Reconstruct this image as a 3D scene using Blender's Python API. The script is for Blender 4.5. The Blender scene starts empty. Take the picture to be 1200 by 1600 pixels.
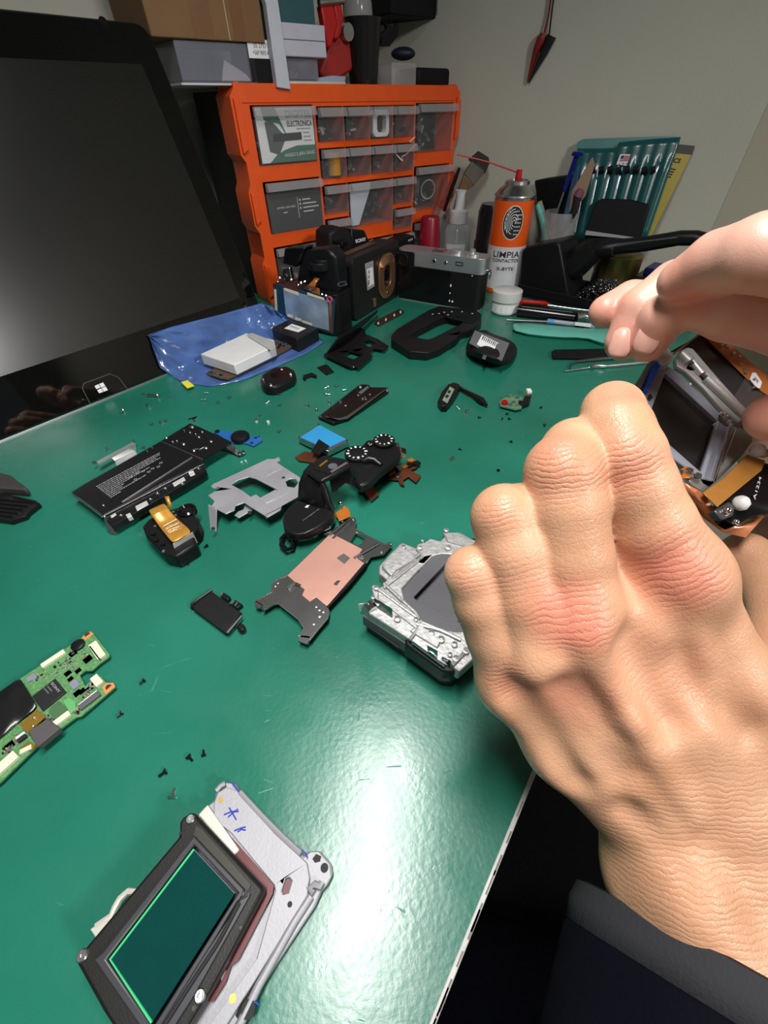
# Camera repair bench: a green workbench strewn with camera parts, cameras and tools.
# All helper coordinates are millimetres; z = 0 is the bench surface; meshes are written in metres.
import bpy, math, random
import numpy as np
from mathutils import Vector, Matrix
from mathutils.geometry import tessellate_polygon
random.seed(7)
S = bpy.context.scene
MMM = 0.001

# ------------------------------------------------------------------ camera
F, PITCH, ROLL, CAMH = 657.0, math.radians(44), math.radians(-1), 236.0
_fw = np.array([0, math.cos(PITCH), -math.sin(PITCH)])
_u0 = np.array([0, math.sin(PITCH), math.cos(PITCH)])
_r0 = np.array([1.0, 0, 0])
RT = _r0 * math.cos(ROLL) + _u0 * math.sin(ROLL)
UP = -_r0 * math.sin(ROLL) + _u0 * math.cos(ROLL)
FW = _fw
EYE = np.array([0, 0, CAMH])
cd = bpy.data.cameras.new('camera')
cam = bpy.data.objects.new('camera', cd)
S.collection.objects.link(cam)
cd.sensor_fit = 'VERTICAL'; cd.sensor_height = 24; cd.lens = F / 1600 * 24
cd.clip_start = 0.005; cd.clip_end = 50
cam.matrix_world = Matrix(((RT[0], UP[0], -FW[0], 0), (RT[1], UP[1], -FW[1], 0), (RT[2], UP[2], -FW[2], CAMH * MMM), (0, 0, 0, 1)))
S.camera = cam

# ------------------------------------------------------------------ light and exposure
S.view_settings.view_transform = 'Standard'; S.view_settings.look = 'None'
S.view_settings.gamma = 1; S.view_settings.use_curve_mapping = False
S.view_settings.exposure = 0.0
w = bpy.data.worlds.new('world'); S.world = w; w.use_nodes = True
w.node_tree.nodes['Background'].inputs[0].default_value = (0.80, 0.88, 1.0, 1)
w.node_tree.nodes['Background'].inputs[1].default_value = 0.10

def lamp(name, loc, size, watt, col, aim, kind='AREA', sy=None):
    l = bpy.data.lights.new(name, kind); l.energy = watt; l.color = col
    if kind == 'AREA':
        l.shape = 'RECTANGLE' if sy else 'DISK'; l.size = size
        if sy: l.size_y = sy
    o = bpy.data.objects.new(name, l); S.collection.objects.link(o)
    o.location = Vector(loc) * MMM
    d = (Vector(aim) - Vector(loc)).normalized()
    o.rotation_euler = d.to_track_quat('-Z', 'Y').to_euler()
    return o
L1 = lamp('tube_lamp', (-34, 112, 700), 0.08, 4.3, (1.0, 0.975, 0.94), (-10, 80, 0), sy=0.40); L1.data.spread = math.radians(140); L1.rotation_euler = (0, 0, math.radians(-11))
L2 = lamp('room_lamp', (900, -560, 820), 0.2, 4.5, (1.0, 0.98, 0.95), (60, 200, 100)); L2.data.spread = math.radians(120)

# ------------------------------------------------------------------ geometry helpers
def ray(px, py): return FW + RT * (px - 600) / F - UP * (py - 800) / F
def T(px, py, z=0.0):
    d = ray(px, py); return EYE + d * ((z - CAMH) / d[2])
def D(px, py, w): return EYE + ray(px, py) * w
def V3(*a): return np.array(a, float)
def nrm(v): v = np.array(v, float); return v / np.linalg.norm(v)
def deg(a): return V3(math.cos(math.radians(a)), math.sin(math.radians(a)), 0)
UZ = V3(0, 0, 1)
class Plane:
    def __init__(s, o, u, v):
        s.o = np.array(o, float); s.u = nrm(u); v = np.array(v, float); v = v - s.u * (v @ s.u); s.v = nrm(v); s.n = np.cross(s.u, s.v)
        if s.n @ (EYE - s.o) < 0: s.n = -s.n
    def hit(s, px, py):
        d = ray(px, py); return EYE + d * (((s.o - EYE) @ s.n) / (d @ s.n))
    def at(s, a, b, c=0): return s.o + s.u * a + s.v * b + s.n * c
    def uv(s, px, py): p = s.hit(px, py) - s.o; return p @ s.u, p @ s.v
    def off(s, c): return Plane(s.o + s.n * c, s.u, s.v)

# ------------------------------------------------------------------ materials
MATS = {}
def mat(name, col=(.5, .5, .5), rough=.5, metal=0, spec=.5, bump=0, bscale=300, var=0, vscale=60, trans=0, alpha=1, ior=1.45, coat=0, emit=0, sss=0):
    if name in MATS: return MATS[name]
    m = bpy.data.materials.new(name); m.use_nodes = True; n = m.node_tree.nodes; l = m.node_tree.links
    b = n['Principled BSDF']; I = b.inputs
    I['Base Color'].default_value = (*col, 1); I['Roughness'].default_value = rough; I['Metallic'].default_value = metal
    I['Specular IOR Level'].default_value = spec; I['IOR'].default_value = ior
    I['Transmission Weight'].default_value = trans; I['Alpha'].default_value = alpha; I['Coat Weight'].default_value = coat
    if emit: I['Emission Color'].default_value = (*col, 1); I['Emission Strength'].default_value = emit
    tc = n.new('ShaderNodeTexCoord')
    def noise(sc, det=4):
        t = n.new('ShaderNodeTexNoise'); t.inputs['Scale'].default_value = sc; t.inputs['Detail'].default_value = det
        l.new(tc.outputs['Object'], t.inputs['Vector']); return t
    if bump:
        t = noise(bscale); bp = n.new('ShaderNodeBump'); bp.inputs['Strength'].default_value = bump; bp.inputs['Distance'].default_value = .0004
        l.new(t.outputs['Fac'], bp.inputs['Height']); l.new(bp.outputs['Normal'], I['Normal'])
    t = noise(vscale); r = n.new('ShaderNodeMapRange')
    r.inputs[1].default_value = .3; r.inputs[2].default_value = .7; r.inputs[3].default_value = 1 - max(var, .04); r.inputs[4].default_value = 1 + max(var, .04)
    l.new(t.outputs['Fac'], r.inputs[0])
    mx = n.new('ShaderNodeVectorMath'); mx.operation = 'SCALE'; mx.inputs[0].default_value = col; l.new(r.outputs[0], mx.inputs['Scale'])
    l.new(mx.outputs[0], I['Base Color'])
    MATS[name] = m; return m

BLK = mat('black_plastic', (.008, .008, .009), .36, spec=.3, bump=.25, bscale=1500)
BLKG = mat('black_gloss', (.006, .006, .007), .12)
BLKM = mat('black_matte', (.007, .007, .008), .6, spec=.2, bump=.3, bscale=900)
LEATH = mat('black_leatherette', (.008, .008, .009), .5, spec=.3, bump=1.0, bscale=1200)
GREY = mat('grey_plastic', (.10, .10, .11), .45)
STEEL = mat('brushed_steel', (.55, .55, .56), .28, 1, bump=.15, bscale=700, var=.12)
ALU = mat('aluminium_sheet', (.56, .56, .61), .42, .65, bump=.15, bscale=600, var=.1)
CHROME = mat('chrome', (.75, .75, .76), .12, 1)
CAST = mat('cast_magnesium', (.46, .46, .46), .48, .7, bump=.6, bscale=420, var=.18, vscale=250)
WHITE = mat('white_plastic', (.72, .72, .73), .5)
PAPER = mat('white_paper', (.78, .78, .80), .85)
GOLD = mat('gold_contact', (.75, .45, .10), .3, .9)
FLEX = mat('amber_flex_film', (.42, .13, .02), .25, .15, var=.2, coat=.5)
FLEXD = mat('dark_brown_flex_film', (.10, .030, .012), .3, .1, var=.25, coat=.4)
ORANGE = mat('orange_plastic', (.78, .090, .010), .42, bump=.25, bscale=900)
INK = mat('dark_ink', (.015, .015, .017), .7)
WINK = mat('white_print', (.75, .75, .75), .6)
GINK = mat('grey_print', (.30, .30, .31), .6)
RED = mat('red_plastic', (.45, .010, .012), .38)
GLASS = mat('clear_glass', (1, 1, 1), .03, trans=1, ior=1.45)
CLEARP = mat('clear_plastic', (.40, .41, .42), .15, alpha=.09)
FROST = mat('frosted_plastic', (.45, .44, .45), .25, alpha=.38)
PCB = mat('green_circuit_board', (.10, .26, .10), .4, var=.3, vscale=900)
CREAM = mat('cream_connector', (.72, .68, .52), .5)
SOLDER = mat('solder', (.7, .7, .7), .25, .9)

# ------------------------------------------------------------------ mesh builder
class MB:
    def __init__(s): s.v = []; s.f = []; s.m = []
    def add(s, vs, fs, mi=0):
        k = len(s.v); s.v += [tuple(map(float, p)) for p in vs]
        for f in fs: s.f.append([i + k for i in f]); s.m.append(mi)
        return s
    def box(s, o, a, b, c, mi=0):
        o, a, b, c = [np.array(x, float) for x in (o, a, b, c)]
        P = [o, o + a, o + a + b, o + b]; P += [p + c for p in P]
        F_ = [(0, 3, 2, 1), (4, 5, 6, 7), (0, 1, 5, 4), (1, 2, 6, 5), (2, 3, 7, 6), (3, 0, 4, 7)]
        if np.cross(a, b) @ c < 0: F_ = [f[::-1] for f in F_]
        return s.add(P, F_, mi)
    def cbox(s, c, sx, sy, sz, u=(1, 0, 0), v=(0, 1, 0), mi=0):     # centred on c in u, v; from c upward by sz along u x v
        u = nrm(u); v = nrm(v); n = np.cross(u, v); c = np.array(c, float)
        return s.box(c - u * sx / 2 - v * sy / 2, u * sx, v * sy, n * sz, mi)
    def plate(s, pts, ext, holes=(), mi=0):
        pts = [np.array(p, float) for p in pts]; holes = [[np.array(p, float) for p in h] for h in holes]; ext = np.array(ext, float)
        loops = [pts] + holes; flat = [p for L in loops for p in L]; n = len(flat)
        tri = [tuple(t) for t in tessellate_polygon([[Vector(p) for p in L] for L in loops])]
        nn = sum((np.cross(flat[b] - flat[a], flat[c] - flat[a]) for a, b, c in tri), V3(0, 0, 0))
        fs = []
        for a, b, c in tri:
            t = np.cross(flat[b] - flat[a], flat[c] - flat[a])
            if t @ ext < 0: a, b = b, a
            fs.append((a + n, b + n, c + n)); fs.append((c, b, a))
        k = 0
        for L in loops:
            m = len(L); ar = sum((np.cross(L[i], L[(i + 1) % m]) for i in range(m)), V3(0, 0, 0)) @ ext
            for i in range(m):
                a, b = k + i, k + (i + 1) % m
                q = (a, b, b + n, a + n)
                if (ar < 0) == (L is pts): q = q[::-1]
                fs.append(q)
            k += m
        return s.add(flat + [p + ext for p in flat], fs, mi)
    def cyl(s, p0, p1, r0, r1=None, n=20, mi=0, cap=True):
        p0 = np.array(p0, float); p1 = np.array(p1, float); r1 = r0 if r1 is None else r1
        return s.lathe(p0, p1 - p0, [(r0, 0), (r1, 1)], n, mi, cap, True)
    def lathe(s, base, axis, prof, n=28, mi=0, cap=True, rel=False):
        base = np.array(base, float); ax = np.array(axis, float); L = np.linalg.norm(ax); a = ax / L
        if not rel: L = 1.0
        t = V3(1, 0, 0) if abs(a[0]) < .8 else V3(0, 1, 0); u = nrm(np.cross(t, a)); v = np.cross(a, u)
        vs = []; fs = []
        for r, h in prof:
            for i in range(n):
                th = 2 * math.pi * i / n; vs.append(base + a * h * L + (u * math.cos(th) + v * math.sin(th)) * r)
        for j in range(len(prof) - 1):
            for i in range(n):
                i2 = (i + 1) % n; fs.append((j * n + i, j * n + i2, (j + 1) * n + i2, (j + 1) * n + i))
        if cap:
            fs.append(tuple(range(n - 1, -1, -1))); fs.append(tuple((len(prof) - 1) * n + i for i in range(n)))
        return s.add(vs, fs, mi)
    def tube(s, path, r, n=8, mi=0):
        P = [np.array(p, float) for p in path]; R = r if isinstance(r, (list, tuple)) else [r] * len(P)
        vs = []; fs = []; up = None
        for i, p in enumerate(P):
            t = nrm(P[min(i + 1, len(P) - 1)] - P[max(i - 1, 0)])
            if up is None: up = V3(0, 0, 1) if abs(t[2]) < .9 else V3(1, 0, 0)
            u = nrm(np.cross(t, up)); up = np.cross(u, t)
            for k in range(n):
                th = 2 * math.pi * k / n; vs.append(p + (u * math.cos(th) + up * math.sin(th)) * R[i])
        for j in range(len(P) - 1):
            for k in range(n):
                k2 = (k + 1) % n; fs.append((j * n + k, j * n + k2, (j + 1) * n + k2, (j + 1) * n + k))
        fs.append(tuple(range(n - 1, -1, -1))); fs.append(tuple((len(P) - 1) * n + k for k in range(n)))
        return s.add(vs, fs, mi)
    def ball(s, c, r, n=14, mi=0, sc=(1, 1, 1), zlo=-1):
        vs = []; fs = []; m = max(4, n // 2)
        for j in range(m + 1):
            ph = math.pi * j / m
            for i in range(n):
                th = 2 * math.pi * i / n
                vs.append((c[0] + r * sc[0] * math.sin(ph) * math.cos(th), c[1] + r * sc[1] * math.sin(ph) * math.sin(th), c[2] + r * sc[2] * max(zlo, math.cos(ph))))
        for j in range(m):
            for i in range(n):
                i2 = (i + 1) % n; fs.append((j * n + i, (j + 1) * n + i, (j + 1) * n + i2, j * n + i2))
        return s.add(vs, fs, mi)
    def grid(s, rows, mi=0):
        n = len(rows[0]); vs = [p for r in rows for p in r]; fs = []
        for j in range(len(rows) - 1):
            for i in range(n - 1): fs.append((j * n + i, j * n + i + 1, (j + 1) * n + i + 1, (j + 1) * n + i))
        return s.add(vs, fs, mi)
    def build(s, name, mats, parent=None, bevel=0, smooth=True, sub=0, solid=0, loc=None, seg=2):
        me = bpy.data.meshes.new(name); o = bpy.data.objects.new(name, me); S.collection.objects.link(o)
        if parent is not None and parent.name.startswith(('mirrorless', 'dismantled')): s.v = [(x, y, max(z, .3)) for x, y, z in s.v]   # nothing sinks into the bench
        org = np.array([0., 0, 0])
        if parent is not None: org = ORG[parent.name]
        elif loc is not None: org = np.array(loc, float)
        elif s.v:
            A = np.array(s.v); org = np.array([(A[:, 0].min() + A[:, 0].max()) / 2, (A[:, 1].min() + A[:, 1].max()) / 2, A[:, 2].min()])
        me.from_pydata([((p[0] - org[0]) * MMM, (p[1] - org[1]) * MMM, (p[2] - org[2]) * MMM) for p in s.v], [], s.f)
        for m in (mats if isinstance(mats, (list, tuple)) else [mats]): me.materials.append(m)
        me.polygons.foreach_set('material_index', s.m)
        if smooth:
            me.polygons.foreach_set('use_smooth', [True] * len(s.f))
            me.set_sharp_from_angle(angle=math.radians(38))
        me.update()
        if parent is not None: o.parent = parent; ORG[o.name] = org
        else: o.location = tuple(org * MMM); ORG[o.name] = org
        if solid: m = o.modifiers.new('solid', 'SOLIDIFY'); m.thickness = solid * MMM; m.offset = 0
        if bevel:
            m = o.modifiers.new('bevel', 'BEVEL'); m.width = bevel * MMM; m.segments = seg; m.limit_method = 'ANGLE'; m.angle_limit = math.radians(35); m.harden_normals = False
        if sub: m = o.modifiers.new('sub', 'SUBSURF'); m.levels = sub; m.render_levels = sub
        return o
ORG = {}
def thing(name, label, cat, loc, group=None):
    o = bpy.data.objects.new(name, None); S.collection.objects.link(o); o.empty_display_size = .01
    loc = np.array(loc, float); o.location = tuple(loc * MMM); ORG[o.name] = loc
    return tag(o, label, cat, group)
def tag(o, label, cat, group=None, kind=None):
    o['label'] = label; o['category'] = cat
    if group: o['group'] = group
    if kind: o['kind'] = kind
    return o
def struct(o): o['kind'] = 'structure'; return o
def TP(pl, z=0): return [T(x, y, z) for x, y in pl]
def slab(px, z, th, holes=()):                       # outline on the plane z, thickness th downwards
    return MB().plate(TP(px, z), (0, 0, -th), [TP(h, z) for h in holes])
def ring(c, r, n=16, u=(1, 0, 0), v=(0, 1, 0)):
    c = np.array(c, float); u = np.array(u, float); v = np.array(v, float)
    return [c + u * r * math.cos(2 * math.pi * i / n) + v * r * math.sin(2 * math.pi * i / n) for i in range(n)]
def text(s, bl, br, tl, m, parent, name='lettering', th=.08, bold=.0):
    c = bpy.data.curves.new(name, 'FONT'); c.body = s; c.size = 1; c.offset = bold; c.resolution_u = 3
    t = bpy.data.objects.new('tmp', c); me = bpy.data.meshes.new_from_object(t); bpy.data.objects.remove(t); bpy.data.curves.remove(c)
    n = len(me.vertices)
    if not n: return None
    A = np.empty(n * 3); me.vertices.foreach_get('co', A); A = A.reshape(-1, 3); lo = A.min(0); hi = A.max(0)
    bl, br, tl = [np.array(x, float) for x in (bl, br, tl)]
    nn = nrm(np.cross(br - bl, tl - bl)); org = ORG[parent.name] if parent is not None else V3(0, 0, 0)
    if nn @ (EYE - bl) < 0: nn = -nn
    B = bl + (A[:, :1] - lo[0]) / (hi[0] - lo[0]) * (br - bl) + (A[:, 1:2] - lo[1]) / (hi[1] - lo[1]) * (tl - bl) + nn * th - org
    me.vertices.foreach_set('co', (B * MMM).ravel()); me.materials.clear(); me.materials.append(m); me.update(); me.name = name
    o = bpy.data.objects.new(name, me); S.collection.objects.link(o)
    if parent is not None: o.parent = parent
    ORG[o.name] = org
    return o
def ptext(s, P, bl, br, tl, m, parent, **k):         # the same with pixels on a Plane
    return text(s, P.hit(*bl), P.hit(*br), P.hit(*tl), m, parent, **k)
def lerp(a, b, t): return np.array(a, float) * (1 - t) + np.array(b, float) * t
# ------------------------------------------------------------------ the setting
def laminate():
    m = bpy.data.materials.new('green_laminate'); m.use_nodes = True; n = m.node_tree.nodes; l = m.node_tree.links
    b = n['Principled BSDF']; tc = n.new('ShaderNodeTexCoord')
    def noise(sc, det=5, dist=0.0):
        t = n.new('ShaderNodeTexNoise'); t.inputs['Scale'].default_value = sc; t.inputs['Detail'].default_value = det; t.inputs['Distortion'].default_value = dist
        l.new(tc.outputs['Object'], t.inputs['Vector']); return t.outputs['Fac']
    def rng(s, a, b_, c, d):
        r = n.new('ShaderNodeMapRange'); r.inputs[1].default_value = a; r.inputs[2].default_value = b_; r.inputs[3].default_value = c; r.inputs[4].default_value = d
        l.new(s, r.inputs[0]); return r.outputs[0]
    # worn scratches: thin voronoi-distance lines broken by noise
    def scratches(scale, width, rot, sx):
        mp = n.new('ShaderNodeMapping'); mp.inputs['Rotation'].default_value = (0, 0, rot); mp.inputs['Scale'].default_value = (sx, 1, 1)
        l.new(tc.outputs['Object'], mp.inputs['Vector'])
        v = n.new('ShaderNodeTexVoronoi'); v.feature = 'DISTANCE_TO_EDGE'; v.inputs['Scale'].default_value = scale; l.new(mp.outputs[0], v.inputs['Vector'])
        e = rng(v.outputs['Distance'], 0, width, 1, 0)
        k = n.new('ShaderNodeTexNoise'); k.inputs['Scale'].default_value = scale * 2.2; l.new(tc.outputs['Object'], k.inputs['Vector'])
        g = rng(k.outputs['Fac'], .66, .72, 0, 1)
        mu = n.new('ShaderNodeMath'); mu.operation = 'MULTIPLY'; l.new(e, mu.inputs[0]); l.new(g, mu.inputs[1]); return mu.outputs[0]
    s1 = scratches(26, .006, .4, .35); s2 = scratches(38, .008, -1.0, .3)
    mx = n.new('ShaderNodeMath'); mx.operation = 'MAXIMUM'; l.new(s1, mx.inputs[0]); l.new(s2, mx.inputs[1])
    cm = n.new('ShaderNodeMix'); cm.data_type = 'RGBA'
    cm.inputs['A'].default_value = (.013, .142, .094, 1); cm.inputs['B'].default_value = (.018, .175, .120, 1)
    l.new(rng(noise(9), .35, .65, 0, 1), cm.inputs['Factor'])
    c2 = n.new('ShaderNodeMix'); c2.data_type = 'RGBA'; c2.inputs['B'].default_value = (.10, .33, .24, 1)
    l.new(cm.outputs['Result'], c2.inputs['A'])
    k2 = n.new('ShaderNodeMath'); k2.operation = 'MULTIPLY'; k2.inputs[1].default_value = .22; l.new(mx.outputs[0], k2.inputs[0]); l.new(k2.outputs[0], c2.inputs['Factor'])
    l.new(c2.outputs['Result'], b.inputs['Base Color'])
    rr = n.new('ShaderNodeMath'); rr.operation = 'ADD'; l.new(rng(noise(30, 8, .5), .3, .7, .20, .31), rr.inputs[0])
    k3 = n.new('ShaderNodeMath'); k3.operation = 'MULTIPLY'; k3.inputs[1].default_value = .25; l.new(mx.outputs[0], k3.inputs[0]); l.new(k3.outputs[0], rr.inputs[1])
    l.new(rr.outputs[0], b.inputs['Roughness'])
    bp = n.new('ShaderNodeBump'); bp.inputs['Strength'].default_value = .25; bp.inputs['Distance'].default_value = .0003
    ad = n.new('ShaderNodeMath'); ad.operation = 'SUBTRACT'; l.new(noise(420, 6), ad.inputs[0]); l.new(mx.outputs[0], ad.inputs[1])
    l.new(ad.outputs[0], bp.inputs['Height']); l.new(bp.outputs['Normal'], b.inputs['Normal'])
    return m
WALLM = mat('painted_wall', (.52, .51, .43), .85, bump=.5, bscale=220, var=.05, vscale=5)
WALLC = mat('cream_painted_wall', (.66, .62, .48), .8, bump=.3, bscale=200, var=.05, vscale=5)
FLOORM = mat('dark_floor', (.006, .006, .007), .8, spec=.1)
CEIL = mat('ceiling_paint', (.25, .25, .25), .9)

E1, E2 = T(845, 1170), T(670, 1600)
ed = nrm(E1 - E2); en = V3(-ed[1], ed[0], 0)            # along the front edge; into the table
W0 = V3(135, 1015, 0); wd = deg(-34)                     # back wall line
CABO = T(428, 475); cu = deg(38); cv = V3(-cu[1], cu[0], 0)
L0 = CABO + cv * 185                                     # side wall behind the cabinet
def isect(p, d, q, e):
    A = np.array([[d[0], -e[0]], [d[1], -e[1]]]); t = np.linalg.solve(A, (q - p)[:2]); return p + d * t[0]
CORN = isect(W0, wd, L0, cu)
Pw = Plane(W0, wd, UZ)
SEAM = Pw.hit(1120, 340); SEAM[2] = 0
# bench top
far = isect(E1, ed, W0, wd)
tp = [E1 - ed * 700, far, CORN, CORN - cu * 1600, E1 - ed * 700 + en * 1100]
bench = thing('workbench', 'green laminate workbench with worn white front edge, covered in camera parts', 'workbench', (0, 300, -28))
MB().plate([p + V3(0, 0, 0) for p in tp], (0, 0, -28)).build('bench_top', laminate(), bench)
EDGE = mat('worn_white_edging', (.62, .62, .60), .6, bump=.6, bscale=150, var=.15, vscale=80)
eb = MB(); q = E1 - ed * 700 - V3(0, 0, 28.5)
eb.box(q, ed * np.linalg.norm(far - (E1 - ed * 700)), -en * 2.2, UZ * 28.7)
eb.build('edge_strip', EDGE, bench, bevel=.5)
gl = MB(); random.seed(3)
for i in range(60):                                      # chips of dark glue showing along the strip
    a = random.uniform(500, 900); L = random.uniform(2, 11)
    gl.box(E1 - ed * 700 + ed * a - en * 1.1 + UZ * .15, ed * L, -en * random.uniform(.4, .9), UZ * .12)
gl.build('chipped_glue_line', mat('old_glue', (.22, .20, .17), .8), bench)['kind'] = 'stuff'
for a, b in ((-500, 60), (-500, 900), (520, 60)):
    MB().box(E1 + ed * a + en * b - UZ * 750, ed * 50, en * 50, UZ * 721).build('leg', GREY, bench, bevel=1)
# room
fl = MB(); fl.box((-2200, -1500, -752), (4400, 0, 0), (0, 3800, 0), (0, 0, -20)); struct(fl.build('floor', FLOORM))
def wall(name, a, b, m, z0=-752, z1=1700, th=60):
    d = nrm(b - a); n_ = V3(-d[1], d[0], 0)
    if n_ @ (V3(0, 300, 0) - a) > 0: n_ = -n_
    o = MB().box(a + UZ * z0, b - a, n_ * th, UZ * (z1 - z0)).build(name, m); return struct(o)
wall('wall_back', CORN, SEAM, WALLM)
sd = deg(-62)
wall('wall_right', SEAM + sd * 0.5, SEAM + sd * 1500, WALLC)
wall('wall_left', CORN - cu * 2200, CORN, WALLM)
cl = MB(); cl.box((-2200, -1500, 1700), (4400, 0, 0), (0, 3800, 0), (0, 0, 20)); struct(cl.build('ceiling', CEIL))

# ------------------------------------------------------------------ all-in-one computer
mu_ = nrm(T(230, 597) - T(0, 690)); mn = V3(-mu_[1], mu_[0], 0)
mv = math.cos(math.radians(20)) * UZ + math.sin(math.radians(20)) * mn
MO = T(0, 690, 0) + UZ * 1
PM = Plane(MO, mu_, mv)
SCRN = mat('glossy_dark_screen', (.008, .008, .0075), .24, spec=.65, coat=.35)
mon = thing('desktop_computer', 'large black all-in-one touchscreen computer leaning back at the left of the bench', 'computer', MO)
W_, H_ = 350, 322
def rrect(P, a0, b0, a1, b1, r, c=0, n=6):
    pts = []
    for cx, cy, s0 in ((a1 - r, b1 - r, 0), (a0 + r, b1 - r, 90), (a0 + r, b0 + r, 180), (a1 - r, b0 + r, 270)):
        for i in range(n + 1):
            th = math.radians(s0 + 90 * i / n); pts.append(P.at(cx + r * math.cos(th), cy + r * math.sin(th), c))
    return pts
MB().plate(rrect(PM, -260, 8, W_, H_, 14, -1.5), -PM.n * 22).build('housing', BLK, mon, bevel=2)
MB().plate(rrect(PM, -258, 2, W_ - 2, H_ - 2, 13, 0), -PM.n * 1.4).build('glass_front', mat('bezel_glass', (.003, .003, .003), .03, spec=.6), mon)
ax, ay = PM.uv(235, 100); bx_, by_ = PM.uv(0, 627)
MB().plate([PM.at(-235, 52, .25), PM.at(W_ - 26, 52, .25), PM.at(W_ - 26, H_ - 34, .25), PM.at(-235, H_ - 34, .25)], -PM.n * .2).build('screen', SCRN, mon)
MB().box(PM.at(-258, -3, 2), mu_ * (W_ + 256), mv * 3.2, -PM.n * 4).build('bottom_lip', mat('satin_lip', (.22, .22, .23), .3, .8), mon, bevel=.5)
wl = MB(); hc = PM.uv(158, 606)
for i, j in ((0, 0), (1, 0), (0, 1), (1, 1)):
    a = hc[0] - 5 + i * 5.2; b = hc[1] - 4.6 + j * 4.8; k = .35 * (1 - i)
    wl.plate([PM.at(a, b + k, .3), PM.at(a + 4.6, b + (.0 if j == 0 else k), .3), PM.at(a + 4.6, b + 4.2, .3), PM.at(a, b + 4.2 - k, .3)], PM.n * .1)
wl.build('home_key_logo', WINK, mon)
MB().tube([PM.at(hc[0] + a, hc[1] + b, .2) for a, b in ((-19, -11), (-17, 6), (-13, 10), (16, 10), (22, 4), (24, -11))], .35, 6).build('home_key_outline', GREY, mon)
lc = PM.uv(162, 35)
cm_ = MB(); cm_.cyl(PM.at(lc[0], lc[1], -.5), PM.at(lc[0], lc[1], .4), 4.5, n=24); cm_.cyl(PM.at(lc[0] + 2, lc[1] - 1, .3), PM.at(lc[0] + 2, lc[1] - 1, .7), 1.2, n=16)
cm_.build('webcam', BLKG, mon)
# foot of the stand behind
bs = MB(); bs.box(PM.at(60, 60, -23), mu_ * 120, mv * 60, -mn * -70 - UZ * 45); bs.build('stand', BLK, mon, bevel=3)
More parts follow.
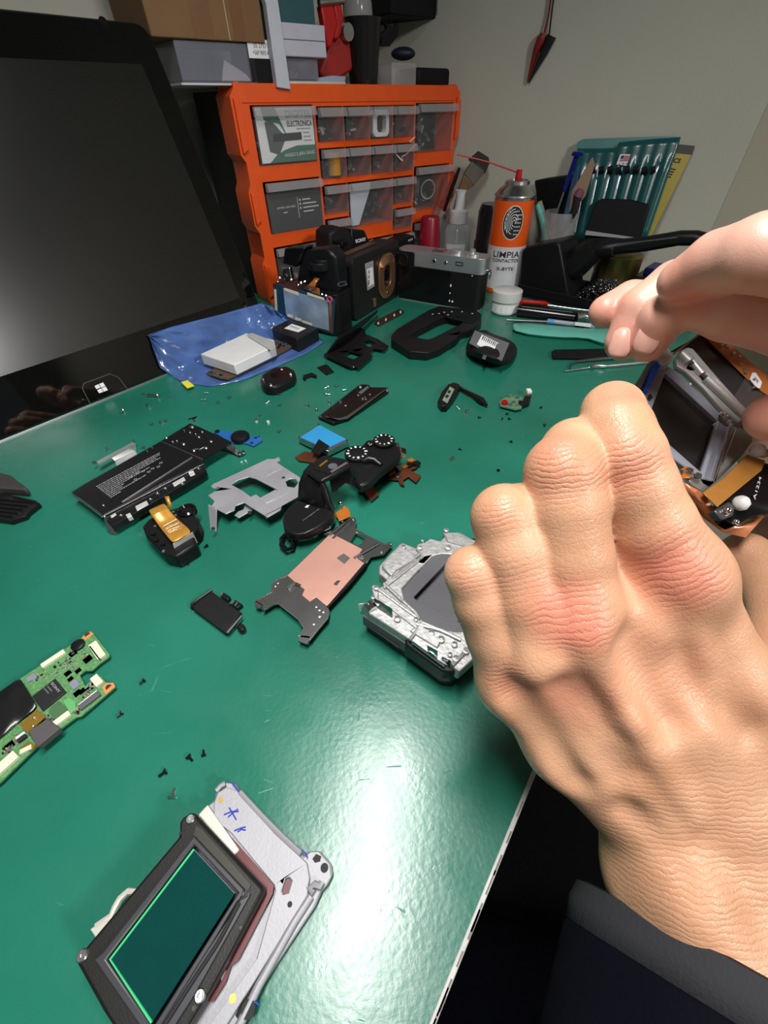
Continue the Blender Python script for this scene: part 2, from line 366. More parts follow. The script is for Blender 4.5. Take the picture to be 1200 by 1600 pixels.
# ------------------------------------------------------------------ hands: smooth-union distance field, meshed with surface nets
def sdf_mesh(prims, vox=1.0, k=4.0, pad=6):
    lo = np.min([np.minimum(np.array(p[0]) - p[2], np.array(p[1]) - p[3]) for p in prims], 0) - pad
    hi = np.max([np.maximum(np.array(p[0]) + p[2], np.array(p[1]) + p[3]) for p in prims], 0) + pad
    n = np.ceil((hi - lo) / vox).astype(int) + 1
    d = np.full(n, 30.0, np.float32)
    gx = [lo[i] + vox * np.arange(n[i]) for i in range(3)]
    for p in prims:
        a, b, ra, rb = np.array(p[0], float), np.array(p[1], float), p[2], p[3]
        kk = p[4] if len(p) > 4 else k; sub = len(p) > 5 and p[5]
        m = max(ra, rb) + kk + 4
        i0 = [max(0, int((min(a[i], b[i]) - m - lo[i]) / vox)) for i in range(3)]
        i1 = [min(n[i], int((max(a[i], b[i]) + m - lo[i]) / vox) + 2) for i in range(3)]
        X, Y, Z = np.meshgrid(*[gx[i][i0[i]:i1[i]] for i in range(3)], indexing='ij')
        ab = b - a; L2 = ab @ ab
        if L2 < 1e-6: t = np.zeros_like(X)
        else: t = np.clip(((X - a[0]) * ab[0] + (Y - a[1]) * ab[1] + (Z - a[2]) * ab[2]) / L2, 0, 1)
        q = np.sqrt((X - a[0] - t * ab[0]) ** 2 + (Y - a[1] - t * ab[1]) ** 2 + (Z - a[2] - t * ab[2]) ** 2) - (ra + (rb - ra) * t)
        sl = tuple(slice(i0[i], i1[i]) for i in range(3)); c = d[sl]
        if sub:
            h = np.maximum(kk - np.abs(-q - c), 0) / kk; d[sl] = np.maximum(c, -q) + h * h * kk * .25
        else:
            h = np.maximum(kk - np.abs(q - c), 0) / kk; d[sl] = np.minimum(c, q) - h * h * kk * .25
    ins = d < 0
    # cells holding a sign change
    cs = ins[:-1, :-1, :-1].astype(np.int8)
    tot = np.zeros(np.array(d.shape) - 1, np.int8)
    for i in (0, 1):
        for j in (0, 1):
            for l in (0, 1): tot += ins[i:i + tot.shape[0], j:j + tot.shape[1], l:l + tot.shape[2]]
    act = (tot > 0) & (tot < 8); idx = np.full(act.shape, -1, np.int64); cells = np.argwhere(act); idx[act] = np.arange(len(cells))
    acc = np.zeros((len(cells), 3)); cnt = np.zeros(len(cells))
    cor = [(i, j, l) for i in (0, 1) for j in (0, 1) for l in (0, 1)]
    val = {c: d[cells[:, 0] + c[0], cells[:, 1] + c[1], cells[:, 2] + c[2]] for c in cor}
    for a in cor:
        for ax in range(3):
            if a[ax]: continue
            b = list(a); b[ax] = 1; b = tuple(b); va, vb = val[a], val[b]; cr = (va < 0) != (vb < 0)
            t = np.where(cr, va / np.where(cr, va - vb, 1), 0)
            p = np.zeros((len(cells), 3)); p[:] = a; p[:, ax] = t
            acc += p * cr[:, None]; cnt += cr
    V = lo + (cells + acc / cnt[:, None]) * vox
    quads = []
    for ax in range(3):
        o1, o2 = (ax + 1) % 3, (ax + 2) % 3
        sa = [slice(None)] * 3; sb = [slice(None)] * 3; sa[ax] = slice(0, -1); sb[ax] = slice(1, None)
        A, B = ins[tuple(sa)], ins[tuple(sb)]; e = np.argwhere(A != B)
        e = e[(e[:, o1] > 0) & (e[:, o2] > 0) & (e[:, o1] < d.shape[o1] - 1) & (e[:, o2] < d.shape[o2] - 1)]
        flip = A[e[:, 0], e[:, 1], e[:, 2]]
        Q = []
        for s1, s2 in ((1, 1), (0, 1), (0, 0), (1, 0)):
            c = e.copy(); c[:, o1] -= s1; c[:, o2] -= s2; Q.append(idx[c[:, 0], c[:, 1], c[:, 2]])
        Q = np.stack(Q, 1); Q[~flip] = Q[~flip][:, ::-1]; quads.append(Q)
    return V, np.concatenate(quads)

def skin(name, spots, base, warm, tips, fine=1.0):
    """spots: (centre mm, radius mm, crease direction, wavelength mm, crease strength, redness)"""
    m = bpy.data.materials.new(name); m.use_nodes = True; n = m.node_tree.nodes; l = m.node_tree.links
    b = n['Principled BSDF']; ge = n.new('ShaderNodeNewGeometry'); P = ge.outputs['Position']
    def mt(op, a, c=None, cl=False):
        x = n.new('ShaderNodeMath'); x.operation = op; x.use_clamp = cl
        for i, q in enumerate((a, c)):
            if q is None: continue
            if isinstance(q, (int, float)): x.inputs[i].default_value = q
            else: l.new(q, x.inputs[i])
        return x.outputs[0]
    def noise(sc, det=3, vec=P, dist=0):
        t = n.new('ShaderNodeTexNoise'); t.inputs['Scale'].default_value = sc; t.inputs['Detail'].default_value = det; t.inputs['Distortion'].default_value = dist
        l.new(vec, t.inputs['Vector']); return t.outputs['Fac']
    H = mt('MULTIPLY', noise(900, 5), .22 * fine)
    vo = n.new('ShaderNodeTexVoronoi'); vo.feature = 'DISTANCE_TO_EDGE'; vo.inputs['Scale'].default_value = 620; l.new(P, vo.inputs['Vector'])
    H = mt('ADD', H, mt('MULTIPLY', mt('MINIMUM', vo.outputs['Distance'], .12), 1.1 * fine))
    vo2 = n.new('ShaderNodeTexVoronoi'); vo2.feature = 'DISTANCE_TO_EDGE'; vo2.inputs['Scale'].default_value = 260; l.new(P, vo2.inputs['Vector'])
    H = mt('ADD', H, mt('MULTIPLY', mt('MINIMUM', vo2.outputs['Distance'], .08), 1.2 * fine))
    wob = mt('MULTIPLY', mt('SUBTRACT', noise(130, 4), .5), 9.0)
    redm = None
    for c, r, dr, wl, st, rd in spots:
        s = n.new('ShaderNodeVectorMath'); s.operation = 'SUBTRACT'; l.new(P, s.inputs[0]); s.inputs[1].default_value = tuple(np.array(c) * MMM)
        ln = n.new('ShaderNodeVectorMath'); ln.operation = 'LENGTH'; l.new(s.outputs[0], ln.inputs[0])
        mk = n.new('ShaderNodeMapRange'); mk.interpolation_type = 'SMOOTHSTEP'; mk.inputs[1].default_value = r * MMM; mk.inputs[2].default_value = r * .25 * MMM; mk.inputs[3].default_value = 0; mk.inputs[4].default_value = 1
        l.new(ln.outputs['Value'], mk.inputs[0])
        if st:
            dt = n.new('ShaderNodeVectorMath'); dt.operation = 'DOT_PRODUCT'; l.new(s.outputs[0], dt.inputs[0]); dt.inputs[1].default_value = tuple(nrm(dr) * (2 * math.pi / (wl * MMM)))
            sn = mt('SINE', mt('ADD', dt.outputs['Value'], wob))
            H = mt('ADD', H, mt('MULTIPLY', mt('MULTIPLY', mt('POWER', mt('ABSOLUTE', sn), .6), mk.outputs[0]), st))
        if rd:
            k = mt('MULTIPLY', mk.outputs[0], rd); redm = k if redm is None else mt('ADD', redm, k)
    bp = n.new('ShaderNodeBump'); bp.inputs['Strength'].default_value = .85; bp.inputs['Distance'].default_value = .00035
    l.new(H, bp.inputs['Height']); l.new(bp.outputs['Normal'], b.inputs['Normal'])
    c1 = n.new('ShaderNodeMix'); c1.data_type = 'RGBA'; c1.inputs['A'].default_value = (*base, 1); c1.inputs['B'].default_value = (*warm, 1)
    f = mt('MULTIPLY', mt('SUBTRACT', noise(45, 5), .32), 2.4, True); l.new(f, c1.inputs['Factor'])
    c2 = n.new('ShaderNodeMix'); c2.data_type = 'RGBA'; c2.inputs['B'].default_value = (*tips, 1); l.new(c1.outputs['Result'], c2.inputs['A'])
    if redm is not None:
        l.new(mt('MULTIPLY', redm, mt('ADD', mt('MULTIPLY', noise(90, 3), .9), .45), True), c2.inputs['Factor'])
    else: c2.inputs['Factor'].default_value = 0
    l.new(c2.outputs['Result'], b.inputs['Base Color'])
    b.inputs['Roughness'].default_value = .41; b.inputs['Specular IOR Level'].default_value = .45
    b.inputs['Subsurface Weight'].default_value = .12; b.inputs['Subsurface Radius'].default_value = (1, .35, .2); b.inputs['Subsurface Scale'].default_value = .0025
    return m

def body(name, prims, m, parent, vox, k=4.0):
    V, Q = sdf_mesh(prims, vox, k); o = MB()
    me = bpy.data.meshes.new(name); ob = bpy.data.objects.new(name, me); S.collection.objects.link(ob)
    org = ORG[parent.name]; me.from_pydata(((V - org) * MMM).tolist(), [], Q.tolist()); me.materials.append(m)
    me.polygons.foreach_set('use_smooth', [True] * len(Q)); me.update(); ob.parent = parent; ORG[ob.name] = org
    s = ob.modifiers.new('smooth', 'SMOOTH'); s.factor = .5; s.iterations = 3
    return ob
def chain(js, ks=4.0):
    """js: (px, py, depth, radius) -> list of tapered capsules"""
    P = [(D(*j[:3]), j[3]) for j in js]
    return [(P[i][0], P[i + 1][0], P[i][1], P[i + 1][1], ks) for i in range(len(P) - 1)]

per = thing('person', 'person holding a camera sensor unit in both hands, dark sleeve at the wrist', 'person', D(1250, 1500, 140))
# ---- left hand (back of the hand towards the viewer)
LH = []; GRV = []
LH += chain([(1058, 905, 133, 13.0), (1014, 820, 128, 12.4), (990, 760, 125, 11.4), (976, 712, 123, 10.7), (964, 672, 126, 9.8), (957, 644, 131, 9.0), (966, 656, 150, 8.0)], 1.6)
LH += chain([(966, 656, 150, 8.0), (984, 670, 172, 7.0)], 3)
LH += chain([(905, 985, 133, 12.6), (890, 870, 128, 12.2), (882, 790, 125, 11.8), (880, 738, 123, 10.9), (898, 705, 132, 10), (918, 700, 142, 9.3), (968, 700, 162, 8.0)], 1.6)
LH += chain([(845, 1035, 135, 11.8), (822, 930, 131, 11.4), (803, 860, 129, 10.9), (788, 808, 128, 9.9), (838, 792, 148, 9.0), (900, 790, 165, 8.0)], 1.6)
LH += chain([(800, 1062, 141, 10.6), (776, 990, 137, 10.0), (755, 940, 134, 9.4), (739, 897, 132, 8.7), (782, 880, 150, 7.8), (840, 870, 165, 7.0)], 1.6)
LH += chain([(948, 880, 136, 7), (985, 960, 137, 12)], 6) + chain([(858, 930, 138, 8), (875, 1010, 138, 11)], 6) + chain([(795, 985, 141, 7), (822, 1050, 142, 10)], 6)
# knuckle caps and tendons
LH += [(D(1064, 893, 129), D(1064, 893, 129), 11.8, 11.8, 8), (D(902, 968, 128), D(902, 968, 128), 11.4, 11.4, 8), (D(842, 1028, 131), D(842, 1028, 131), 10, 10, 5), (D(800, 1068, 138), D(800, 1068, 138), 8.5, 8.5, 5)]
wr = dict(i=(1140, 1230), m=(1090, 1240), r=(1042, 1250), p=(1008, 1262))
LH += chain([(1062, 905, 136, 12.5), (1130, 1060, 142, 14), (1150, 1230, 148, 15)], 8)
LH += chain([(905, 985, 136, 12.5), (990, 1110, 141, 14), (1090, 1240, 146, 15)], 8)
LH += chain([(845, 1035, 139, 12), (930, 1140, 143, 13.5), (1042, 1250, 148, 15)], 8)
LH += chain([(800, 1062, 144, 10.5), (880, 1160, 146, 12), (1005, 1280, 150, 14)], 8)
LH += chain([(985, 960, 138, 12), (1060, 1100, 142, 14), (1110, 1240, 148, 15)], 8)
LH += chain([(905, 985, 123.5, 4.0), (985, 1120, 127.5, 3.4), (1075, 1270, 132, 2.6)], 6)
LH += chain([(845, 1035, 127.5, 3.6), (940, 1160, 131, 3.2), (1050, 1290, 136, 2.4)], 6)
LH += chain([(1064, 905, 125, 3.2), (1100, 1080, 130, 2.6), (1120, 1260, 134, 2)], 5)
for a_, b_, r_ in (((812, 1095, 128), (900, 1225, 133), 3.4), ((880, 1080, 124), (975, 1215, 127), 3.0), ((985, 1010, 121), (1050, 1130, 125), 3.2), ((1075, 1050, 122), (1180, 1150, 126), 2.6)):
    GRV.append((D(*a_), D(*b_), r_, r_ * .8, 9, True))
# palm side depth
LH += chain([(900, 1040, 160, 14), (1060, 1200, 166, 18)], 10) + chain([(1060, 960, 158, 14), (1170, 1180, 166, 18)], 10)
# wrist and forearm
LH += chain([(1150, 1250, 152, 19), (1165, 1370, 148, 20), (1235, 1500, 142, 24), (1330, 1700, 136, 30)], 10)
LH += chain([(1045, 1280, 152, 15), (1028, 1370, 146, 15.5), (1070, 1490, 140, 18), (1150, 1700, 134, 24)], 10)
LH += chain([(1095, 1260, 150, 17), (1095, 1370, 147, 18), (1150, 1490, 141, 22), (1240, 1700, 135, 28)], 10)
LH += chain([(1010, 1290, 141, 5), (1070, 1400, 132.5, 5.5), (1130, 1500, 127, 6)], 14)
GRV.append((D(985, 1275, 131), D(1074, 1364, 122.5), 2.2, 2.4, 6, True)); GRV.append((D(1074, 1364, 122.5), D(1135, 1450, 117), 2.4, 2.0, 6, True))
# thumb reaching behind the unit
LH += chain([(1190, 1180, 158, 18), (1240, 1030, 168, 15), (1225, 920, 178, 12.5), (1165, 868, 190, 10.5)], 8)
LH += GRV
def DD(a, b): return nrm(D(*b) - D(*a))
sp = [
 (D(985, 722, 112), 15, DD((980, 712, 122), (1008, 800, 126)), 3.4, .6, .55), (D(872, 735, 112), 14, DD((880, 735, 122), (884, 850, 126)), 3.2, .6, .45),
 (D(780, 800, 116), 11, DD((790, 806, 126), (812, 920, 129)), 3.2, .5, .35), (D(730, 890, 122), 10, DD((739, 895, 131), (764, 985, 135)), 3.0, .5, .3),
 (D(1064, 890, 118), 19, DD((1008, 800, 126), (1062, 905, 132)), 4.0, .6, .95), (D(897, 968, 116), 17, DD((884, 850, 126), (905, 985, 132)), 4.0, .6, 1.0),
 (D(812, 920, 118), 16, DD((790, 806, 126), (842, 1035, 134)), 3.6, .3, .3), (D(900, 1090, 125), 18, DD((905, 985, 132), (1090, 1240, 146)), 4, 0, .45),
 (D(970, 615, 122), 9, (1, 0, 0), 3, 0, .7), (D(1100, 1340, 128), 46, DD((1100, 1250, 140), (1130, 1500, 130)), 3.6, .5, 0), (D(1010, 1050, 130), 34, DD((900, 985, 125), (1050, 1200, 125)), 4.5, .18, .18),
 (D(800, 1068, 128), 12, DD((764, 985, 135), (860, 1160, 140)), 3.2, .5, .5), (D(870, 700, 118), 9, (1, 0, 0), 3, 0, .4)]
SKL = skin('tanned_skin', sp, (.64, .36, .22), (.52, .265, .15), (.62, .22, .145))
body('left_hand', LH, SKL, per, .9)
# ---- right hand (palm side, reaching in from the right)
RH = []
RH += chain([(1064, 438, 152, 7.6), (1118, 410, 141, 9.6), (1185, 396, 128, 10.8), (1280, 400, 122, 12.4), (1400, 470, 126, 14)], 1.2)
RH += chain([(1012, 535, 174, 7.8), (1036, 497, 166, 8.6), (1082, 468, 158, 9.6), (1150, 478, 150, 12.0), (1240, 490, 147, 14), (1370, 560, 150, 14)], 1.2)
RH += chain([(975, 534, 182, 7.8), (1000, 482, 176, 8.4), (1050, 445, 172, 9.0), (1120, 466, 180, 10), (1230, 488, 182, 12), (1350, 560, 175, 14)], 1.2)
RH += chain([(946, 487, 186, 7.0), (985, 468, 186, 7.6), (1040, 470, 188, 8.4), (1120, 488, 204, 9.5), (1230, 505, 210, 12), (1350, 580, 200, 14)], 1.2)
# palm and thumb
for y0, dd in ((520, 240), (580, 256), (640, 262), (700, 266), (760, 264), (820, 256), (880, 240)):
    RH += chain([(1190, y0, dd, 14), (1250, y0 + 10, dd - 4, 22), (1340, y0 + 20, dd - 14, 26)], 9)
RH += chain([(1206, 652, 160, 8.8), (1262, 640, 158, 10.5), (1340, 690, 165, 14), (1400, 760, 180, 18)], 4)
RH += chain([(1330, 600, 170, 20), (1500, 760, 180, 30), (1750, 1000, 190, 36)], 12)
sp2 = [(D(1060, 440, 145), 14, (1, 0, 0), 3, 0, .45), (D(1070, 475, 150), 12, (1, 0, 0), 3, 0, .9), (D(1012, 535, 168), 13, (1, 0, 0), 3, 0, .5), (D(970, 545, 176), 14, (1, 0, 0), 3, 0, .5), (D(940, 487, 180), 16, (1, 0, 0), 3, 0, .6), (D(1195, 650, 152), 16, (1, 0, 0), 3, 0, .5)]
SKR = skin('pink_palm_skin', sp2, (.70, .42, .32), (.64, .34, .26), (.74, .27, .20), .3)
body('right_hand', RH, SKR, per, 1.0)
# nails
NAIL = mat('fingernail', (.62, .34, .27), .32, coat=.15)
def nail(c, along, across, L, Wd, bulge):
    a = nrm(along); b = np.array(across, float); b = nrm(b - a * (b @ a)); nn = np.cross(a, b)
    if nn @ (EYE - c) < 0: nn = -nn
    rows = []
    for i in range(9):
        t = -1 + i / 4; r = []
        for j in range(9):
            s = -1 + j / 4; wv = Wd * math.sqrt(max(0, 1 - abs(t) ** 4 * .75))
            r.append(c + a * t * L + b * s * wv + nn * (bulge * (1 - s * s) - .9 * t * t - .2))
        rows.append(r)
    return MB().grid(rows)
def nailat(px, py, w_, tip, base, L, Wd): 
    c = D(px, py, w_); al = D(*tip) - D(*base); return nail(c, al, np.cross(al, ray(px, py)), L, Wd, 1.1).build('fingernail', NAIL, per, solid=.25)
nailat(1012, 531, 166.9, (1012, 545, 174), (1036, 497, 168), 5.6, 4.7)
nailat(971, 536, 175.2, (972, 548, 182), (990, 490, 178), 6.0, 4.5)
# ---- sleeves and trousers
CUFF = mat('charcoal_ribbed_cuff', (.030, .031, .036), .85, spec=.2, bump=.6, bscale=900)
NAVY = mat('navy_knit', (.003, .0035, .007), .95, spec=.08, bump=.6, bscale=700)
def band(c0, c1, r0, r1, n=40, ax=None, sq=1.0):
    m = MB(); m.lathe(c0, c1 - c0, [(r0, 0), (r0 * 1.02, .5), (r1, 1)], n, rel=True, cap=False); return m
cC = D(1112, 1552, 135); e2 = nrm(ray(1100, 1545)); e1 = RT * .86 - UP * .52; e1 = nrm(e1 - e2 * (e1 @ e2)); ax = np.cross(e1, e2)
if ax @ UP > 0: ax = -ax
rows = []
for d_, k in ((-9, .97), (-8.5, 1.03), (-4, 1.06), (3, 1.05), (5, 1.07), (30, 1.1), (80, 1.15), (160, 1.2)):
    rows.append([cC + ax * d_ + (e1 * 40.5 * math.cos(t) + e2 * 31 * math.sin(t)) * k for t in np.linspace(0, 2 * math.pi, 65)])
MB().grid(rows[:4]).build('sleeve_cuff', CUFF, per, solid=2.2)
MB().grid(rows[3:]).build('sleeve', NAVY, per, solid=1.6)
# torso and lap in the dark below the bench
tr = [(D(1400, 2000, 330), D(1200, 2600, 520), 110, 160, 30), (D(900, 1900, 520), D(300, 2300, 620), 80, 90, 30), (D(1250, 1700, 500), D(600, 1500, 640), 80, 85, 30)]
body('trousers', tr, NAVY, per, 9, 30)
# ------------------------------------------------------------------ drawer cabinet
PC = Plane(CABO, cu, UZ)                      # face of the orange frame; PC.n points at the viewer
CN = PC.n
cab = thing('drawer_cabinet', 'bright orange framed cabinet of see-through drawers standing in the corner', 'cabinet', CABO + cu * 197 - CN * 70)
BIG = (17, 111); C4 = [(116, 162), (164, 210), (212, 256), (258, 302)]; RGT = (306, 392)
ROWB = [(178, 238), (97, 159), (18, 78)]; ROWS = [(199, 236), (156, 191), (111, 148), (73, 104), (36, 66), (4, 30)]
cells = []
for v in ROWB: cells.append((*BIG, *v))
for v in ROWB: cells.append((*RGT, *v))
for i, v in enumerate(ROWS):
    for j, u_ in enumerate(C4):
        if i in (2, 3) and j in (1, 2): continue
        cells.append((*u_, *v))
cells.append((164, 256, 88, 148))
def rc(P, u0, v0, u1, v1, c=0): return [P.at(u0, v0, c), P.at(u1, v0, c), P.at(u1, v1, c), P.at(u0, v1, c)]
outer = [(-4, 0), (-7, 8), (-7, 60), (-2, 68), (-2, 100), (-8, 110), (-8, 150), (-3, 160), (-3, 182), (-9, 190), (-9, 247), (2, 260), (60, 260), (64, 256), (330, 256), (334, 260), (392, 260), (404, 250), (404, 190), (398, 182), (398, 160), (403, 150), (403, 110), (397, 100), (397, 68), (402, 60), (402, 8), (399, 0)]
xs = sorted({-2, 397} | {v for c in cells for v in (c[0] - .6, c[1] + .6)}); ys = sorted({0, 258} | {v for c in cells for v in (c[2] - .6, c[3] + .6)})
def hole(i, j):
    if not (0 <= i < len(xs) - 1 and 0 <= j < len(ys) - 1): return None
    x, y = (xs[i] + xs[i + 1]) / 2, (ys[j] + ys[j + 1]) / 2
    return any(c[0] - .7 < x < c[1] + .7 and c[2] - .7 < y < c[3] + .7 for c in cells)
cb = MB(); nx, ny = len(xs), len(ys)
for c in (0, -46):
    for j in range(ny):
        for i in range(nx): cb.v.append(tuple(PC.at(xs[i], ys[j], c)))
def vi(i, j, k): return k * nx * ny + j * nx + i
for i in range(nx - 1):
    for j in range(ny - 1):
        if hole(i, j): continue
        cb.f.append([vi(i, j, 0), vi(i + 1, j, 0), vi(i + 1, j + 1, 0), vi(i, j + 1, 0)]); cb.f.append([vi(i, j + 1, 1), vi(i + 1, j + 1, 1), vi(i + 1, j, 1), vi(i, j, 1)])
        for (di, dj, a, b) in ((-1, 0, (i, j + 1), (i, j)), (1, 0, (i + 1, j), (i + 1, j + 1)), (0, -1, (i, j), (i + 1, j)), (0, 1, (i + 1, j + 1), (i, j + 1))):
            if hole(i + di, j + dj) is not False: cb.f.append([vi(*a, 0), vi(*a, 1), vi(*b, 1), vi(*b, 0)])
cb.m = [0] * len(cb.f)
for side in (0, 1):
    pl_ = [p for p in outer if (p[0] < 100) == (side == 0) and (p[0] < 8 or p[0] > 388)]
    x_ = 6 if side == 0 else 390
    pl_ = [(x_, 0)] + pl_ + [(x_, 260)] if side == 0 else [(x_, 260)] + pl_ + [(x_, 0)]
    cb.plate([PC.at(a, b, 1.2) for a, b in pl_], -CN * 44)
cb.box(PC.at(-2, 241, 1.3), cu * 399, UZ * 18, -CN * 10)
cb.build('frame', ORANGE, cab, bevel=.8)
for s_ in ((-7, 0), (394, 0)):
    for b0, b1 in ((8, 62), (108, 152), (188, 248)):
        MB().plate([PC.at(s_[0] + 1, b0 + 3, 1.2), PC.at(s_[0] + 9, b0 + 7, 1.2), PC.at(s_[0] + 9, b1 - 7, 1.2), PC.at(s_[0] + 1, b1 - 2, 1.2)], CN * 4).build('corner_guard', ORANGE, cab, bevel=1)
hs = MB()
hs.box(PC.at(2, 0, -46), cu * 392, UZ * 3, -CN * 100); hs.box(PC.at(2, 249, -46), cu * 392, UZ * 4, -CN * 100)
hs.box(PC.at(2, 3, -46), cu * 4, UZ * 246, -CN * 100); hs.box(PC.at(390, 3, -46), cu * 4, UZ * 246, -CN * 100); hs.box(PC.at(2, 0, -146), cu * 392, UZ * 253, -CN * 3)
hs.build('housing', BLKM, cab)
for (u0, u1, v0, v1) in cells:
    t = 1.2; dp = 60; big = u1 - u0 > 60
    m = MB()
    m.box(PC.at(u0, v0, -dp), cu * (u1 - u0), UZ * t, CN * (dp + 4)); m.box(PC.at(u0, v0 + t, -dp), cu * t, UZ * (v1 - v0 - 14), CN * (dp + 4)); m.box(PC.at(u1 - t, v0 + t, -dp), cu * t, UZ * (v1 - v0 - 14), CN * (dp + 4))
    m.box(PC.at(u0 + t, v0 + t, 2.8), cu * (u1 - u0 - 2 * t), UZ * (v1 - v0 - 12), CN * t)
    d = m.build('drawer', CLEARP, cab)
    lp = MB().plate([PC.at(u0 + .5, v1 - 11, 4), PC.at(u0 + .5, v1 - .5, 4), PC.at(u0 + .5, v1 - .5, 11), PC.at(u0 + .5, v1 - 10, 14)], cu * (u1 - u0 - 1))
    lp.build('drawer_lip', FROST, d, bevel=.6)
# what fills the drawers
random.seed(11); st = MB()
cm3 = [BLKM, GREY, mat('brown_part', (.12, .06, .03), .6), STEEL, mat('dusty_beige_part', (.35, .33, .28), .7)]
for (u0, u1, v0, v1) in cells:
    for _ in range(9 if u1 - u0 < 60 else 20):
        a = random.uniform(u0 + 6, u1 - 12); b = v0 + 1.5 + random.random() ** 1.7 * (v1 - v0 - 24); c = -random.uniform(6, 32)
        r = random.uniform(0, 3.1); e = cu * math.cos(r) + UZ * math.sin(r); g = -cu * math.sin(r) + UZ * math.cos(r)
        st.box(PC.at(a, b + 3, c), e * random.uniform(2, 11), g * random.uniform(1, 6), -CN * random.uniform(2, 12), random.choice([0, 0, 0, 1, 1, 2, 3, 4]))
tag(st.build('small_spare_parts', cm3), 'jumble of small dark spare parts seen through the clear cabinet drawers', 'spare parts', kind='stuff')
# cards and things behind the drawer fronts
CARDG = mat('dark_green_print', (.035, .15, .10), .5)
u0, u1, v0, v1 = 21, 109, 180, 236
gc = MB().plate(rc(PC, u0, v0, u1, v1, 1.2), -CN * .6).build('business_card', PAPER); tag(gc, 'white and green business card in the top left drawer', 'card')
def on(a, b, c=1.35): return PC.at(u0 + a, v0 + b, c)
m = MB(); m.plate([on(12, 0), on(24, 8), on(38, 13), on(58, 17), on(88, 17), on(88, 0)], CN * .05)
m.plate([on(9, 56), on(30, 56), on(46, 24), on(34, 40), on(12, 44)], CN * .05)
m.build('green_swoosh', CARDG, gc)
MB().plate([on(12, 42, 1.5), on(20, 46, 1.5), on(42, 26, 1.5), on(28, 8, 1.5), on(14, 12, 1.5)], CN * .05).build('printed_picture', mat('picture_ink', (.08, .09, .10), .5), gc)
MB().plate([on(22, 22, 1.7), on(67, 23, 1.7), on(67, 31, 1.7), on(22, 30, 1.7)], CN * .1).build('black_sticker', INK, gc)
text('DIGITEL', on(45, 46, 1.5), on(86, 46, 1.5), on(45, 53.5, 1.5), GINK, gc, bold=.015)
text('ELECTRONICA', on(46, 37, 1.5), on(86, 37, 1.5), on(46, 43, 1.5), INK, gc, bold=.015)
text('ANGELICA JARA GALAZ', on(36, 4, 1.6), on(86, 6, 1.6), on(36, 9, 1.6), WINK, gc)
m = MB()
for i, (a, L) in enumerate(((60, 25), (72, 12), (72, 14), (70, 16))):
    y = 34 - i * 4.2
    if i: a = 70
    m.plate([on(a, y, 1.5), on(a + L - 2, y, 1.5), on(a + L - 2, y + 1.1, 1.5), on(a, y + 1.1, 1.5)], CN * .05)
m.build('small_print', GINK, gc)
u0, v0 = 22, 100
bc = MB().plate(rc(PC, 18, 98, 110, 146, 1.0), -CN * .6).build('visiting_card', [mat('black_card', (.012, .012, .014), .55)]); tag(bc, 'black business card with white lettering in the second drawer of the left column', 'card')
text('JAIME GALVEZ', on(10, 26), on(42, 26), on(10, 29), WINK, bc)
m = MB(); m.plate([on(46, 12), on(46.7, 12), on(46.7, 38), on(46, 38)], CN * .05)
for i, L in enumerate((14, 24, 28, 18)):
    y = 34 - i * 5
    m.plate([on(55, y), on(55 + L, y), on(55 + L, y + 1.3), on(55, y + 1.3)], CN * .05)
    if i < 3: m.plate(ring(on(50.5, y + .6), 1.3, 10, cu, UZ), CN * .05)
m.plate([on(20, 21), on(27, 21), on(27, 22), on(20, 22)], CN * .05)
m.build('white_print', WINK, bc)
m = MB().plate([PC.at(166, 90, 1), PC.at(182, 90, 1), PC.at(208, 138, 1), PC.at(208, 146, 1), PC.at(166, 146, 1)], -CN * .5); tag(m.build('folded_paper', mat('blue_white_paper', (.6, .64, .75), .8)), 'white folded paper standing in the wide middle drawer', 'paper')
m = MB(); m.plate(rrect(PC, 217, 201, 249, 232, 7, 1), -CN * 10, [rrect(PC, 225, 206, 243, 226, 5, 1)]); tag(m.build('white_plastic_frame', WHITE, bevel=1), 'white rounded plastic frame in the third small drawer of the top row', 'plastic frame')
m = MB(); m.cyl(PC.at(143, 159, -4), PC.at(143, 186, -4), 10, n=24); tag(m.build('tape_roll', mat('amber_tape', (.50, .24, .03), .35)), 'amber tape roll in the first small drawer of the second row', 'tape')
m = MB()
for k in range(9): m.tube([PC.at(346 + 17 * math.cos(t * .4) + k, 124 + 14 * math.sin(t * .4), -6 - k) for t in range(17)], .7, 6)
tag(m.build('wire_coil', mat('clear_wire', (.45, .45, .42), .25)), 'coil of thin pale wire in the second drawer of the right column', 'wire')
m = MB().tube([PC.hit(616, 238), PC.at(268, 170, 12), PC.hit(628, 245), PC.hit(636, 240), PC.at(300, 190, 10), PC.hit(640, 222), PC.hit(648, 214)], .9, 8); tag(m.build('white_cable', WHITE), 'short white cable hanging out of a small drawer in the second row', 'cable')

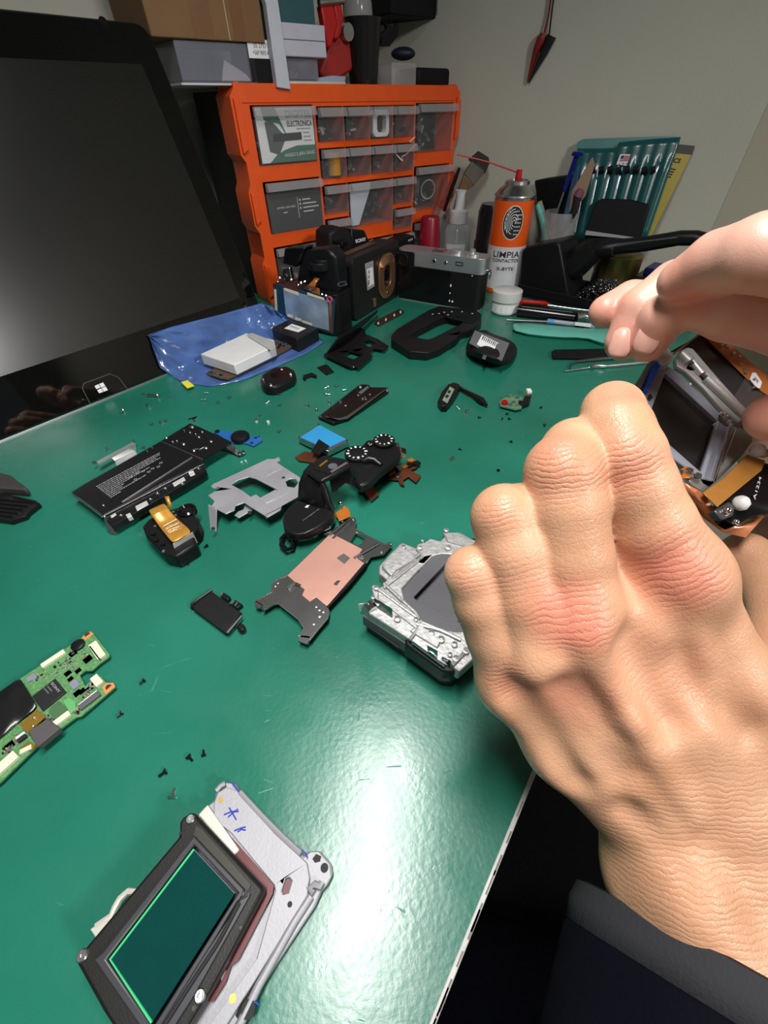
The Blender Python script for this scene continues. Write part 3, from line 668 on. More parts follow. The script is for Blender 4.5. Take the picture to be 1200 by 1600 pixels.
# ------------------------------------------------------------------ on top of the cabinet
ZT = 262
PT = PC.off(-18)
def tbox(name, px, dep, m_, label, cat, plane=None, bev=1.0, z=None, **k):
    """box whose front face is traced on a plane: px = (left, right, top, bottom)"""
    P_ = plane or PT; a0, b0 = P_.uv(px[0], px[3]); a1, b1 = P_.uv(px[1], px[2])
    if z is not None: b0 = z
    o = MB().box(P_.at(a0, b0), P_.u * (a1 - a0), P_.v * (b1 - b0), -P_.n * dep).build(name, m_, bevel=bev, **k)
    return tag(o, label, cat), P_, a0, b0, a1, b1
def openbin(P_, a0, b0, a1, b1, dep, t=1.5):
    m = MB(); m.box(P_.at(a0, b0), P_.u * (a1 - a0), P_.v * t, -P_.n * dep)
    m.box(P_.at(a0, b0 + t), P_.u * (a1 - a0), P_.v * (b1 - b0 - t), -P_.n * t); m.box(P_.at(a0, b0 + t, -dep + t), P_.u * (a1 - a0), P_.v * (b1 - b0 - t), -P_.n * t)
    m.box(P_.at(a0, b0 + t, -t), P_.u * t, P_.v * (b1 - b0 - t), -P_.n * (dep - 2 * t)); m.box(P_.at(a1 - t, b0 + t, -t), P_.u * t, P_.v * (b1 - b0 - t), -P_.n * (dep - 2 * t))
    return m
SMOKE = mat('smoky_clear_plastic', (.30, .31, .38), .2, alpha=.34)
PB = Plane(PC.at(-55, 259), cu, UZ).off(-6)
def bb(px0, px1, py): return PB.uv(px0, py)[0], PB.uv(px1, py)[0]
a0, a1 = bb(282, 400, 110)
o = openbin(PB, a0, 0, a1, 34, 110).build('storage_bin', SMOKE, bevel=.6); tag(o, 'clear plastic bin holding papers under the cardboard box on the cabinet', 'bin')
m = MB().plate([PB.at(a0 + 50, 2, -3), PB.at(a0 + 90, 2, -3), PB.at(a0 + 84, 8, -3), PB.at(a0 + 58, 20, -3)], -CN * .6); tag(m.build('paper_slip', PAPER), 'white paper slip inside the clear bin on the cabinet', 'paper')
TRAYM = mat('white_tray', (.55, .55, .58), .6)
m = MB().box(PB.at(a0 - 4, -2.2, 4), cu * 165, UZ * 2, -CN * 118); tag(m.build('white_board', TRAYM), 'thin white board under the clear bin, jutting past the cabinet edge', 'board')
CARDB = mat('brown_cardboard', (.19, .10, .045), .85, bump=.3, bscale=200, var=.08, vscale=25)
a0, a1 = bb(236, 412, 60)
bx = MB().box(PB.at(a0, 35, 3), cu * (a1 - a0), UZ * 40, -CN * 120).build('cardboard_box', CARDB, bevel=1.2); tag(bx, 'brown cardboard box with tape strips on top of the clear bin', 'box')
for f0, f1 in ((.36, .53), (.71, .82)): MB().box(PB.at(a0 + (a1 - a0) * f0, 35.5, 3.1), cu * (a1 - a0) * (f1 - f0), UZ * 39, CN * .25).build('packing_tape', mat('brown_packing_tape', (.17, .075, .025), .4), bx)
MB().box(PB.at(a0 + (a1 - a0) * .66, 35.5, 3.1), cu * 1.2, UZ * 40, CN * .3).build('flap_seam', mat('pale_cardboard_edge', (.45, .33, .2), .8), bx)
a0, a1 = bb(250, 412, 20)
tag(openbin(PB, a0, 76, a1, 140, 110).build('plastic_tub', SMOKE, bevel=.8), 'large smoky clear plastic tub on top of the cardboard box', 'tub')
m = MB().box(PB.at(a0 + 12, 78, -12), cu * 34, UZ * 55, -CN * 60); tag(m.build('purple_blue_packet', mat('indigo_packet', (.03, .02, .16), .5), bevel=2), 'dark purple-blue packet inside the smoky plastic tub', 'packet')
# white slotted frame standing beside the bin, black box behind it
a0 = PB.uv(388, 110)[0]; a1 = PB.uv(446, 110)[0]
m = MB().plate([PB.at(a1 - 22, -4, 12), PB.at(a1 - 2, -6, 12), PB.at(a1 - 8, 150, 12), PB.at(a1 - 40, 150, 12), PB.at(a1 - 40, 78, 12), PB.at(a1 - 26, 76, 12), PB.at(a1 - 22, 66, 12)], -CN * 10)
tag(m.build('white_polystyrene_frame', mat('cold_white_plastic', (.52, .53, .60), .6), bevel=1), 'tall white plastic frame with ruler marks between the cardboard box and the teal box', 'frame')
bk = MB().box(PB.at(a0 + 2, 0, 0), cu * (a1 - a0 - 16), UZ * 72, -CN * 50).build('black_box', BLKM, bevel=1); tag(bk, 'black box with a small white phone-number label beside the clear bin', 'box')
lb = MB().box(PB.at(a0 + 4, 22, .1), cu * 36, UZ * 16, CN * .3).build('paper_label', PAPER, bk)
text('55 2757186', PB.at(a0 + 12, 31, .5), PB.at(a0 + 38, 31, .5), PB.at(a0 + 12, 35, .5), INK, bk)
text('+569 9693 4627', PB.at(a0 + 10, 25, .5), PB.at(a0 + 38, 25, .5), PB.at(a0 + 10, 29, .5), INK, bk)
# boxes right of it
PR = PC.off(-14)
ZR = 256.5
def rbox(name, x0, x1, y0, y1, dep, mm, label, cat, off=-14, z0=None, z1=None, bev=1):
    P_ = PC.off(off); a0, b0 = P_.uv(x0, y1); a1, b1 = P_.uv(x1, y0); z0 = b0 if z0 is None else z0; z1 = b1 if z1 is None else z1
    o = MB().box(P_.at(a0, z0), cu * (a1 - a0), UZ * (z1 - z0), -CN * dep).build(name, mm, bevel=bev); tag(o, label, cat); return o, P_, a0, a1, z0, z1
PILE = mat('cream_pad', (.55, .52, .46), .7)
o, P_, a0, a1, z0, z1 = rbox('foam_pad', 447, 541, 128, 138, 90, PILE, 'cream foam pad lying on the cabinet under the clear box', 'pad', z0=256.3, z1=262, bev=2)
o = openbin(PC.off(-20), PC.off(-20).uv(444, 120)[0], 262.3, PC.off(-20).uv(498, 120)[0], 284, 60).build('small_clear_box', SMOKE, bevel=.5); tag(o, 'small clear plastic box with loose parts under the white box', 'box')
m = MB(); random.seed(5)
for i in range(10): m.ball(PC.at(PC.uv(450 + i * 4, 120)[0], 266 + random.random() * 8, -38), random.uniform(2, 4), 8)
tag(m.build('metal_bits', STEEL), 'small shiny metal bits inside the clear box on the cabinet', 'metal parts', kind='stuff')
o, P_, a0, a1, z0, z1 = rbox('white_carton', 443, 509, 65, 104, 80, mat('cold_white_carton', (.50, .50, .58), .7), 'small white carton below the teal box, on the clear box', 'box', z0=284.5, z1=314)
MB().box(P_.at(a0, (z0 + z1) / 2, .1), cu * (a1 - a0), UZ * .8, CN * .2).build('lid_seam', GREY, o)
rbox('teal_box', 443, 491, 12, 64, 80, mat('dark_teal_card', (.02, .085, .10), .6), 'dark teal box standing on the white carton', 'box', off=-24, z0=314.4, z1=352)
rbox('cream_carton', 443, 486, -10, 11, 80, mat('cream_card', (.35, .34, .26), .7), 'cream carton at the top edge of the picture, on the teal box', 'box', off=-26, z0=352.4, z1=390)
# red object, blue cloth, clamp
PR = PC.off(-40)
m = MB().plate([PR.hit(x, y) for x, y in ((500, 118), (520, 62), (553, 66), (562, 108), (540, 124), (508, 130))], -CN * 30); red = m.build('red_case', mat('faded_red', (.33, .018, .016), .55), bevel=3); tag(red, 'red plastic case behind the black cup on the cabinet', 'case')
red.location.z += .004
PG = PC.off(-30)
m = MB()
m.plate([PG.hit(x, y) for x, y in ((501, 8), (520, 4), (528, 40), (518, 74), (512, 74))], -CN * 12)
m.plate([PG.hit(x, y) for x, y in ((521, 4), (534, 6), (538, 30), (530, 62), (522, 60), (528, 40))], -CN * 12)
cl_ = m.build('spring_clamp', RED, bevel=2); tag(cl_, 'red spring clamp jaws hanging above the red case', 'clamp')
m = MB().cyl(PG.hit(545, 50), PG.at(PG.uv(545, 50)[0], PG.uv(545, 50)[1], -30), 9, n=20); m.cyl(PG.hit(498, 4), PG.hit(536, 0), 4, n=12); m.build('steel_bolt', STEEL, cl_)
m = MB().plate([PG.hit(x, y) for x, y in ((495, 122), (520, 118), (541, 119), (539, 133), (495, 131))], -CN * 30); tag(m.build('blue_cloth', mat('pale_blue_cloth', (.30, .36, .48), .9, bump=1, bscale=150), bevel=3), 'folded pale blue cloth on the foam pad below the red case', 'cloth')
m = MB().ball(PC.off(-60).hit(560, 22), 26, 20, sc=(.8, .8, 1.3)); tag(m.build('clear_bulb', mat('hazy_clear', (.5, .5, .5), .15, alpha=.5)), 'clear rounded plastic dome above the black cup', 'dome')
# black cup
cc = PC.at(PC.uv(590, 140)[0] + 6, 257, -42)
cup = MB().lathe(cc, UZ, [(20, 0), (21, 1), (27, 66), (28, 70), (26, 70), (20, 6)], 40).build('black_cup', mat('black_cup_plastic', (.008, .008, .009), .25)); tag(cup, 'black cup full of dark tools at the middle of the cabinet top', 'cup')
tl = thing('black_pliers', 'black tool handles sticking out of the black cup', 'pliers', cc + UZ * 40)
PK = PC.off(-38)
m = MB(); m.plate([PK.hit(x, y) for x, y in ((553, 64), (548, 44), (563, 30), (578, 36), (600, 56), (598, 72))], -CN * 8); m.build('handle', BLKM, tl, bevel=2)
m = MB(); m.plate([PK.hit(x, y) for x, y in ((590, 72), (594, 56), (606, 44), (602, 34), (612, 42), (618, 44), (620, 36), (624, 38), (622, 56), (610, 72))], -CN * 8); m.build('handle', BLKM, tl, bevel=1.5)
rbox('black_case', 652, 713, 107, 142, 60, BLKM, 'flat black case at the right end of the cabinet top', 'case', off=-30, z0=256.6, bev=5)
o = openbin(PC.off(-32), PC.off(-32).uv(612, 120)[0], 257, PC.off(-32).uv(650, 120)[0], 284, 40).build('crumpled_bag', mat('very_clear_film', (.5, .5, .52), .15, alpha=.28)); tag(o, 'clear crumpled plastic pack between the black cup and the black case', 'pack')
m = MB().ball(PC.off(-50).hit(630, 84), 13, 16, sc=(1.5, .8, .6)); tag(m.build('blue_black_pouch', mat('midnight_blue', (.003, .008, .02), .5)), 'dark blue pouch on top of the clear pack behind the cup', 'pouch')
m = MB().box(PC.off(-30).at(PC.off(-30).uv(556, 140)[0], 256.6), cu * 60, UZ * 3.5, -CN * 70); 
# wall shelf unit at the top edge
sx0 = Pw.uv(700, 0)[0]
SHP = PC.off(-60)
a0, b0 = SHP.uv(610, 22); a1 = SHP.uv(688, 22)[0]
sh = MB().box(SHP.at(a0, b0), cu * (a1 - a0 - 8), UZ * 60, -CN * 120).build('wall_cabinet', BLKM, bevel=2); tag(sh, 'black wall box at the top edge above the cabinet', 'wall box')
MB().box(SHP.at(a1 - 12, b0 + 4, 2), cu * 5, UZ * 56, CN * 1).build('grey_trim', GREY, sh)
# test probes hanging on the wall
PW = Pw.off(4)
for nm, path, tip, col, lab in (
    ('red', [(862, -10), (858, 20), (850, 52)], [(850, 54), (846, 62), (838, 78), (824, 128)], RED, 'red test probe hanging by its wire on the wall'),
    ('blk', [(866, -10), (862, 20), (858, 55)], [(862, 56), (858, 66), (850, 82), (826, 130)], BLK, 'black test probe hanging beside the red one on the wall')):
    t = thing('test_probe', lab, 'test probe', PW.hit(*tip[0]))
    pts = [PW.hit(*p) for p in tip]
    MB().tube(pts, [5.5, 7.5, 5.0, .9] if nm == 'red' else [7.5, 6.5, 6, .9], 12).build('probe_body', mat('dull_' + nm, (.20, .012, .012) if nm == 'red' else (.010, .010, .011), .4), t)
    wp = [PW.hit(*p) for p in path]; wp.insert(0, wp[0] + UZ * 100)
    MB().tube(wp, 1.3, 8).build('wire', mat('dull_' + nm), t)
# ------------------------------------------------------------------ cameras and bottles at the back of the bench
def VP(p1, p2, z=0): a = T(*p1, z); b = T(*p2, z); return Plane(a, b - a, UZ)
def away(p): return nrm(V3(p[0], p[1], 0))
def stand(px, py, r): p = T(px, py); return p + away(p) * r
def zat(P, py):
    v = np.array(P) - EYE; k = (800 - py) / F; return (v @ UP - k * (v @ FW)) / (k * FW[2] - UP[2])
def depth(P): return (np.array(P) - EYE) @ FW
# --- rangefinder style camera, seen from the back
PX = VP((622, 466), (735, 486)); nX = PX.n
def lx(P, x, y): return P.hit(x, y)
W1 = np.linalg.norm(T(622, 466) - T(745, 487)); HX = 74
XC = MAT_X = mat('silver_top', (.66, .66, .69), .34, .85, bump=.1, bscale=900)
rf = thing('rangefinder_camera', 'silver-topped black rangefinder camera seen from the back, beside the spray bottle', 'camera', PX.at(W1 / 2, 0, -20))
MB().plate(rrect(Plane(PX.at(0, 0, -17), PX.u, -PX.n), -2, -17, W1 + 2, 17, 9), UZ * 52).build('body', LEATH, rf, bevel=.6)
z1 = 52; 
MB().plate([p + UZ * z1 for p in rrect(Plane(PX.at(0, 0, -17), PX.u, -PX.n), -3, -17.5, W1 + 3, 17.5, 10)], UZ * 21).build('top_plate', XC, rf, bevel=1.6, seg=3)
MB().plate([p - UZ * .1 for p in rrect(Plane(PX.at(0, 0, -17), PX.u, -PX.n), -2.6, -17.6, W1 + 2.6, 17.6, 9)], UZ * 1.6).build('base_plate', XC, rf)
MB().plate(rrect(PX, 2, 3, W1 * .66, 51, 2, .2), nX * 1.6).build('rear_screen', BLKG, rf, bevel=.4)
ef = PX.uv(621, 403)
vf = MB(); vf.plate(rrect(PX, 1, 49, 29, 71, 3, .2), nX * 2); vf.lathe(PX.at(11, 60, 1.5), nX, [(10, 0), (10, 4), (7.5, 5), (7, 2.6), (0.1, 2.4)], 30); vf.build('viewfinder', BLK, rf, bevel=.4)
for x, y in ((679, 407), (697, 410)):
    a, b = PX.uv(x, y); MB().lathe(PX.at(a, b, .5), nX, [(2.6, 0), (2.6, 1.2), (2, 1.8)], 20).build('button', CHROME, rf)
a, b = PX.uv(718, 412); MB().plate(rrect(PX, a - 6, b - 2.6, a + 6, b + 2.6, 1, .6), nX * .6, [rrect(PX, a - 4.8, b - 1.6, a + 4.8, b + 1.6, .6, .6)]).build('thumb_wheel_frame', INK, rf)
for x, y, r, h, mm in ((708, 396, 10, 6, XC), (734, 402, 9, 4, XC), (733, 394, 4.5, 9, XC)):
    a, b = PX.uv(x, y); MB().lathe(PX.at(a, 72.5, -14), UZ, [(r, 0), (r, h - .6), (r - .6, h), (0.1, h)], 32).build('top_dial', mm, rf)
a, b = PX.uv(682, 392); m = MB(); m.box(PX.at(a - 9, 73, -20), PX.u * 18, UZ * 1.2, nX * 16); m.box(PX.at(a - 9, 74.2, -20), PX.u * 2, UZ * 2, nX * 16); m.box(PX.at(a + 7, 74.2, -20), PX.u * 2, UZ * 2, nX * 16); m.build('hot_shoe', STEEL, rf)
for x, y, s in ((704, 446, 2), (703, 458, 1.2), (702, 470, 1.6), (707, 471, 1.6), (738, 431, .9)):
    a, b = PX.uv(x, y); MB().plate(ring(PX.at(a, b, .1), s, 10, PX.u, UZ), nX * .5).build('rear_button', WINK, rf)
m = MB(); c0 = PX.at(W1 + 3, 56, -14); m.tube([c0, c0 + PX.u * 6], 1.6, 10); m.build('strap_lug', CHROME, rf); m = MB(); m.tube([c0 + PX.u * 6 + V3(0, 0, 5 * math.cos(t)) + nX * 3.5 * math.sin(t) - UZ * 6 for t in np.linspace(0, 6.28, 18)], .8, 8)
m.build('strap_ring', CHROME, rf); m = MB()
c1 = PX.at(-5, 58, -6); m.tube([c1 + V3(0, 0, 8 * math.cos(t)) + PX.u * 5 * math.sin(t) for t in np.linspace(0, 6.28, 22)], .7, 8); m.build('strap_ring', CHROME, rf)

# --- instant camera on its end beside it
PL = VP((556, 503), (620, 464)); nL = PL.n
WL = 124
P0 = Plane(PL.o, PL.u, UZ)
lip = thing('instant_camera', 'black instant camera with copper lens surround, next to the rangefinder camera', 'camera', P0.at(60, 0, -18))
WLr = np.linalg.norm(T(620, 464) - T(556, 503)); WLr = max(WLr, 100)
MB().plate(rrect(P0, -2, 0.2, WLr + 4, 84, 9, 0), -nL * 34).build('body', mat('black_instant_body', (.012, .011, .011), .4, bump=.4, bscale=500), lip, bevel=2.5, seg=3)
m = MB()
for i in range(22): m.box(P0.at(-3.4, 8 + i * 3.1, -4), P0.u * 1.6, UZ * 1.7, -nL * 26)
m.build('grip_ridges', BLK, lip)
COP = mat('copper_metal', (.55, .27, .14), .35, .85, var=.1)
a0, b1 = P0.uv(591, 403); a1, b0 = P0.uv(616, 458)
ac, bc_ = P0.uv(603, 431); hw, hh = (a1 - a0) / 2, (b1 - b0) / 2; hh = min(hh, 32); hw = min(hw, 26)
MB().plate(rrect(P0, ac - hw, bc_ - hh, ac + hw, bc_ + hh, hw * .8, .3), nL * 3, [rrect(P0, ac - hw * .42, bc_ - hh * .5, ac + hw * .42, bc_ + hh * .5, hw * .4, .3)]).build('lens_surround', COP, lip, bevel=1)
m = MB()
for i in range(4): m.tube([P0.at(ac - (hw - 3 - i * 2.6) * math.cos(t), bc_ + hh * .45 + (hh * .48 - i * 3.2) * math.sin(t), 3.5) for t in np.linspace(.2, 2.95, 14)], .35, 6)
m.build('surround_ribs', mat('pale_copper', (.75, .5, .38), .3, .8), lip)
MB().lathe(P0.at(ac, bc_ + 1, .3), nL, [(8, 0), (8, 1.5), (5, 1.8), (.1, 1.2)], 24).build('lens', BLKG, lip)
MB().plate(ring(P0.at(ac, bc_ - hh * .78, 3.35), 2.2, 12, P0.u, UZ), nL * .4).build('focus_window', CHROME, lip)
a, b = P0.uv(585, 480); MB().plate(rrect(P0, a - 4, max(b - 6, 6), a + 4, max(b - 6, 6) + 13, 2.5, .3), nL * 1.2).build('shutter_button', COP, lip, bevel=.3)
sa = P0.uv(572, 408); sb = P0.uv(582, 452)
MB().plate([P0.hit(570, 412), P0.hit(574, 454), P0.hit(585, 447), P0.hit(583, 407)], nL * .3).build('sticker_sheet', mat('grey_label_film', (.30, .30, .31), .5), lip)
MB().plate([P0.off(.4).hit(573, 421), P0.off(.4).hit(576, 448), P0.off(.4).hit(584, 443), P0.off(.4).hit(582, 417)], nL * .2).build('paper_label', PAPER, lip)
m = MB()
for i in range(12):
    if i in (3, 7): continue
    y = 423 + i * 1.9; m.plate([P0.off(.7).hit(575.4, y), P0.off(.7).hit(575.5, y + 1.1), P0.off(.7).hit(577.6, y + .2), P0.off(.7).hit(577.5, y - 1)], nL * .1)
m.build('bar_code', INK, lip)
m = MB(); m.box(P0.at(12, 84.5, -26), P0.u * 80, UZ * 1.5, nL * 10); m.build('top_trim', mat('dark_copper', (.22, .12, .07), .4, .7), lip)

# --- dismantled camera with its bare board facing the viewer
PS = VP((433, 508), (519, 526)); nS = PS.n; WS = np.linalg.norm(T(433, 508) - T(519, 526))
dc = thing('dismantled_camera', 'black camera without its back, bare silver shield and board facing out, beside the battery', 'camera', PS.at(WS / 2, 0, -20))
HS = PS.uv(522, 470)[1]
MB().plate(rrect(Plane(PS.at(0, 0, -22), PS.u, -PS.n), -1, -20, WS + 12, 20, 9), UZ * (HS + 6)).build('body_shell', BLK, dc, bevel=1)
def q(P_, L): return [P_.hit(*p) for p in L]
PS1 = PS.off(1.5)
MB().plate(q(PS1, [(427, 448), (434, 444), (523, 468), (520, 523), (429, 490)]), -nS * 2).build('board', mat('navy_board', (.015, .05, .10), .35), dc)
SH = mat('blue_reflection_shield', (.42, .55, .68), .42, .55, bump=.4, bscale=30, var=.35, vscale=35)  # silver metal; the blue base colour paints in its bright blue reflection
PS2 = PS.off(2.8)
MB().plate(q(PS2, [(442, 450), (446, 453), (512, 470), (514, 517), (492, 511), (463, 503), (447, 493)]), -nS * 1).build('shield_plate', SH, dc, bevel=.2)
m = MB()
for L in ([(444, 450), (466, 457), (466, 462), (444, 454)], [(480, 457), (506, 466), (506, 469), (480, 461)], [(449, 491), (457, 493), (457, 497), (449, 495)], [(461, 496), (470, 499), (470, 502), (461, 500)], [(472, 501), (487, 506), (487, 509), (472, 505)], [(428, 452), (431, 453), (433, 488), (430, 487)]):
    m.plate(q(PS.off(3.4), L), -nS * 1)
m.build('connector', CREAM, dc)
MB().plate(q(PS.off(3), [(514, 470), (518, 472), (519, 520), (514, 518)]), -nS * 1).build('copper_strip', COP, dc)
rg = PS.uv(517, 467); MB().lathe(PS.at(rg[0], rg[1], 2), nS, [(4.2, 0), (4.2, 2), (3, 2), (3, 0)], 22).build('red_ring', mat('pink_ring', (.5, .12, .2), .4), dc)
m = MB(); P9 = PS.off(4)
m.grid([[P9.hit(474, 451), P9.hit(487, 455)], [P9.hit(484, 444) + nS * 3, P9.hit(494, 449) + nS * 3], [P9.hit(492, 437) + nS * 5, P9.hit(498, 440) + nS * 5], [P9.hit(490, 434) - nS * 2, P9.hit(498, 436) - nS * 2]])
m.build('flex_ribbon', FLEX, dc, solid=.3)
MB().plate(q(P9, [(484, 452), (489, 447), (499, 451), (500, 461), (487, 457)]), -nS * .4).build('flex_pad', FLEX, dc)
MB().plate(q(PS.off(2), [(444, 444), (463, 440), (465, 455), (445, 449)]), -nS * 4).build('flex_sheet', FLEXD, dc)
# prism housing, hood and dials on top of it
PS4 = PS.off(-8)
m = MB().plate(q(PS4, [(441, 412), (444, 388), (476, 387), (470, 404), (463, 418)]), -nS * 22); m.build('viewfinder_hood', BLKG, dc, bevel=2)
m = MB().plate(q(PS.off(-14), [(463, 440), (470, 392), (512, 388), (524, 400), (530, 452), (522, 470), (500, 452)]), -nS * 26); m.build('top_housing', BLK, dc, bevel=4)
m = MB().plate(q(PS.off(-4), [(441, 420), (452, 418), (456, 436), (448, 440), (440, 436)]), -nS * 6); m.build('silver_mount', CHROME, dc, bevel=1)
m = MB()
for x, y, s in ((437, 434, 2.4), (455, 437, 2.2), (470, 442, 2.2), (476, 440, 2), (466, 445, 1.6), (434, 440, 1.6), (509, 462, 2), (503, 460, 1.6)): MB().ball(PS.off(3).hit(x, y), s, 8).build('metal_fitting', CHROME, dc)
for x, y, r in ((500, 408, 17), (504, 404, 13)):
    p = PS.off(-20).hit(x, y); MB().lathe(p - UZ * 8, UZ, [(r, 0), (r, 7), (r - 1.5, 8.5), (.1, 8.5)], 36).build('control_dial', BLK, dc)
# --- two mirrorless cameras standing behind it
PA = VP((512, 500), (600, 455)); PA = PC.off(70)
c5 = thing('mirrorless_camera', 'black mirrorless camera with a white name on its prism, behind the instant camera', 'camera', PA.at(PA.uv(540, 480)[0], 1, -30))
PA_ = PA.off(0)
prism_top = PA_.uv(575, 357)[1]
MB().plate([PA_.hit(*p) for p in ((549, 395), (548, 358), (570, 360), (577, 376), (600, 384), (600, 420), (552, 430))], -CN * 30).build('prism_housing', BLK, c5, bevel=2)
MB().plate([PA.off(14).hit(*p) for p in ((514, 390), (514, 365), (524, 357), (544, 357), (552, 368), (552, 400), (540, 425), (520, 420))], -CN * 40).build('hand_grip', LEATH, c5, bevel=4)
a0 = PA_.uv(530, 470)[0]; MB().box(PA_.at(a0, 0.2, -6), cu * 118, UZ * (PA_.uv(560, 395)[1]), -CN * 34).build('body', LEATH, c5, bevel=5)
ptext('SONY', PA.off(.2), (556, 380), (572.5, 376), (554.8, 374.5), WINK, c5, bold=.03)
for x, y, r in ((531, 377, 11), (531, 398, 12), (527, 392, 8)):
    p = PA.off(16).hit(x, y); MB().lathe(p - UZ * 4, UZ, [(r, 0), (r, 5), (r - 1, 6), (.1, 6)], 32).build('control_dial', BLKG, c5)
m = MB()
for x, y in ((519, 401), (527, 403), (534, 410), (529, 385), (511, 426), (519, 426)): m.ball(PA.off(24).hit(x, y), 1.3, 8)
m.build('dial_mark', CHROME, c5)
m = MB(); P6 = PS.off(8); lug = [(499, 448), (503, 443), (511, 440), (513, 443), (506, 449), (501, 451)]
MB().tube([PS.off(6).hit(*p) for p in ((528, 444), (531, 441), (540, 440), (541, 444), (533, 447), (528, 446))], 1.0, 8).build('strap_lug', STEEL, c5)
MB().plate([PA.off(20).hit(*p) for p in ((527, 480), (539, 472), (542, 462), (543, 488), (528, 492))], -CN * 1).build('grey_label', GREY, c5)
PB2 = PC.off(48)
c6 = thing('mirrorless_camera', 'low black camera behind the rangefinder, small white name at its right', 'camera', PB2.at(PB2.uv(620, 400)[0], 1, -20))
MB().plate([PB2.hit(*p) for p in ((596, 392), (606, 385), (640, 368), (648, 368), (650, 400), (650, 425), (600, 440))], -CN * 30).build('top_cover', BLK, c6, bevel=2)
a0 = PB2.uv(600, 440)[0]; a1 = PB2.uv(648, 425)[0]; MB().box(PB2.at(a0, .2, -2), cu * (a1 - a0), UZ * (PB2.uv(620, 405)[1]), -CN * 26).build('body', LEATH, c6, bevel=3)
ptext('SONY', PB2.off(.2), (638, 377.5), (645.5, 374.5), (637.5, 374.8), WINK, c6, bold=.02)
# --- battery on the bag
def flatbox(name, top, z, th, mm, label, cat, bev=1.0, seg=2):
    """box from its traced top outline at height z"""
    return tag(MB().plate(TP(top, z), (0, 0, -th)).build(name, mm, bevel=bev, seg=seg), label, cat)
bt = flatbox('camera_battery', [(424, 512), (455, 497), (497, 512), (464, 530)], 19, 17.5, mat('battery_black', (.010, .010, .011), .35), 'black camera battery with a white label in front of the dismantled camera', 'battery', 1.2)
MB().plate(TP([(444, 513), (456, 506), (478, 513), (466, 519)], 19.2), (0, 0, -.2)).build('white_label', PAPER, bt)
m = MB()
for i in range(4): m.plate(TP([(452 + i * 3.5, 510 + i * 1.2), (456 + i * 3.5, 508.5 + i * 1.2), (458 + i * 3.5, 509.2 + i * 1.2), (454 + i * 3.5, 511 + i * 1.2)], 19.35), (0, 0, -.1))
m.build('label_print', GINK, bt)

# --- bottles
def cylmap(c, r, a0, aw, z0, z1):
    e = -away(c - 0); base = math.atan2(-c[1], -c[0])            # angle facing the camera
    def fn(x, y):
        th = base + (a0 + (x - .5) * aw); return c + V3(r * math.cos(th), r * math.sin(th), 0) + UZ * (z0 + (z1 - z0) * y)
    return fn
def text_cyl(s, fn, m_, parent, bold=0):
    c = bpy.data.curves.new('lettering', 'FONT'); c.body = s; c.size = 1; c.offset = bold
    t = bpy.data.objects.new('tmp', c); me = bpy.data.meshes.new_from_object(t); bpy.data.objects.remove(t); bpy.data.curves.remove(c)
    n = len(me.vertices); A = np.empty(n * 3); me.vertices.foreach_get('co', A); A = A.reshape(-1, 3); lo, hi = A.min(0), A.max(0)
    B = np.array([fn((p[0] - lo[0]) / (hi[0] - lo[0]), (p[1] - lo[1]) / (hi[1] - lo[1])) for p in A]) - ORG[parent.name]
    me.vertices.foreach_set('co', (B * MMM).ravel()); me.materials.clear(); me.materials.append(m_); me.update()
    o = bpy.data.objects.new('lettering', me); S.collection.objects.link(o); o.parent = parent; ORG[o.name] = ORG[parent.name]; return o
cr = 27.5 * depth(T(780, 455)) / F
cc = stand(780, 459, cr); zc = lambda y: zat(cc, y)
can = thing('spray_can', 'orange and white contact-cleaner spray can with a red straw nozzle', 'spray can', cc)
h1 = zc(305); hb = zc(458) + 0
CANW = mat('white_lacquer', (.66, .66, .70), .25, coat=.4); CANO = mat('orange_lacquer', (.80, .10, .008), .28, coat=.4)
hw = h1 * .52
MB().lathe(cc, UZ, [(cr - 1.5, 0), (cr, 1.5), (cr, 7)], 48, cap=False).build('orange_base_band', CANO, can)
MB().lathe(cc, UZ, [(cr, 7), (cr, hw)], 48, cap=False).build('white_label', CANW, can)
MB().lathe(cc, UZ, [(cr, hw), (cr, h1 - 4)], 48, cap=False).build('orange_label', CANO, can)
MB().lathe(cc + UZ * (h1 - 4), UZ, [(cr - .6, 0), (cr - .6, 3), (cr + 1, 4), (cr + .6, 6), (cr - 1, 7), (cr - 5, 12), (cr * .60, 18), (cr * .58, 22), (cr * .52, 23), (cr * .5, 19), (.1, 19)], 48, cap=False).build('domed_top', mat('can_metal', (.60, .60, .60), .25, 1), can)
nz = h1 + 14
MB().lathe(cc + UZ * nz, UZ, [(5, 0), (5.5, 1), (4.4, 12), (4.2, 17), (.1, 17.5)], 20).build('nozzle', RED, can)
p0 = cc + UZ * (nz + 13); ts = Plane(p0, RT, UP).hit(714, 241)
MB().tube([p0, lerp(p0, ts, .5) + UZ * 2, ts], 1.0, 8).build('straw', RED, can)
fn = cylmap(cc, cr + .1, .0, 1.5, h1 * .53, h1 * .55)
def disc_on(fn, cx, cy, rx, ry, n=32, k=6):
    m = MB(); rows = []
    for j in range(k + 1):
        rows.append([fn(cx + rx * (j / k + 1e-4) * math.cos(t), cy + ry * (j / k + 1e-4) * math.sin(t)) for t in np.linspace(0, 2 * math.pi, n)])
    return m.grid(rows)
fl_ = cylmap(cc, cr + .12, .10, 1.0, h1 * .60, h1 * .93)
disc_on(fl_, .5, .5, .50, .50).build('fingerprint_emblem', INK, can)
fw_ = cylmap(cc, cr + .3, .10, 1.0, h1 * .60, h1 * .93)
m = MB()
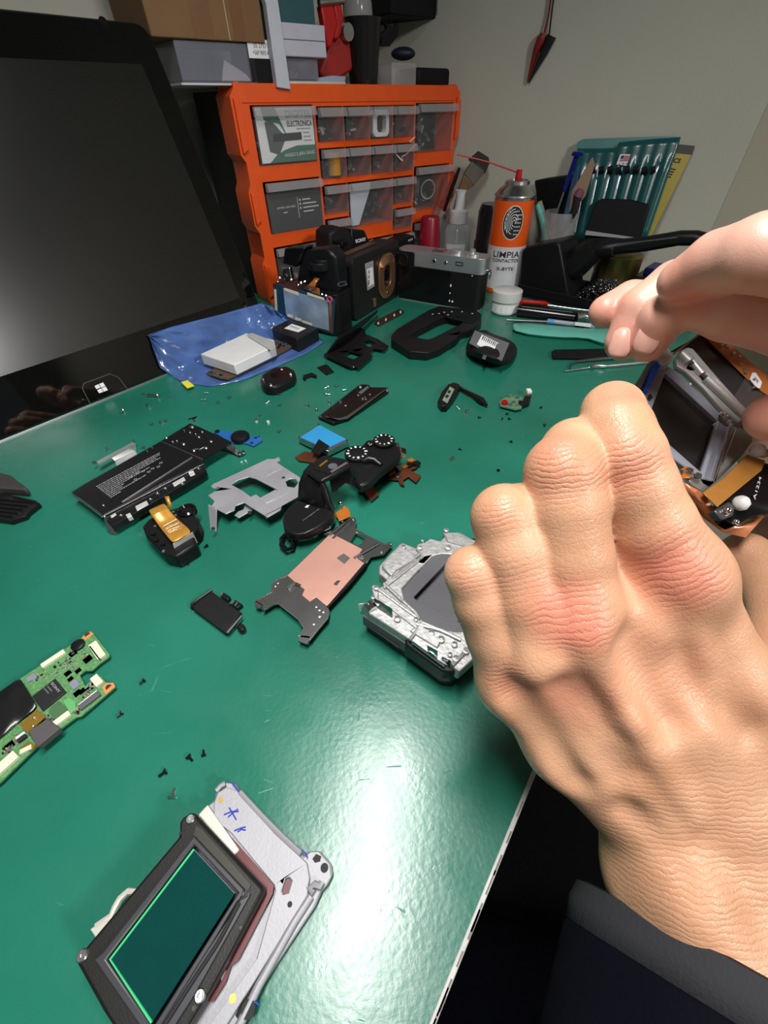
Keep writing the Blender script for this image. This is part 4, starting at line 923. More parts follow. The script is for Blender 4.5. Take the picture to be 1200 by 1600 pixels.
def rib(pts, wd):
    L = []
    for i in range(len(pts)):
        a = pts[max(i - 1, 0)]; b = pts[min(i + 1, len(pts) - 1)]; dx, dy = b[0] - a[0], b[1] - a[1]; ll = math.hypot(dx, dy) or 1
        L.append([fw_(pts[i][0] - dy / ll * wd, pts[i][1] + dx / ll * wd), fw_(pts[i][0] + dy / ll * wd, pts[i][1] - dx / ll * wd)])
    m.grid(L)
rib([(.5 + .50 * math.cos(t), .5 + .50 * math.sin(t)) for t in np.linspace(0, 6.29, 40)], .012)
for k, (r1, a, b) in enumerate(((.08, .3, 5), (.15, .2, 4.6), (.22, .4, 4.2), (.29, 1.4, 4.6), (.36, 1.6, 4.0), (.43, 2, 3.6))):
    rib([(.54 + r1 * math.cos(t), .5 + r1 * 1.15 * math.sin(t)) for t in np.linspace(a, b, 24)], .011)
def dot(x, y, r): m.grid([[fw_(x + r * s * math.cos(t), y + r * .75 * s * math.sin(t)) for t in np.linspace(0, 6.2832, 10)] for s in (.01, 1)])
for x in (.62, .70, .78, .86):
    for j in range(7):
        y = .16 + j * .115
        if (x - .5) ** 2 + (y - .5) ** 2 < .2: dot(x, y, .026)
for x, y in ((.1, .5), (.14, .62), (.16, .36), (.22, .74), (.26, .26), (.12, .42), (.3, .82)): dot(x, y, .03)
m.build('emblem_lines', WINK, can)
m = MB(); fh = cylmap(cc, cr + .15, 0, 2 * math.pi * .8, hw - 7, hw + 1)
for i in range(66):
    for j in range(3):
        x = (i + .5 * (j % 2)) / 66; r = .0048 * (1.1 - .3 * j); y = .9 - j * .33
        m.grid([[fh(x + r * s * math.cos(t), y + r * 14 * s * math.sin(t)) for t in np.linspace(0, 6.2832, 8)] for s in (.01, 1)])
m.build('halftone_dots', CANO, can)
text_cyl('LIMPIA', cylmap(cc, cr + .75, .04, 1.42, h1 * .41, h1 * .475), INK, can, .004)
text_cyl('CONTACTOS', cylmap(cc, cr + .75, .04, 1.44, h1 * .36, h1 * .395), INK, can, .01)
text_cyl('K-BYTE', cylmap(cc, cr + .7, .10, .86, h1 * .27, h1 * .305), INK, can, .01)
m = MB(); fw_ = cylmap(cc, cr + .25, .10, 1.0, h1 * .24, h1 * .33)
rib([(.06, .05), (.0, .5), (.06, .95), (.96, .95), (1.0, .5), (.94, .05), (.06, .05)], .012)
fw_ = cylmap(cc, cr + .25, .02, 1.3, h1 * .13, h1 * .21)
for j in range(5): rib([(.1 + .03 * j, .9 - j * .2), (.95 - .03 * j, .9 - j * .2)], .012)
m.build('fine_print', GINK, can)
# ointment jar
jc = stand(786, 495, 21 * depth(T(786, 490)) / F); jr = 21 * depth(jc) / F
jar = thing('ointment_jar', 'small white plastic jar with a screw lid in front of the spray can', 'jar', jc)
jh = zat(jc, 452)
MB().lathe(jc, UZ, [(jr * .8, 0), (jr * .95, 2), (jr * .98, jh * .5), (jr * .85, jh * .55)], 40).build('jar_body', mat('milky_plastic', (.68, .68, .58), .35), jar)
MB().lathe(jc + UZ * jh * .55, UZ, [(jr, 0), (jr * 1.06, 1), (jr * 1.06, jh * .42), (jr * .98, jh * .45), (.1, jh * .45)], 40).build('lid', mat('milky_lid', (.66, .67, .64), .3, alpha=.9), jar)
fj = cylmap(jc, jr * .99, 0, 2.2, jh * .12, jh * .46)
m = MB().grid([[fj(x, y) for x in np.linspace(0, 1, 14)] for y in (0, 1)]); m.build('paper_label', PAPER, jar)
m = MB(); fw_ = cylmap(jc, jr * 1.0, 0, 2.2, jh * .12, jh * .46)
for j in range(4): rib([(.2, .8 - j * .2), (.42, .8 - j * .2)], .03); rib([(.55, .8 - j * .2), (.9, .8 - j * .2)], .03)
m.build('label_print', mat('blue_grey_print', (.2, .22, .35), .6), jar)
# spray bottle
sc_ = T(709, 423) + away(T(709, 423)) * 4; sr = 19.5 * depth(sc_) / F
spb = thing('spray_bottle', 'small clear spray bottle with white pump between the red cap and the black tube', 'spray bottle', sc_)
zt = zat(sc_, 297); zsh = zat(sc_, 348)
MB().lathe(sc_, UZ, [(sr - 2, 0), (sr, 2), (sr, zsh - 12), (sr * .8, zsh - 3), (sr * .5, zsh + 1)], 36).build('clear_body', mat('bottle_clear', (.70, .74, .75), .08, alpha=.42), spb)
MB().lathe(sc_ + UZ * zsh, UZ, [(sr * .66, 0), (sr * .66, (zt - zsh) * .38), (sr * .36, (zt - zsh) * .42), (sr * .30, (zt - zsh) * .85), (sr * .40, (zt - zsh)), (.1, (zt - zsh))], 30).build('pump_head', WHITE, spb)
MB().tube([sc_ + UZ * 4, sc_ + UZ * zsh], 1.2, 8).build('dip_tube', WHITE, spb)
fj = cylmap(sc_, sr + .2, -.05, 1.5, zsh * .15, zsh * .62); MB().grid([[fj(x, y) for x in np.linspace(0, 1, 12)] for y in (0, 1)]).build('paper_label', PAPER, spb)
m = MB(); fw_ = cylmap(sc_, sr + .35, -.05, 1.5, zsh * .15, zsh * .62)
for j in range(3): rib([(.2, .66 - j * .12), (.42, .66 - j * .12)], .025)
m.build('label_print', GINK, spb)
# red cap, ribbed clear cap, black tube
rc0 = T(668, 425); rr = 17.5 * depth(rc0) / F
tag(MB().lathe(rc0, UZ, [(rr, 0), (rr, 2), (rr * .78, zat(rc0, 342)), (rr * .7, zat(rc0, 338)), (.1, zat(rc0, 338))], 40).build('crimson_cap', mat('crimson_plastic', (.27, .008, .022), .32)), 'dark red tapered plastic cap behind the rangefinder camera', 'cup')
gc0 = T(684, 414); gr = 14 * depth(gc0) / F; m = MB()
prof = zat(gc0, 326); vs = []
m.lathe(gc0, UZ, [(gr, 0), (gr, prof * .9), (gr * .92, prof), (.1, prof)], 40)
for k in range(20):
    a = k * math.pi / 10; m.tube([gc0 + V3(math.cos(a), math.sin(a), 0) * gr + UZ * 2, gc0 + V3(math.cos(a), math.sin(a), 0) * gr + UZ * prof * .9], 1.3, 6)
tag(m.build('ribbed_cap', mat('ribbed_clear', (.42, .42, .42), .15, alpha=.5)), 'clear ribbed plastic cap behind the dark red cap', 'cup')
bc0 = T(757, 431) + away(T(757, 431)) * 6; br = 22 * depth(bc0) / F; bh = zat(bc0, 318)
tag(MB().lathe(bc0, UZ, [(br, 0), (br, bh * .5), (br * .94, bh * .52), (br * .94, bh * .9), (br * .8, bh), (.1, bh)], 44).build('lens_tube', mat('black_lens_tube', (.008, .008, .009), .22)), 'black cylindrical lens standing left of the spray can', 'lens')
# brush and pen leaning behind, cable
PBR = Plane(bc0 + away(bc0) * 48, RT, UZ)
pb = thing('paint_brush', 'flat paint brush standing bristles up behind the spray bottle', 'brush', PBR.hit(716, 360))
def qq(P_, L, th): return MB().plate([P_.hit(*p) for p in L], -P_.n * th)
qq(PBR, [(744, 240), (748, 236), (764, 246), (765, 256), (758, 272), (732, 250)], 8).build('bristles', mat('dark_bristle', (.03, .024, .02), .8, bump=1, bscale=700), pb, bevel=1.5)
qq(PBR, [(742, 246), (758, 268), (740, 290), (725, 271)], 10).build('ferrule', mat('dull_ferrule', (.22, .20, .17), .35, .9), pb, bevel=1)
qq(PBR, [(725, 271), (742, 290), (730, 297), (719, 310), (712, 340), (706, 338), (716, 296)], 7).build('handle', mat('brown_wood', (.14, .08, .03), .5), pb, bevel=2)
pn = MB().tube([PBR.off(8).hit(718, 262), PBR.off(8).hit(712, 278), PBR.off(8).hit(702, 306), PBR.off(8).hit(694, 330)], [2.5, 3.4, 3.4, 3], 12); tag(pn.build('pen', BLKG), 'black pen with a shiny clip beside the cabinet edge', 'pen')
m = MB().tube([T(742, 404, 30), T(755, 398, 33), T(772, 384, 36)], .8, 8); tag(m.build('white_wire', WHITE), 'thin white wire between the rangefinder camera and the spray can', 'wire')
# ------------------------------------------------------------------ right hand side clutter
def lean_plane(px, py, z=0, tilt=18, ang=None, back=0):
    p = T(px, py, z) + away(T(px, py)) * back; a = ang if ang is not None else -34
    u = deg(a); n_ = V3(-u[1], u[0], 0); t = math.radians(tilt)
    return Plane(p, u, math.cos(t) * UZ + math.sin(t) * n_)
TR0 = T(806, 462); trd = nrm(T(1000, 507) - TR0); trn = V3(-trd[1], trd[0], 0)
PTy = Plane(TR0, trd, UZ)
# soldering tray: low black base, tapered holder block, tray of curls
st_ = thing('soldering_stand', 'black soldering iron stand with a tapered holder block on a long base tray', 'soldering stand', TR0 + trd * 90 + trn * 40)
bh_ = 14.0
m = MB(); L_ = 250
m.box(TR0 + UZ * .2, trd * L_, trn * 90, UZ * 4); m.box(TR0 + UZ * 4.2, trd * L_, trn * 3, UZ * bh_); m.box(TR0 + UZ * 4.2 + trn * 87, trd * L_, trn * 3, UZ * bh_); m.box(TR0 + UZ * 4.2 + trn * 3, trd * 3, trn * 84, UZ * bh_); m.box(TR0 + UZ * 4.2 + trn * 3 + trd * (L_ - 3), trd * 3, trn * 84, UZ * bh_); m.box(TR0 + UZ * 4.2 + trn * 3 + trd * 78, trd * 3, trn * 84, UZ * bh_)
m.build('base_tray', BLK, st_, bevel=1.5)
P1 = Plane(TR0 + trn * 6, trd, UZ)
hb_ = [P1.hit(*p) for p in ((811, 452), (815, 393), (824, 385), (868, 378), (874, 380), (896, 452))]
for i in (0, 5): hb_[i][2] = 5
MB().plate(hb_, trn * 62).build('holder_block', BLK, st_, bevel=2.5)
ic = P1.off(-30).hit(915, 400)
MB().lathe(P1.off(-30).hit(890, 420), P1.off(-30).hit(930, 388) - P1.off(-30).hit(890, 420), [(20, 0), (22, .3), (17, 1)], 28, rel=True).build('iron_holder', BLK, st_)
ir = thing('soldering_iron', 'black soldering iron resting across the stand behind the hand', 'soldering iron', P1.off(-34).hit(980, 385) )
P2 = P1.off(-34)
MB().tube([P2.hit(*p) for p in ((915, 392), (926, 392), (960, 388), (962, 386), (1010, 381), (1062, 372), (1085, 372), (1110, 380), (1150, 400))], [8, 12.5, 12, 10, 9.5, 9, 9, 10, 9], 20).build('handle', BLK, ir)
MB().tube([P2.off(9).hit(*p) for p in ((964, 382), (1058, 371))], .8, 6).build('moulding_line', GREY, ir)
MB().tube([P2.hit(*p) for p in ((1150, 400), (1200, 425), (1260, 460))], 4, 12).build('cable', BLK, ir)
# metal curls in the tray
random.seed(21); m = MB(); c0 = TR0 + trd * 130 + trn * 44 + UZ * 6
for i in range(420):
    r = random.random() ** .6; a = random.uniform(0, 6.28)
    p = c0 + trd * 44 * r * math.cos(a) + trn * 38 * r * math.sin(a) + UZ * (30 * (1 - r * r) + random.uniform(-2, 3))
    e1 = nrm(V3(random.gauss(0, 1), random.gauss(0, 1), random.gauss(0, .7))); e2 = nrm(np.cross(e1, V3(.3, .2, 1)))
    R_ = random.uniform(1.8, 3.6); s0 = random.uniform(0, 6)
    m.tube([p + e1 * R_ * math.cos(s0 + t) + e2 * R_ * math.sin(s0 + t) + np.cross(e1, e2) * t * .6 for t in np.linspace(0, 5, 8)], .55, 4)
tag(m.build('metal_wool_curls', mat('dark_metal_curls', (.32, .32, .32), .22, 1)), 'heap of shiny dark metal cleaning curls in the tray of the soldering stand', 'metal wool', kind='stuff')
# tins and boxes behind the tray
g0 = P1.off(-100).hit(960, 428); g0[2] = 0; gr_ = 31 * depth(g0) / F
tin = thing('round_tin', 'round olive-gold tin behind the metal curls', 'tin', g0)
gh = max(zat(g0, 396), 20)
MB().lathe(g0, UZ, [(gr_ - 1, 0), (gr_, 1), (gr_, gh * .62)], 44).build('tin_body', mat('olive_gold', (.20, .17, .05), .3, .8), tin)
MB().lathe(g0 + UZ * gh * .62, UZ, [(gr_ + .8, 0), (gr_ + .8, gh * .36), (gr_ - 1, gh * .38), (.1, gh * .38)], 44).build('tin_lid', mat('olive_gold'), tin)
P3 = P1.off(-88)
a, b = P3.uv(992, 408)
bx = MB().box(P3.at(a + 4, .2), trd * 110, UZ * 36, -P3.n * 60).build('dark_tool_box', mat('dark_grey_case', (.045, .045, .05), .35), bevel=4); tag(bx, 'dark grey plastic case behind the hand, right of the olive tin', 'case')
bb_ = MB().box(P3.at(a + 16, 36.6, -6), trd * 70, UZ * 12, -P3.n * 44).build('blue_box', mat('deep_blue', (.012, .018, .13), .4), bevel=2); tag(bb_, 'deep blue flat box on top of the dark grey case', 'box')
# organiser behind the can: clear cup of tools
PO = P1.off(-92)
ob = qq(PO, [(834, 282), (893, 274), (897, 300), (880, 372), (846, 372)], 50).build('black_organiser', BLKM, bevel=3); tag(ob, 'black plastic organiser right behind the spray can', 'organiser')
ob.location.z += 0
PO = P1.off(-72)
oc = PO.hit(868, 380); oc[2] = 0
tag(MB().lathe(oc, UZ, [(22, 0), (24, 2), (27, zat(oc, 330)), (25.5, zat(oc, 330)), (21, 4)], 36, cap=False).build('clear_tool_cup', mat('cup_clear', (.5, .5, .5), .12, alpha=.3)), 'clear plastic cup of slim tools behind the holder block', 'cup')
def stick(name, P_, pts, rad, mm, label, cat, n=12):
    return tag(MB().tube([P_.hit(*p) for p in pts], rad, n).build(name, mm), label, cat)
sd_ = thing('screwdriver', 'slim screwdriver with a metallic blue handle leaning in the clear cup', 'screwdriver', PO.hit(855, 378))
MB().tube([PO.hit(*p) for p in ((881, 300), (900, 246), (902, 243))], [3.2, 3.6, 3.2], 14).build('handle', mat('metallic_blue', (.015, .035, .35), .22, .7), sd_)
MB().lathe(PO.hit(902, 242), UZ, [(8, -1), (8.5, 1.5), (7, 4), (.1, 4)], 24).build('handle_cap', mat('metallic_blue'), sd_)
MB().tube([PO.hit(*p) for p in ((881, 300), (856, 374))], 1.5, 10).build('shaft', CHROME, sd_)
stick('toothbrush', PO.off(6), [(840, 320), (848, 345), (853, 378)], [4.5, 5.5, 4.5], mat('mint_plastic', (.12, .42, .36), .4), 'mint green brush handle leaning beside the spray can', 'brush')
stick('wooden_stick', PO.off(2), [(842, 316), (858, 370)], 5, mat('olive_stick', (.24, .22, .13), .6), 'olive wooden stick beside the mint brush handle', 'stick')
qq(PO.off(4), [(925, 246), (928, 258), (914, 306), (894, 332), (889, 330), (893, 300)], 3).build('wooden_spatula', mat('tan_wood', (.33, .22, .15), .6)); tag(bpy.data.objects['wooden_spatula'], 'tan wooden spatula with a pointed tip in front of the teal pouch', 'spatula')
qq(PO.off(-10), [(898, 262), (904, 258), (896, 330), (884, 348), (880, 340)], 4).build('blue_file', mat('steel_blue', (.05, .12, .25), .4)); tag(bpy.data.objects['blue_file'], 'flat blue tool behind the wooden spatula', 'file')
tw = thing('glitter_pen', 'dark pen with a dull pink end in front of the teal pouch', 'pen', PO.hit(888, 352))
MB().tube([PO.off(10).hit(*p) for p in ((903, 304), (899, 325), (885, 358))], [6, 6, 3], 14).build('barrel', mat('speckled_black', (.02, .015, .018), .25, bump=1, bscale=300), tw)
MB().tube([PO.off(10).hit(*p) for p in ((908, 296), (903, 306))], [5, 6.5], 14).build('pink_end', mat('dull_pink', (.20, .07, .13), .4), tw)
# teal pouch of picks and yellow blister card leaning on the wall
_b = Pw.hit(960, 400); _b[2] = 0.5; _t = math.radians(14)
PQ = Plane(_b + Pw.n * 58, Pw.u, math.cos(_t) * UZ - math.sin(_t) * Pw.n)
TEAL = mat('teal_pouch_film', (.008, .080, .085), .28, coat=.25, bump=.8, bscale=40)
po = thing('tool_pouch', 'teal plastic pouch of slim tools with a small flag label leaning on the wall', 'pouch', PQ.hit(940, 370))
m = MB(); L0_ = [(882, 372), (903, 232)]; R0_ = [(1010, 372), (1064, 214)]
rows = []
for j in range(15):
    t = j / 14; a = lerp(L0_[0], L0_[1], t); b = lerp(R0_[0], R0_[1], t); r = []
    for i in range(41):
        s = i / 40; x, y = lerp(a, b, s)
        y += -6 * math.sin(math.pi * s) * t * (-1 if s < .4 else .4)
        ridge = 3.2 * abs(math.sin(s * math.pi * 8)) * (1 if t < .72 else .25)
        r.append(PQ.off(4 + ridge).hit(x, y))
    rows.append(r)
m.grid(rows).build('pouch_front', TEAL, po, solid=.6)
qq(PQ, [(878, 372), (902, 222), (912, 217), (1055, 212), (1063, 218), (1012, 372)], 1).build('pouch_back', mat('pale_teal_film', (.09, .24, .23), .3), po)
m = MB()
for i in range(8):
    x = 922 + i * 13.5; m.tube([PQ.off(9).hit(x, 268 - (i % 3)), PQ.off(9).hit(x + 8, 264)], 4.5, 8)
m.build('tool_heads', BLKM, po)
qq(PQ.off(8.6), [(963, 257), (969, 241), (985, 241), (979, 259)], .3).build('flag_label', PAPER, po)
qq(PQ.off(9), [(971, 243), (976, 243), (974, 248), (969, 248)], .2).build('flag_canton', mat('flag_blue', (.03, .04, .15), .6), po)
qq(PQ.off(9), [(976.5, 243), (984, 243), (981, 252), (967.5, 252), (969, 248.8), (974.6, 248.8)], .2).build('flag_stripes', mat('flag_red', (.5, .16, .18), .6), po)
for i, ch in enumerate('USA'): ptext(ch, PQ.off(9.2), (967 + i * 5, 257), (970 + i * 5, 257), (967.6 + i * 5, 254), INK, po)
PY = PQ.off(-5)
yb = thing('blister_pack', 'yellow hanging tool pack with a dark header behind the teal pouch', 'package', PY.hit(1000, 380))
qq(PY, [(985, 380), (1050, 228), (1083, 236), (1012, 380)], 1.2).build('yellow_card', mat('mustard_card', (.40, .31, .015), .35, coat=.3), yb)
qq(PY.off(.2), [(955, 216), (1000, 219), (1086, 228), (1081, 242), (1046, 238)], 1.6).build('dark_header', mat('dark_olive_card', (.055, .05, .035), .5), yb)
ptext('PCS', PY.off(.5), (1047, 253), (1062, 255), (1050, 246), INK, yb, bold=.02)
m = MB()
for j in range(4): m.plate([PY.off(.5).hit(1040 - j * 2.4, 262 + j * 4), PY.off(.5).hit(1056 - j * 2.4, 264 + j * 4), PY.off(.5).hit(1055.5 - j * 2.4, 265.6 + j * 4), PY.off(.5).hit(1039.5 - j * 2.4, 263.6 + j * 4)], PY.n * .1)
m.build('small_print', INK, yb)
PZ = PQ.off(16)
bp_ = thing('black_pouch', 'black wallet standing in front of the teal pouch, pale strip at its foot', 'wallet', PZ.hit(960, 374))
qq(PZ, [(914, 362), (930, 316), (940, 310), (985, 311), (1012, 318), (1014, 324), (1000, 372), (996, 374)], 10).build('front', BLKM, bp_, bevel=3)
qq(PZ.off(.4), [(916, 360), (992, 371), (992, 374), (914, 367)], 2).build('pale_strip', mat('pale_strip', (.30, .31, .33), .6), bp_)

# ------------------------------------------------------------------ hand tools lying in front of the tray
def rod(name, pts, rad, mm, parent=None, n=14, z=None):
    return MB().tube([T(x, y, z if z is not None else max(rad if not isinstance(rad, list) else max(rad), .5) + .2) for x, y in pts], rad, n).build(name, mm, parent)
t = thing('red_driver', 'red-handled steel tool lying against the soldering tray', 'tool', T(850, 478))
rod('handle', [(807, 482), (815, 471), (850, 474), (858, 477)], [3, 3.6, 3.6, 3], RED, t, z=6)
rod('shaft', [(856, 477), (900, 483), (925, 486)], [2, 2, 2], STEEL, t, z=6)
t = thing('marker_pen', 'thick black marker pen with a grey end beside the ointment jar', 'marker', T(860, 488))
rod('barrel', [(809, 485), (898, 496)], [8, 8], mat('marker_black', (.006, .006, .007), .16), t, z=9)
rod('end_band', [(898, 496), (912, 494), (920, 495)], [7.6, 6, 4], STEEL, t, z=9)
MB().tube([T(815, 479, 17), T(895, 488, 17)], .6, 6).build('edge_line', GREY, t)
t = thing('tweezer_pen', 'thin steel tool with a pale blue grip and printed label in front of the marker', 'tool', T(860, 504))
rod('shaft', [(791, 500), (856, 503)], [1.8, 2.4], STEEL, t, z=3)
rod('grip', [(855, 502), (866, 503)], [3.6, 3.6], mat('pale_blue', (.10, .28, .55), .4), t, z=4)
rod('barrel', [(866, 503), (898, 507), (930, 510)], [3.4, 3.4, 3.4], mat('grey_blue_clear', (.30, .34, .42), .3), t, z=4)
MB().plate(TP([(899, 503), (924, 506), (923, 511), (898, 508)], 7.8), (0, 0, -.3)).build('label', PAPER, t)
MINT = mat('mint_handle', (.13, .47, .38), .32, coat=.2)
rows = []
for x, y0, y1 in ((802, 509, 514), (806, 505.5, 518), (826, 505, 524), (850, 507, 527), (880, 510, 529), (900, 511.5, 529), (920, 513, 531), (945, 512, 540), (965, 511, 546), (990, 512, 552)):
    rows.append([T(x, y0, 1), T(x, y0 + (y1 - y0) * .12, 4.5), T(x, (y0 + y1) / 2, 6.5), T(x, y1 - (y1 - y0) * .12, 4.5), T(x, y1, 1)])
tag(MB().grid(rows).build('mint_brush_handle', MINT, solid=2), 'mint green flat handle lying below the blue-gripped tool, tip towards the jar', 'handle')
t = thing('black_tweezers', 'matte black tweezers lying just below the mint handle', 'tweezers', T(920, 552))
MB().plate(TP([(862, 549), (866, 546), (960, 544), (985, 546), (985, 553), (930, 559), (864, 558)], 4), (0, 0, -2.5)).build('arm', BLKM, t, bevel=.5)
t = thing('steel_tweezers', 'shiny grey precision tweezers with a bent tip nearest the hand', 'tweezers', T(920, 570))
MB().tube([T(*p, 2.5) for p in ((890, 575), (892, 569), (900, 565), (950, 560), (1000, 555))], [1, 1.2, 1.6, 2.6, 2.6], 10).build('arm', mat('dark_steel', (.22, .22, .22), .25, .9), t)
MB().tube([T(*p, 2) for p in ((882, 580), (922, 574), (960, 571), (1010, 566))], [.8, 1.6, 3, 3], 10).build('arm', STEEL, t)
MB().tube([T(*p, 3) for p in ((923, 574), (930, 571), (946, 572))], [2.6, 3.4, 2.6], 12).build('joint', STEEL, t)
# ------------------------------------------------------------------ blue bag with box and board on it
BAGM = mat('blue_antistatic_film', (.07, .14, .36), .24, bump=1.0, bscale=22, var=.25, vscale=30, coat=.6, alpha=.93)
bag_rows = []
low = [(234, 527), (250, 575), (285, 598), (330, 604), (380, 594), (430, 574), (480, 552), (508, 533)]
top = [(230, 524), (270, 510), (310, 500), (350, 490), (385, 480), (408, 474), (424, 478), (434, 487)]
random.seed(4)
for j in range(25):
    t = j / 24; r = []
    for i in range(49):
        s = i / 48 * 7; k = min(int(s), 6); f = s - k
        a = lerp(low[k], low[k + 1], f); b = lerp(top[k], top[k + 1], f)
        x, y = lerp(a, b, t); rise = 0 if t < .42 else (t - .42) / .58
        z = .6 + 1.6 * abs(math.sin(i * .9 + j * .35)) * (.3 + rise) + rise * (32 if i < 40 else 32 - (i - 40) * 1.5) + 2.2 * math.sin(i * .37 + j * .8) * rise
        p_ = T(x, y, max(z, .5))
        if (p_ - PM.o) @ PM.n < 2.5 + math.sin(i * .6 + j): p_ = PM.off(3 + 1.2 * math.sin(i * .6 + j) + .8 * math.sin(i * .23 - j * .9)).hit(x, y)
        r.append(p_)
    bag_rows.append(r)
bag = MB().grid(bag_rows).build('antistatic_bag', BAGM, solid=.35); tag(bag, 'crumpled blue anti-static bag lying against the computer screen', 'bag')
st = MB().plate(TP([(283, 597), (293, 594), (303, 602), (292, 606)], 5), (0, 0, -1)).build('yellow_sticker', mat('yellow_paper', (.75, .72, .05), .6)); tag(st, 'small yellow sticker at the lower corner of the blue bag', 'sticker')
brd = thing('circuit_board', 'loose circuit board under the white box on the blue bag', 'circuit board', T(400, 560, 1))
MB().plate(TP([(322, 583), (330, 578), (430, 530), (462, 532), (464, 537), (400, 572), (356, 592), (345, 591)], 5), (0, 0, -1.6)).build('board', mat('brown_board', (.09, .06, .035), .4, var=.3, vscale=800), brd)
m = MB(); random.seed(8)
for i in range(70):
    t = random.random(); x, y = lerp((418, 541), (462, 534), t); x += random.uniform(-4, 6); y += random.uniform(-6, 8) * (1 - t * .7)
    p = T(x, y, 5); m.cbox(p, random.uniform(1, 3.5), random.uniform(.8, 2.5), random.uniform(.6, 2), cu, cv, random.choice((0, 1, 2)))
for i in range(20):
    x, y = lerp((328, 582), (350, 588), random.random()); m.cbox(T(x, y, 5), 2.5, 1.5, 1.2, cu, cv, random.choice((0, 1, 2)))
m.build('chip_parts', [BLK, STEEL, mat('blue_chip', (.05, .1, .2), .3)], brd)['kind'] = 'stuff'
for a, b in (((384, 572), (398, 563)), ((413, 559), (431, 550)), ((400, 567), (408, 562))):
    p, q_ = T(*a, 5), T(*b, 5); d = q_ - p; MB().box(p, d, nrm(V3(-d[1], d[0], 0)) * 3, UZ * 1.4).build('connector', CREAM, brd)
wb = MB().plate(TP([(313, 553), (385, 520), (428, 531), (430, 540), (366, 570)], 19), (0, 0, -13)).build('white_box', mat('white_carton', (.70, .70, .70), .75), bevel=1.0); tag(wb, 'small white cardboard box on the blue bag', 'box')
MB().plate(TP([(386, 522), (394, 520), (427, 533), (431, 542), (424, 548), (388, 526)], 20.2), (0, 0, -.4)).build('open_flap', mat('grey_flap', (.42, .42, .41), .7), wb)

# ------------------------------------------------------------------ small items between bag and rear covers
def pobj(name, L, z, th, mm, label, cat, bev=.5, holes=(), group=None):
    o = MB().plate(TP(L, z), (0, 0, -th), [TP(h, z) for h in holes]).build(name, mm, bevel=bev)
    if label: tag(o, label, cat, group)
    return o
def sub(par, name, L, z, th, mm, bev=0, holes=()):
    return MB().plate(TP(L, z), (0, 0, -th), [TP(h, z) for h in holes]).build(name, mm, par, bevel=bev)
ec = pobj('eyecup', [(406, 592), (408, 585), (422, 576), (432, 573), (450, 572), (460, 578), (462, 584), (458, 591), (440, 600), (428, 605), (414, 604), (408, 599)], 11, 10.6, BLK, 'black rounded rubber eyecup piece in front of the blue bag', 'eyecup', 2.5)
sub(ec, 'window_recess', [(422, 585), (436, 577), (443, 579), (446, 583), (432, 590), (424, 589)], 11.2, .3, BLKG)
for x, y in ((410, 591), (423, 600), (454, 583), (440, 576)): MB().cyl(T(x, y, 10), T(x, y, 11.6), 1.1, n=10).build('screw_head', CHROME, ec)
pobj('clip_piece', [(473, 591), (474, 586), (487, 582), (495, 586), (494, 589), (486, 587), (478, 590), (477, 593)], 2.4, 2.2, BLKM, 'tiny black bracket-shaped clip right of the eyecup', 'clip', .2)
pobj('black_tape_piece', [(495, 574), (509, 569), (513, 571), (522, 581), (510, 586)], 1, .8, BLKM, 'small black rectangular foam piece below the hinge plate', 'foam piece', .1)
hg = pobj('screen_hinge', [(506, 553), (545, 527), (560, 510), (570, 514), (572, 522), (590, 529), (607, 540), (600, 546), (586, 543), (577, 549), (582, 555), (560, 574), (552, 571), (548, 573)], 7, 3, BLK, 'black metal screen hinge plate with square openings before the dismantled camera', 'hinge plate', .5,
          [[(534, 555), (548, 547), (568, 553), (553, 561)], [(565, 534), (576, 530), (588, 537), (577, 542)]])
MB().plate([T(505, 558, 2), T(540, 533, 2), T(588, 489, 4), T(590, 484, 14), T(545, 516, 26), T(527, 527, 26)], -cv * 2.0).build('raised_flap', BLK, hg, bevel=.4)
for x, y in ((552, 573), (604, 540)): MB().ball(T(x, y, 5), 2, 8).build('pivot', STEEL, hg)
sb_ = pobj('rail_strip', [(585, 505), (588, 500), (625, 482), (632, 486), (628, 490), (592, 508)], 2.4, 1.8, mat('bronze_rail', (.10, .06, .04), .35, .7), 'narrow bronze metal strip in front of the instant camera', 'metal strip', .2)
for x, y in ((591, 504), (603, 498), (616, 491), (626, 486)): MB().cyl(T(x, y, 2.3), T(x, y, 2.9), 1.3, n=10).build('rivet', STEEL, sb_)
# rear cover with opening
rcv = pobj('rear_cover', [(611, 531), (611, 524), (620, 514), (670, 484), (686, 478), (744, 484), (753, 491), (752, 503), (735, 515), (722, 518), (712, 529), (686, 545), (668, 551), (640, 549)], 11, 10, BLK, 'black camera rear cover frame with a big screen opening, in front of the rangefinder', 'camera cover', 2.2,
           [[(636, 524), (688, 497), (700, 494), (722, 499), (722, 505), (676, 528), (668, 530)]])
sub(rcv, 'button_panel', [(688, 487), (744, 486), (750, 494), (738, 504), (700, 496)], 12.5, 2, BLKM, .8)
for x, y in ((676, 491), (686, 490), (694, 488), (706, 487), (722, 487), (738, 490), (700, 492), (720, 494)): MB().plate(ring(T(x, y, 12.8), 1.3, 8), UZ * .2).build('button_mark', WINK, rcv)
MB().lathe(T(722, 494, 12), UZ, [(9, 0), (9, 1.5), (7, 2), (.1, 1.5)], 28).build('control_dial', BLKM, rcv)
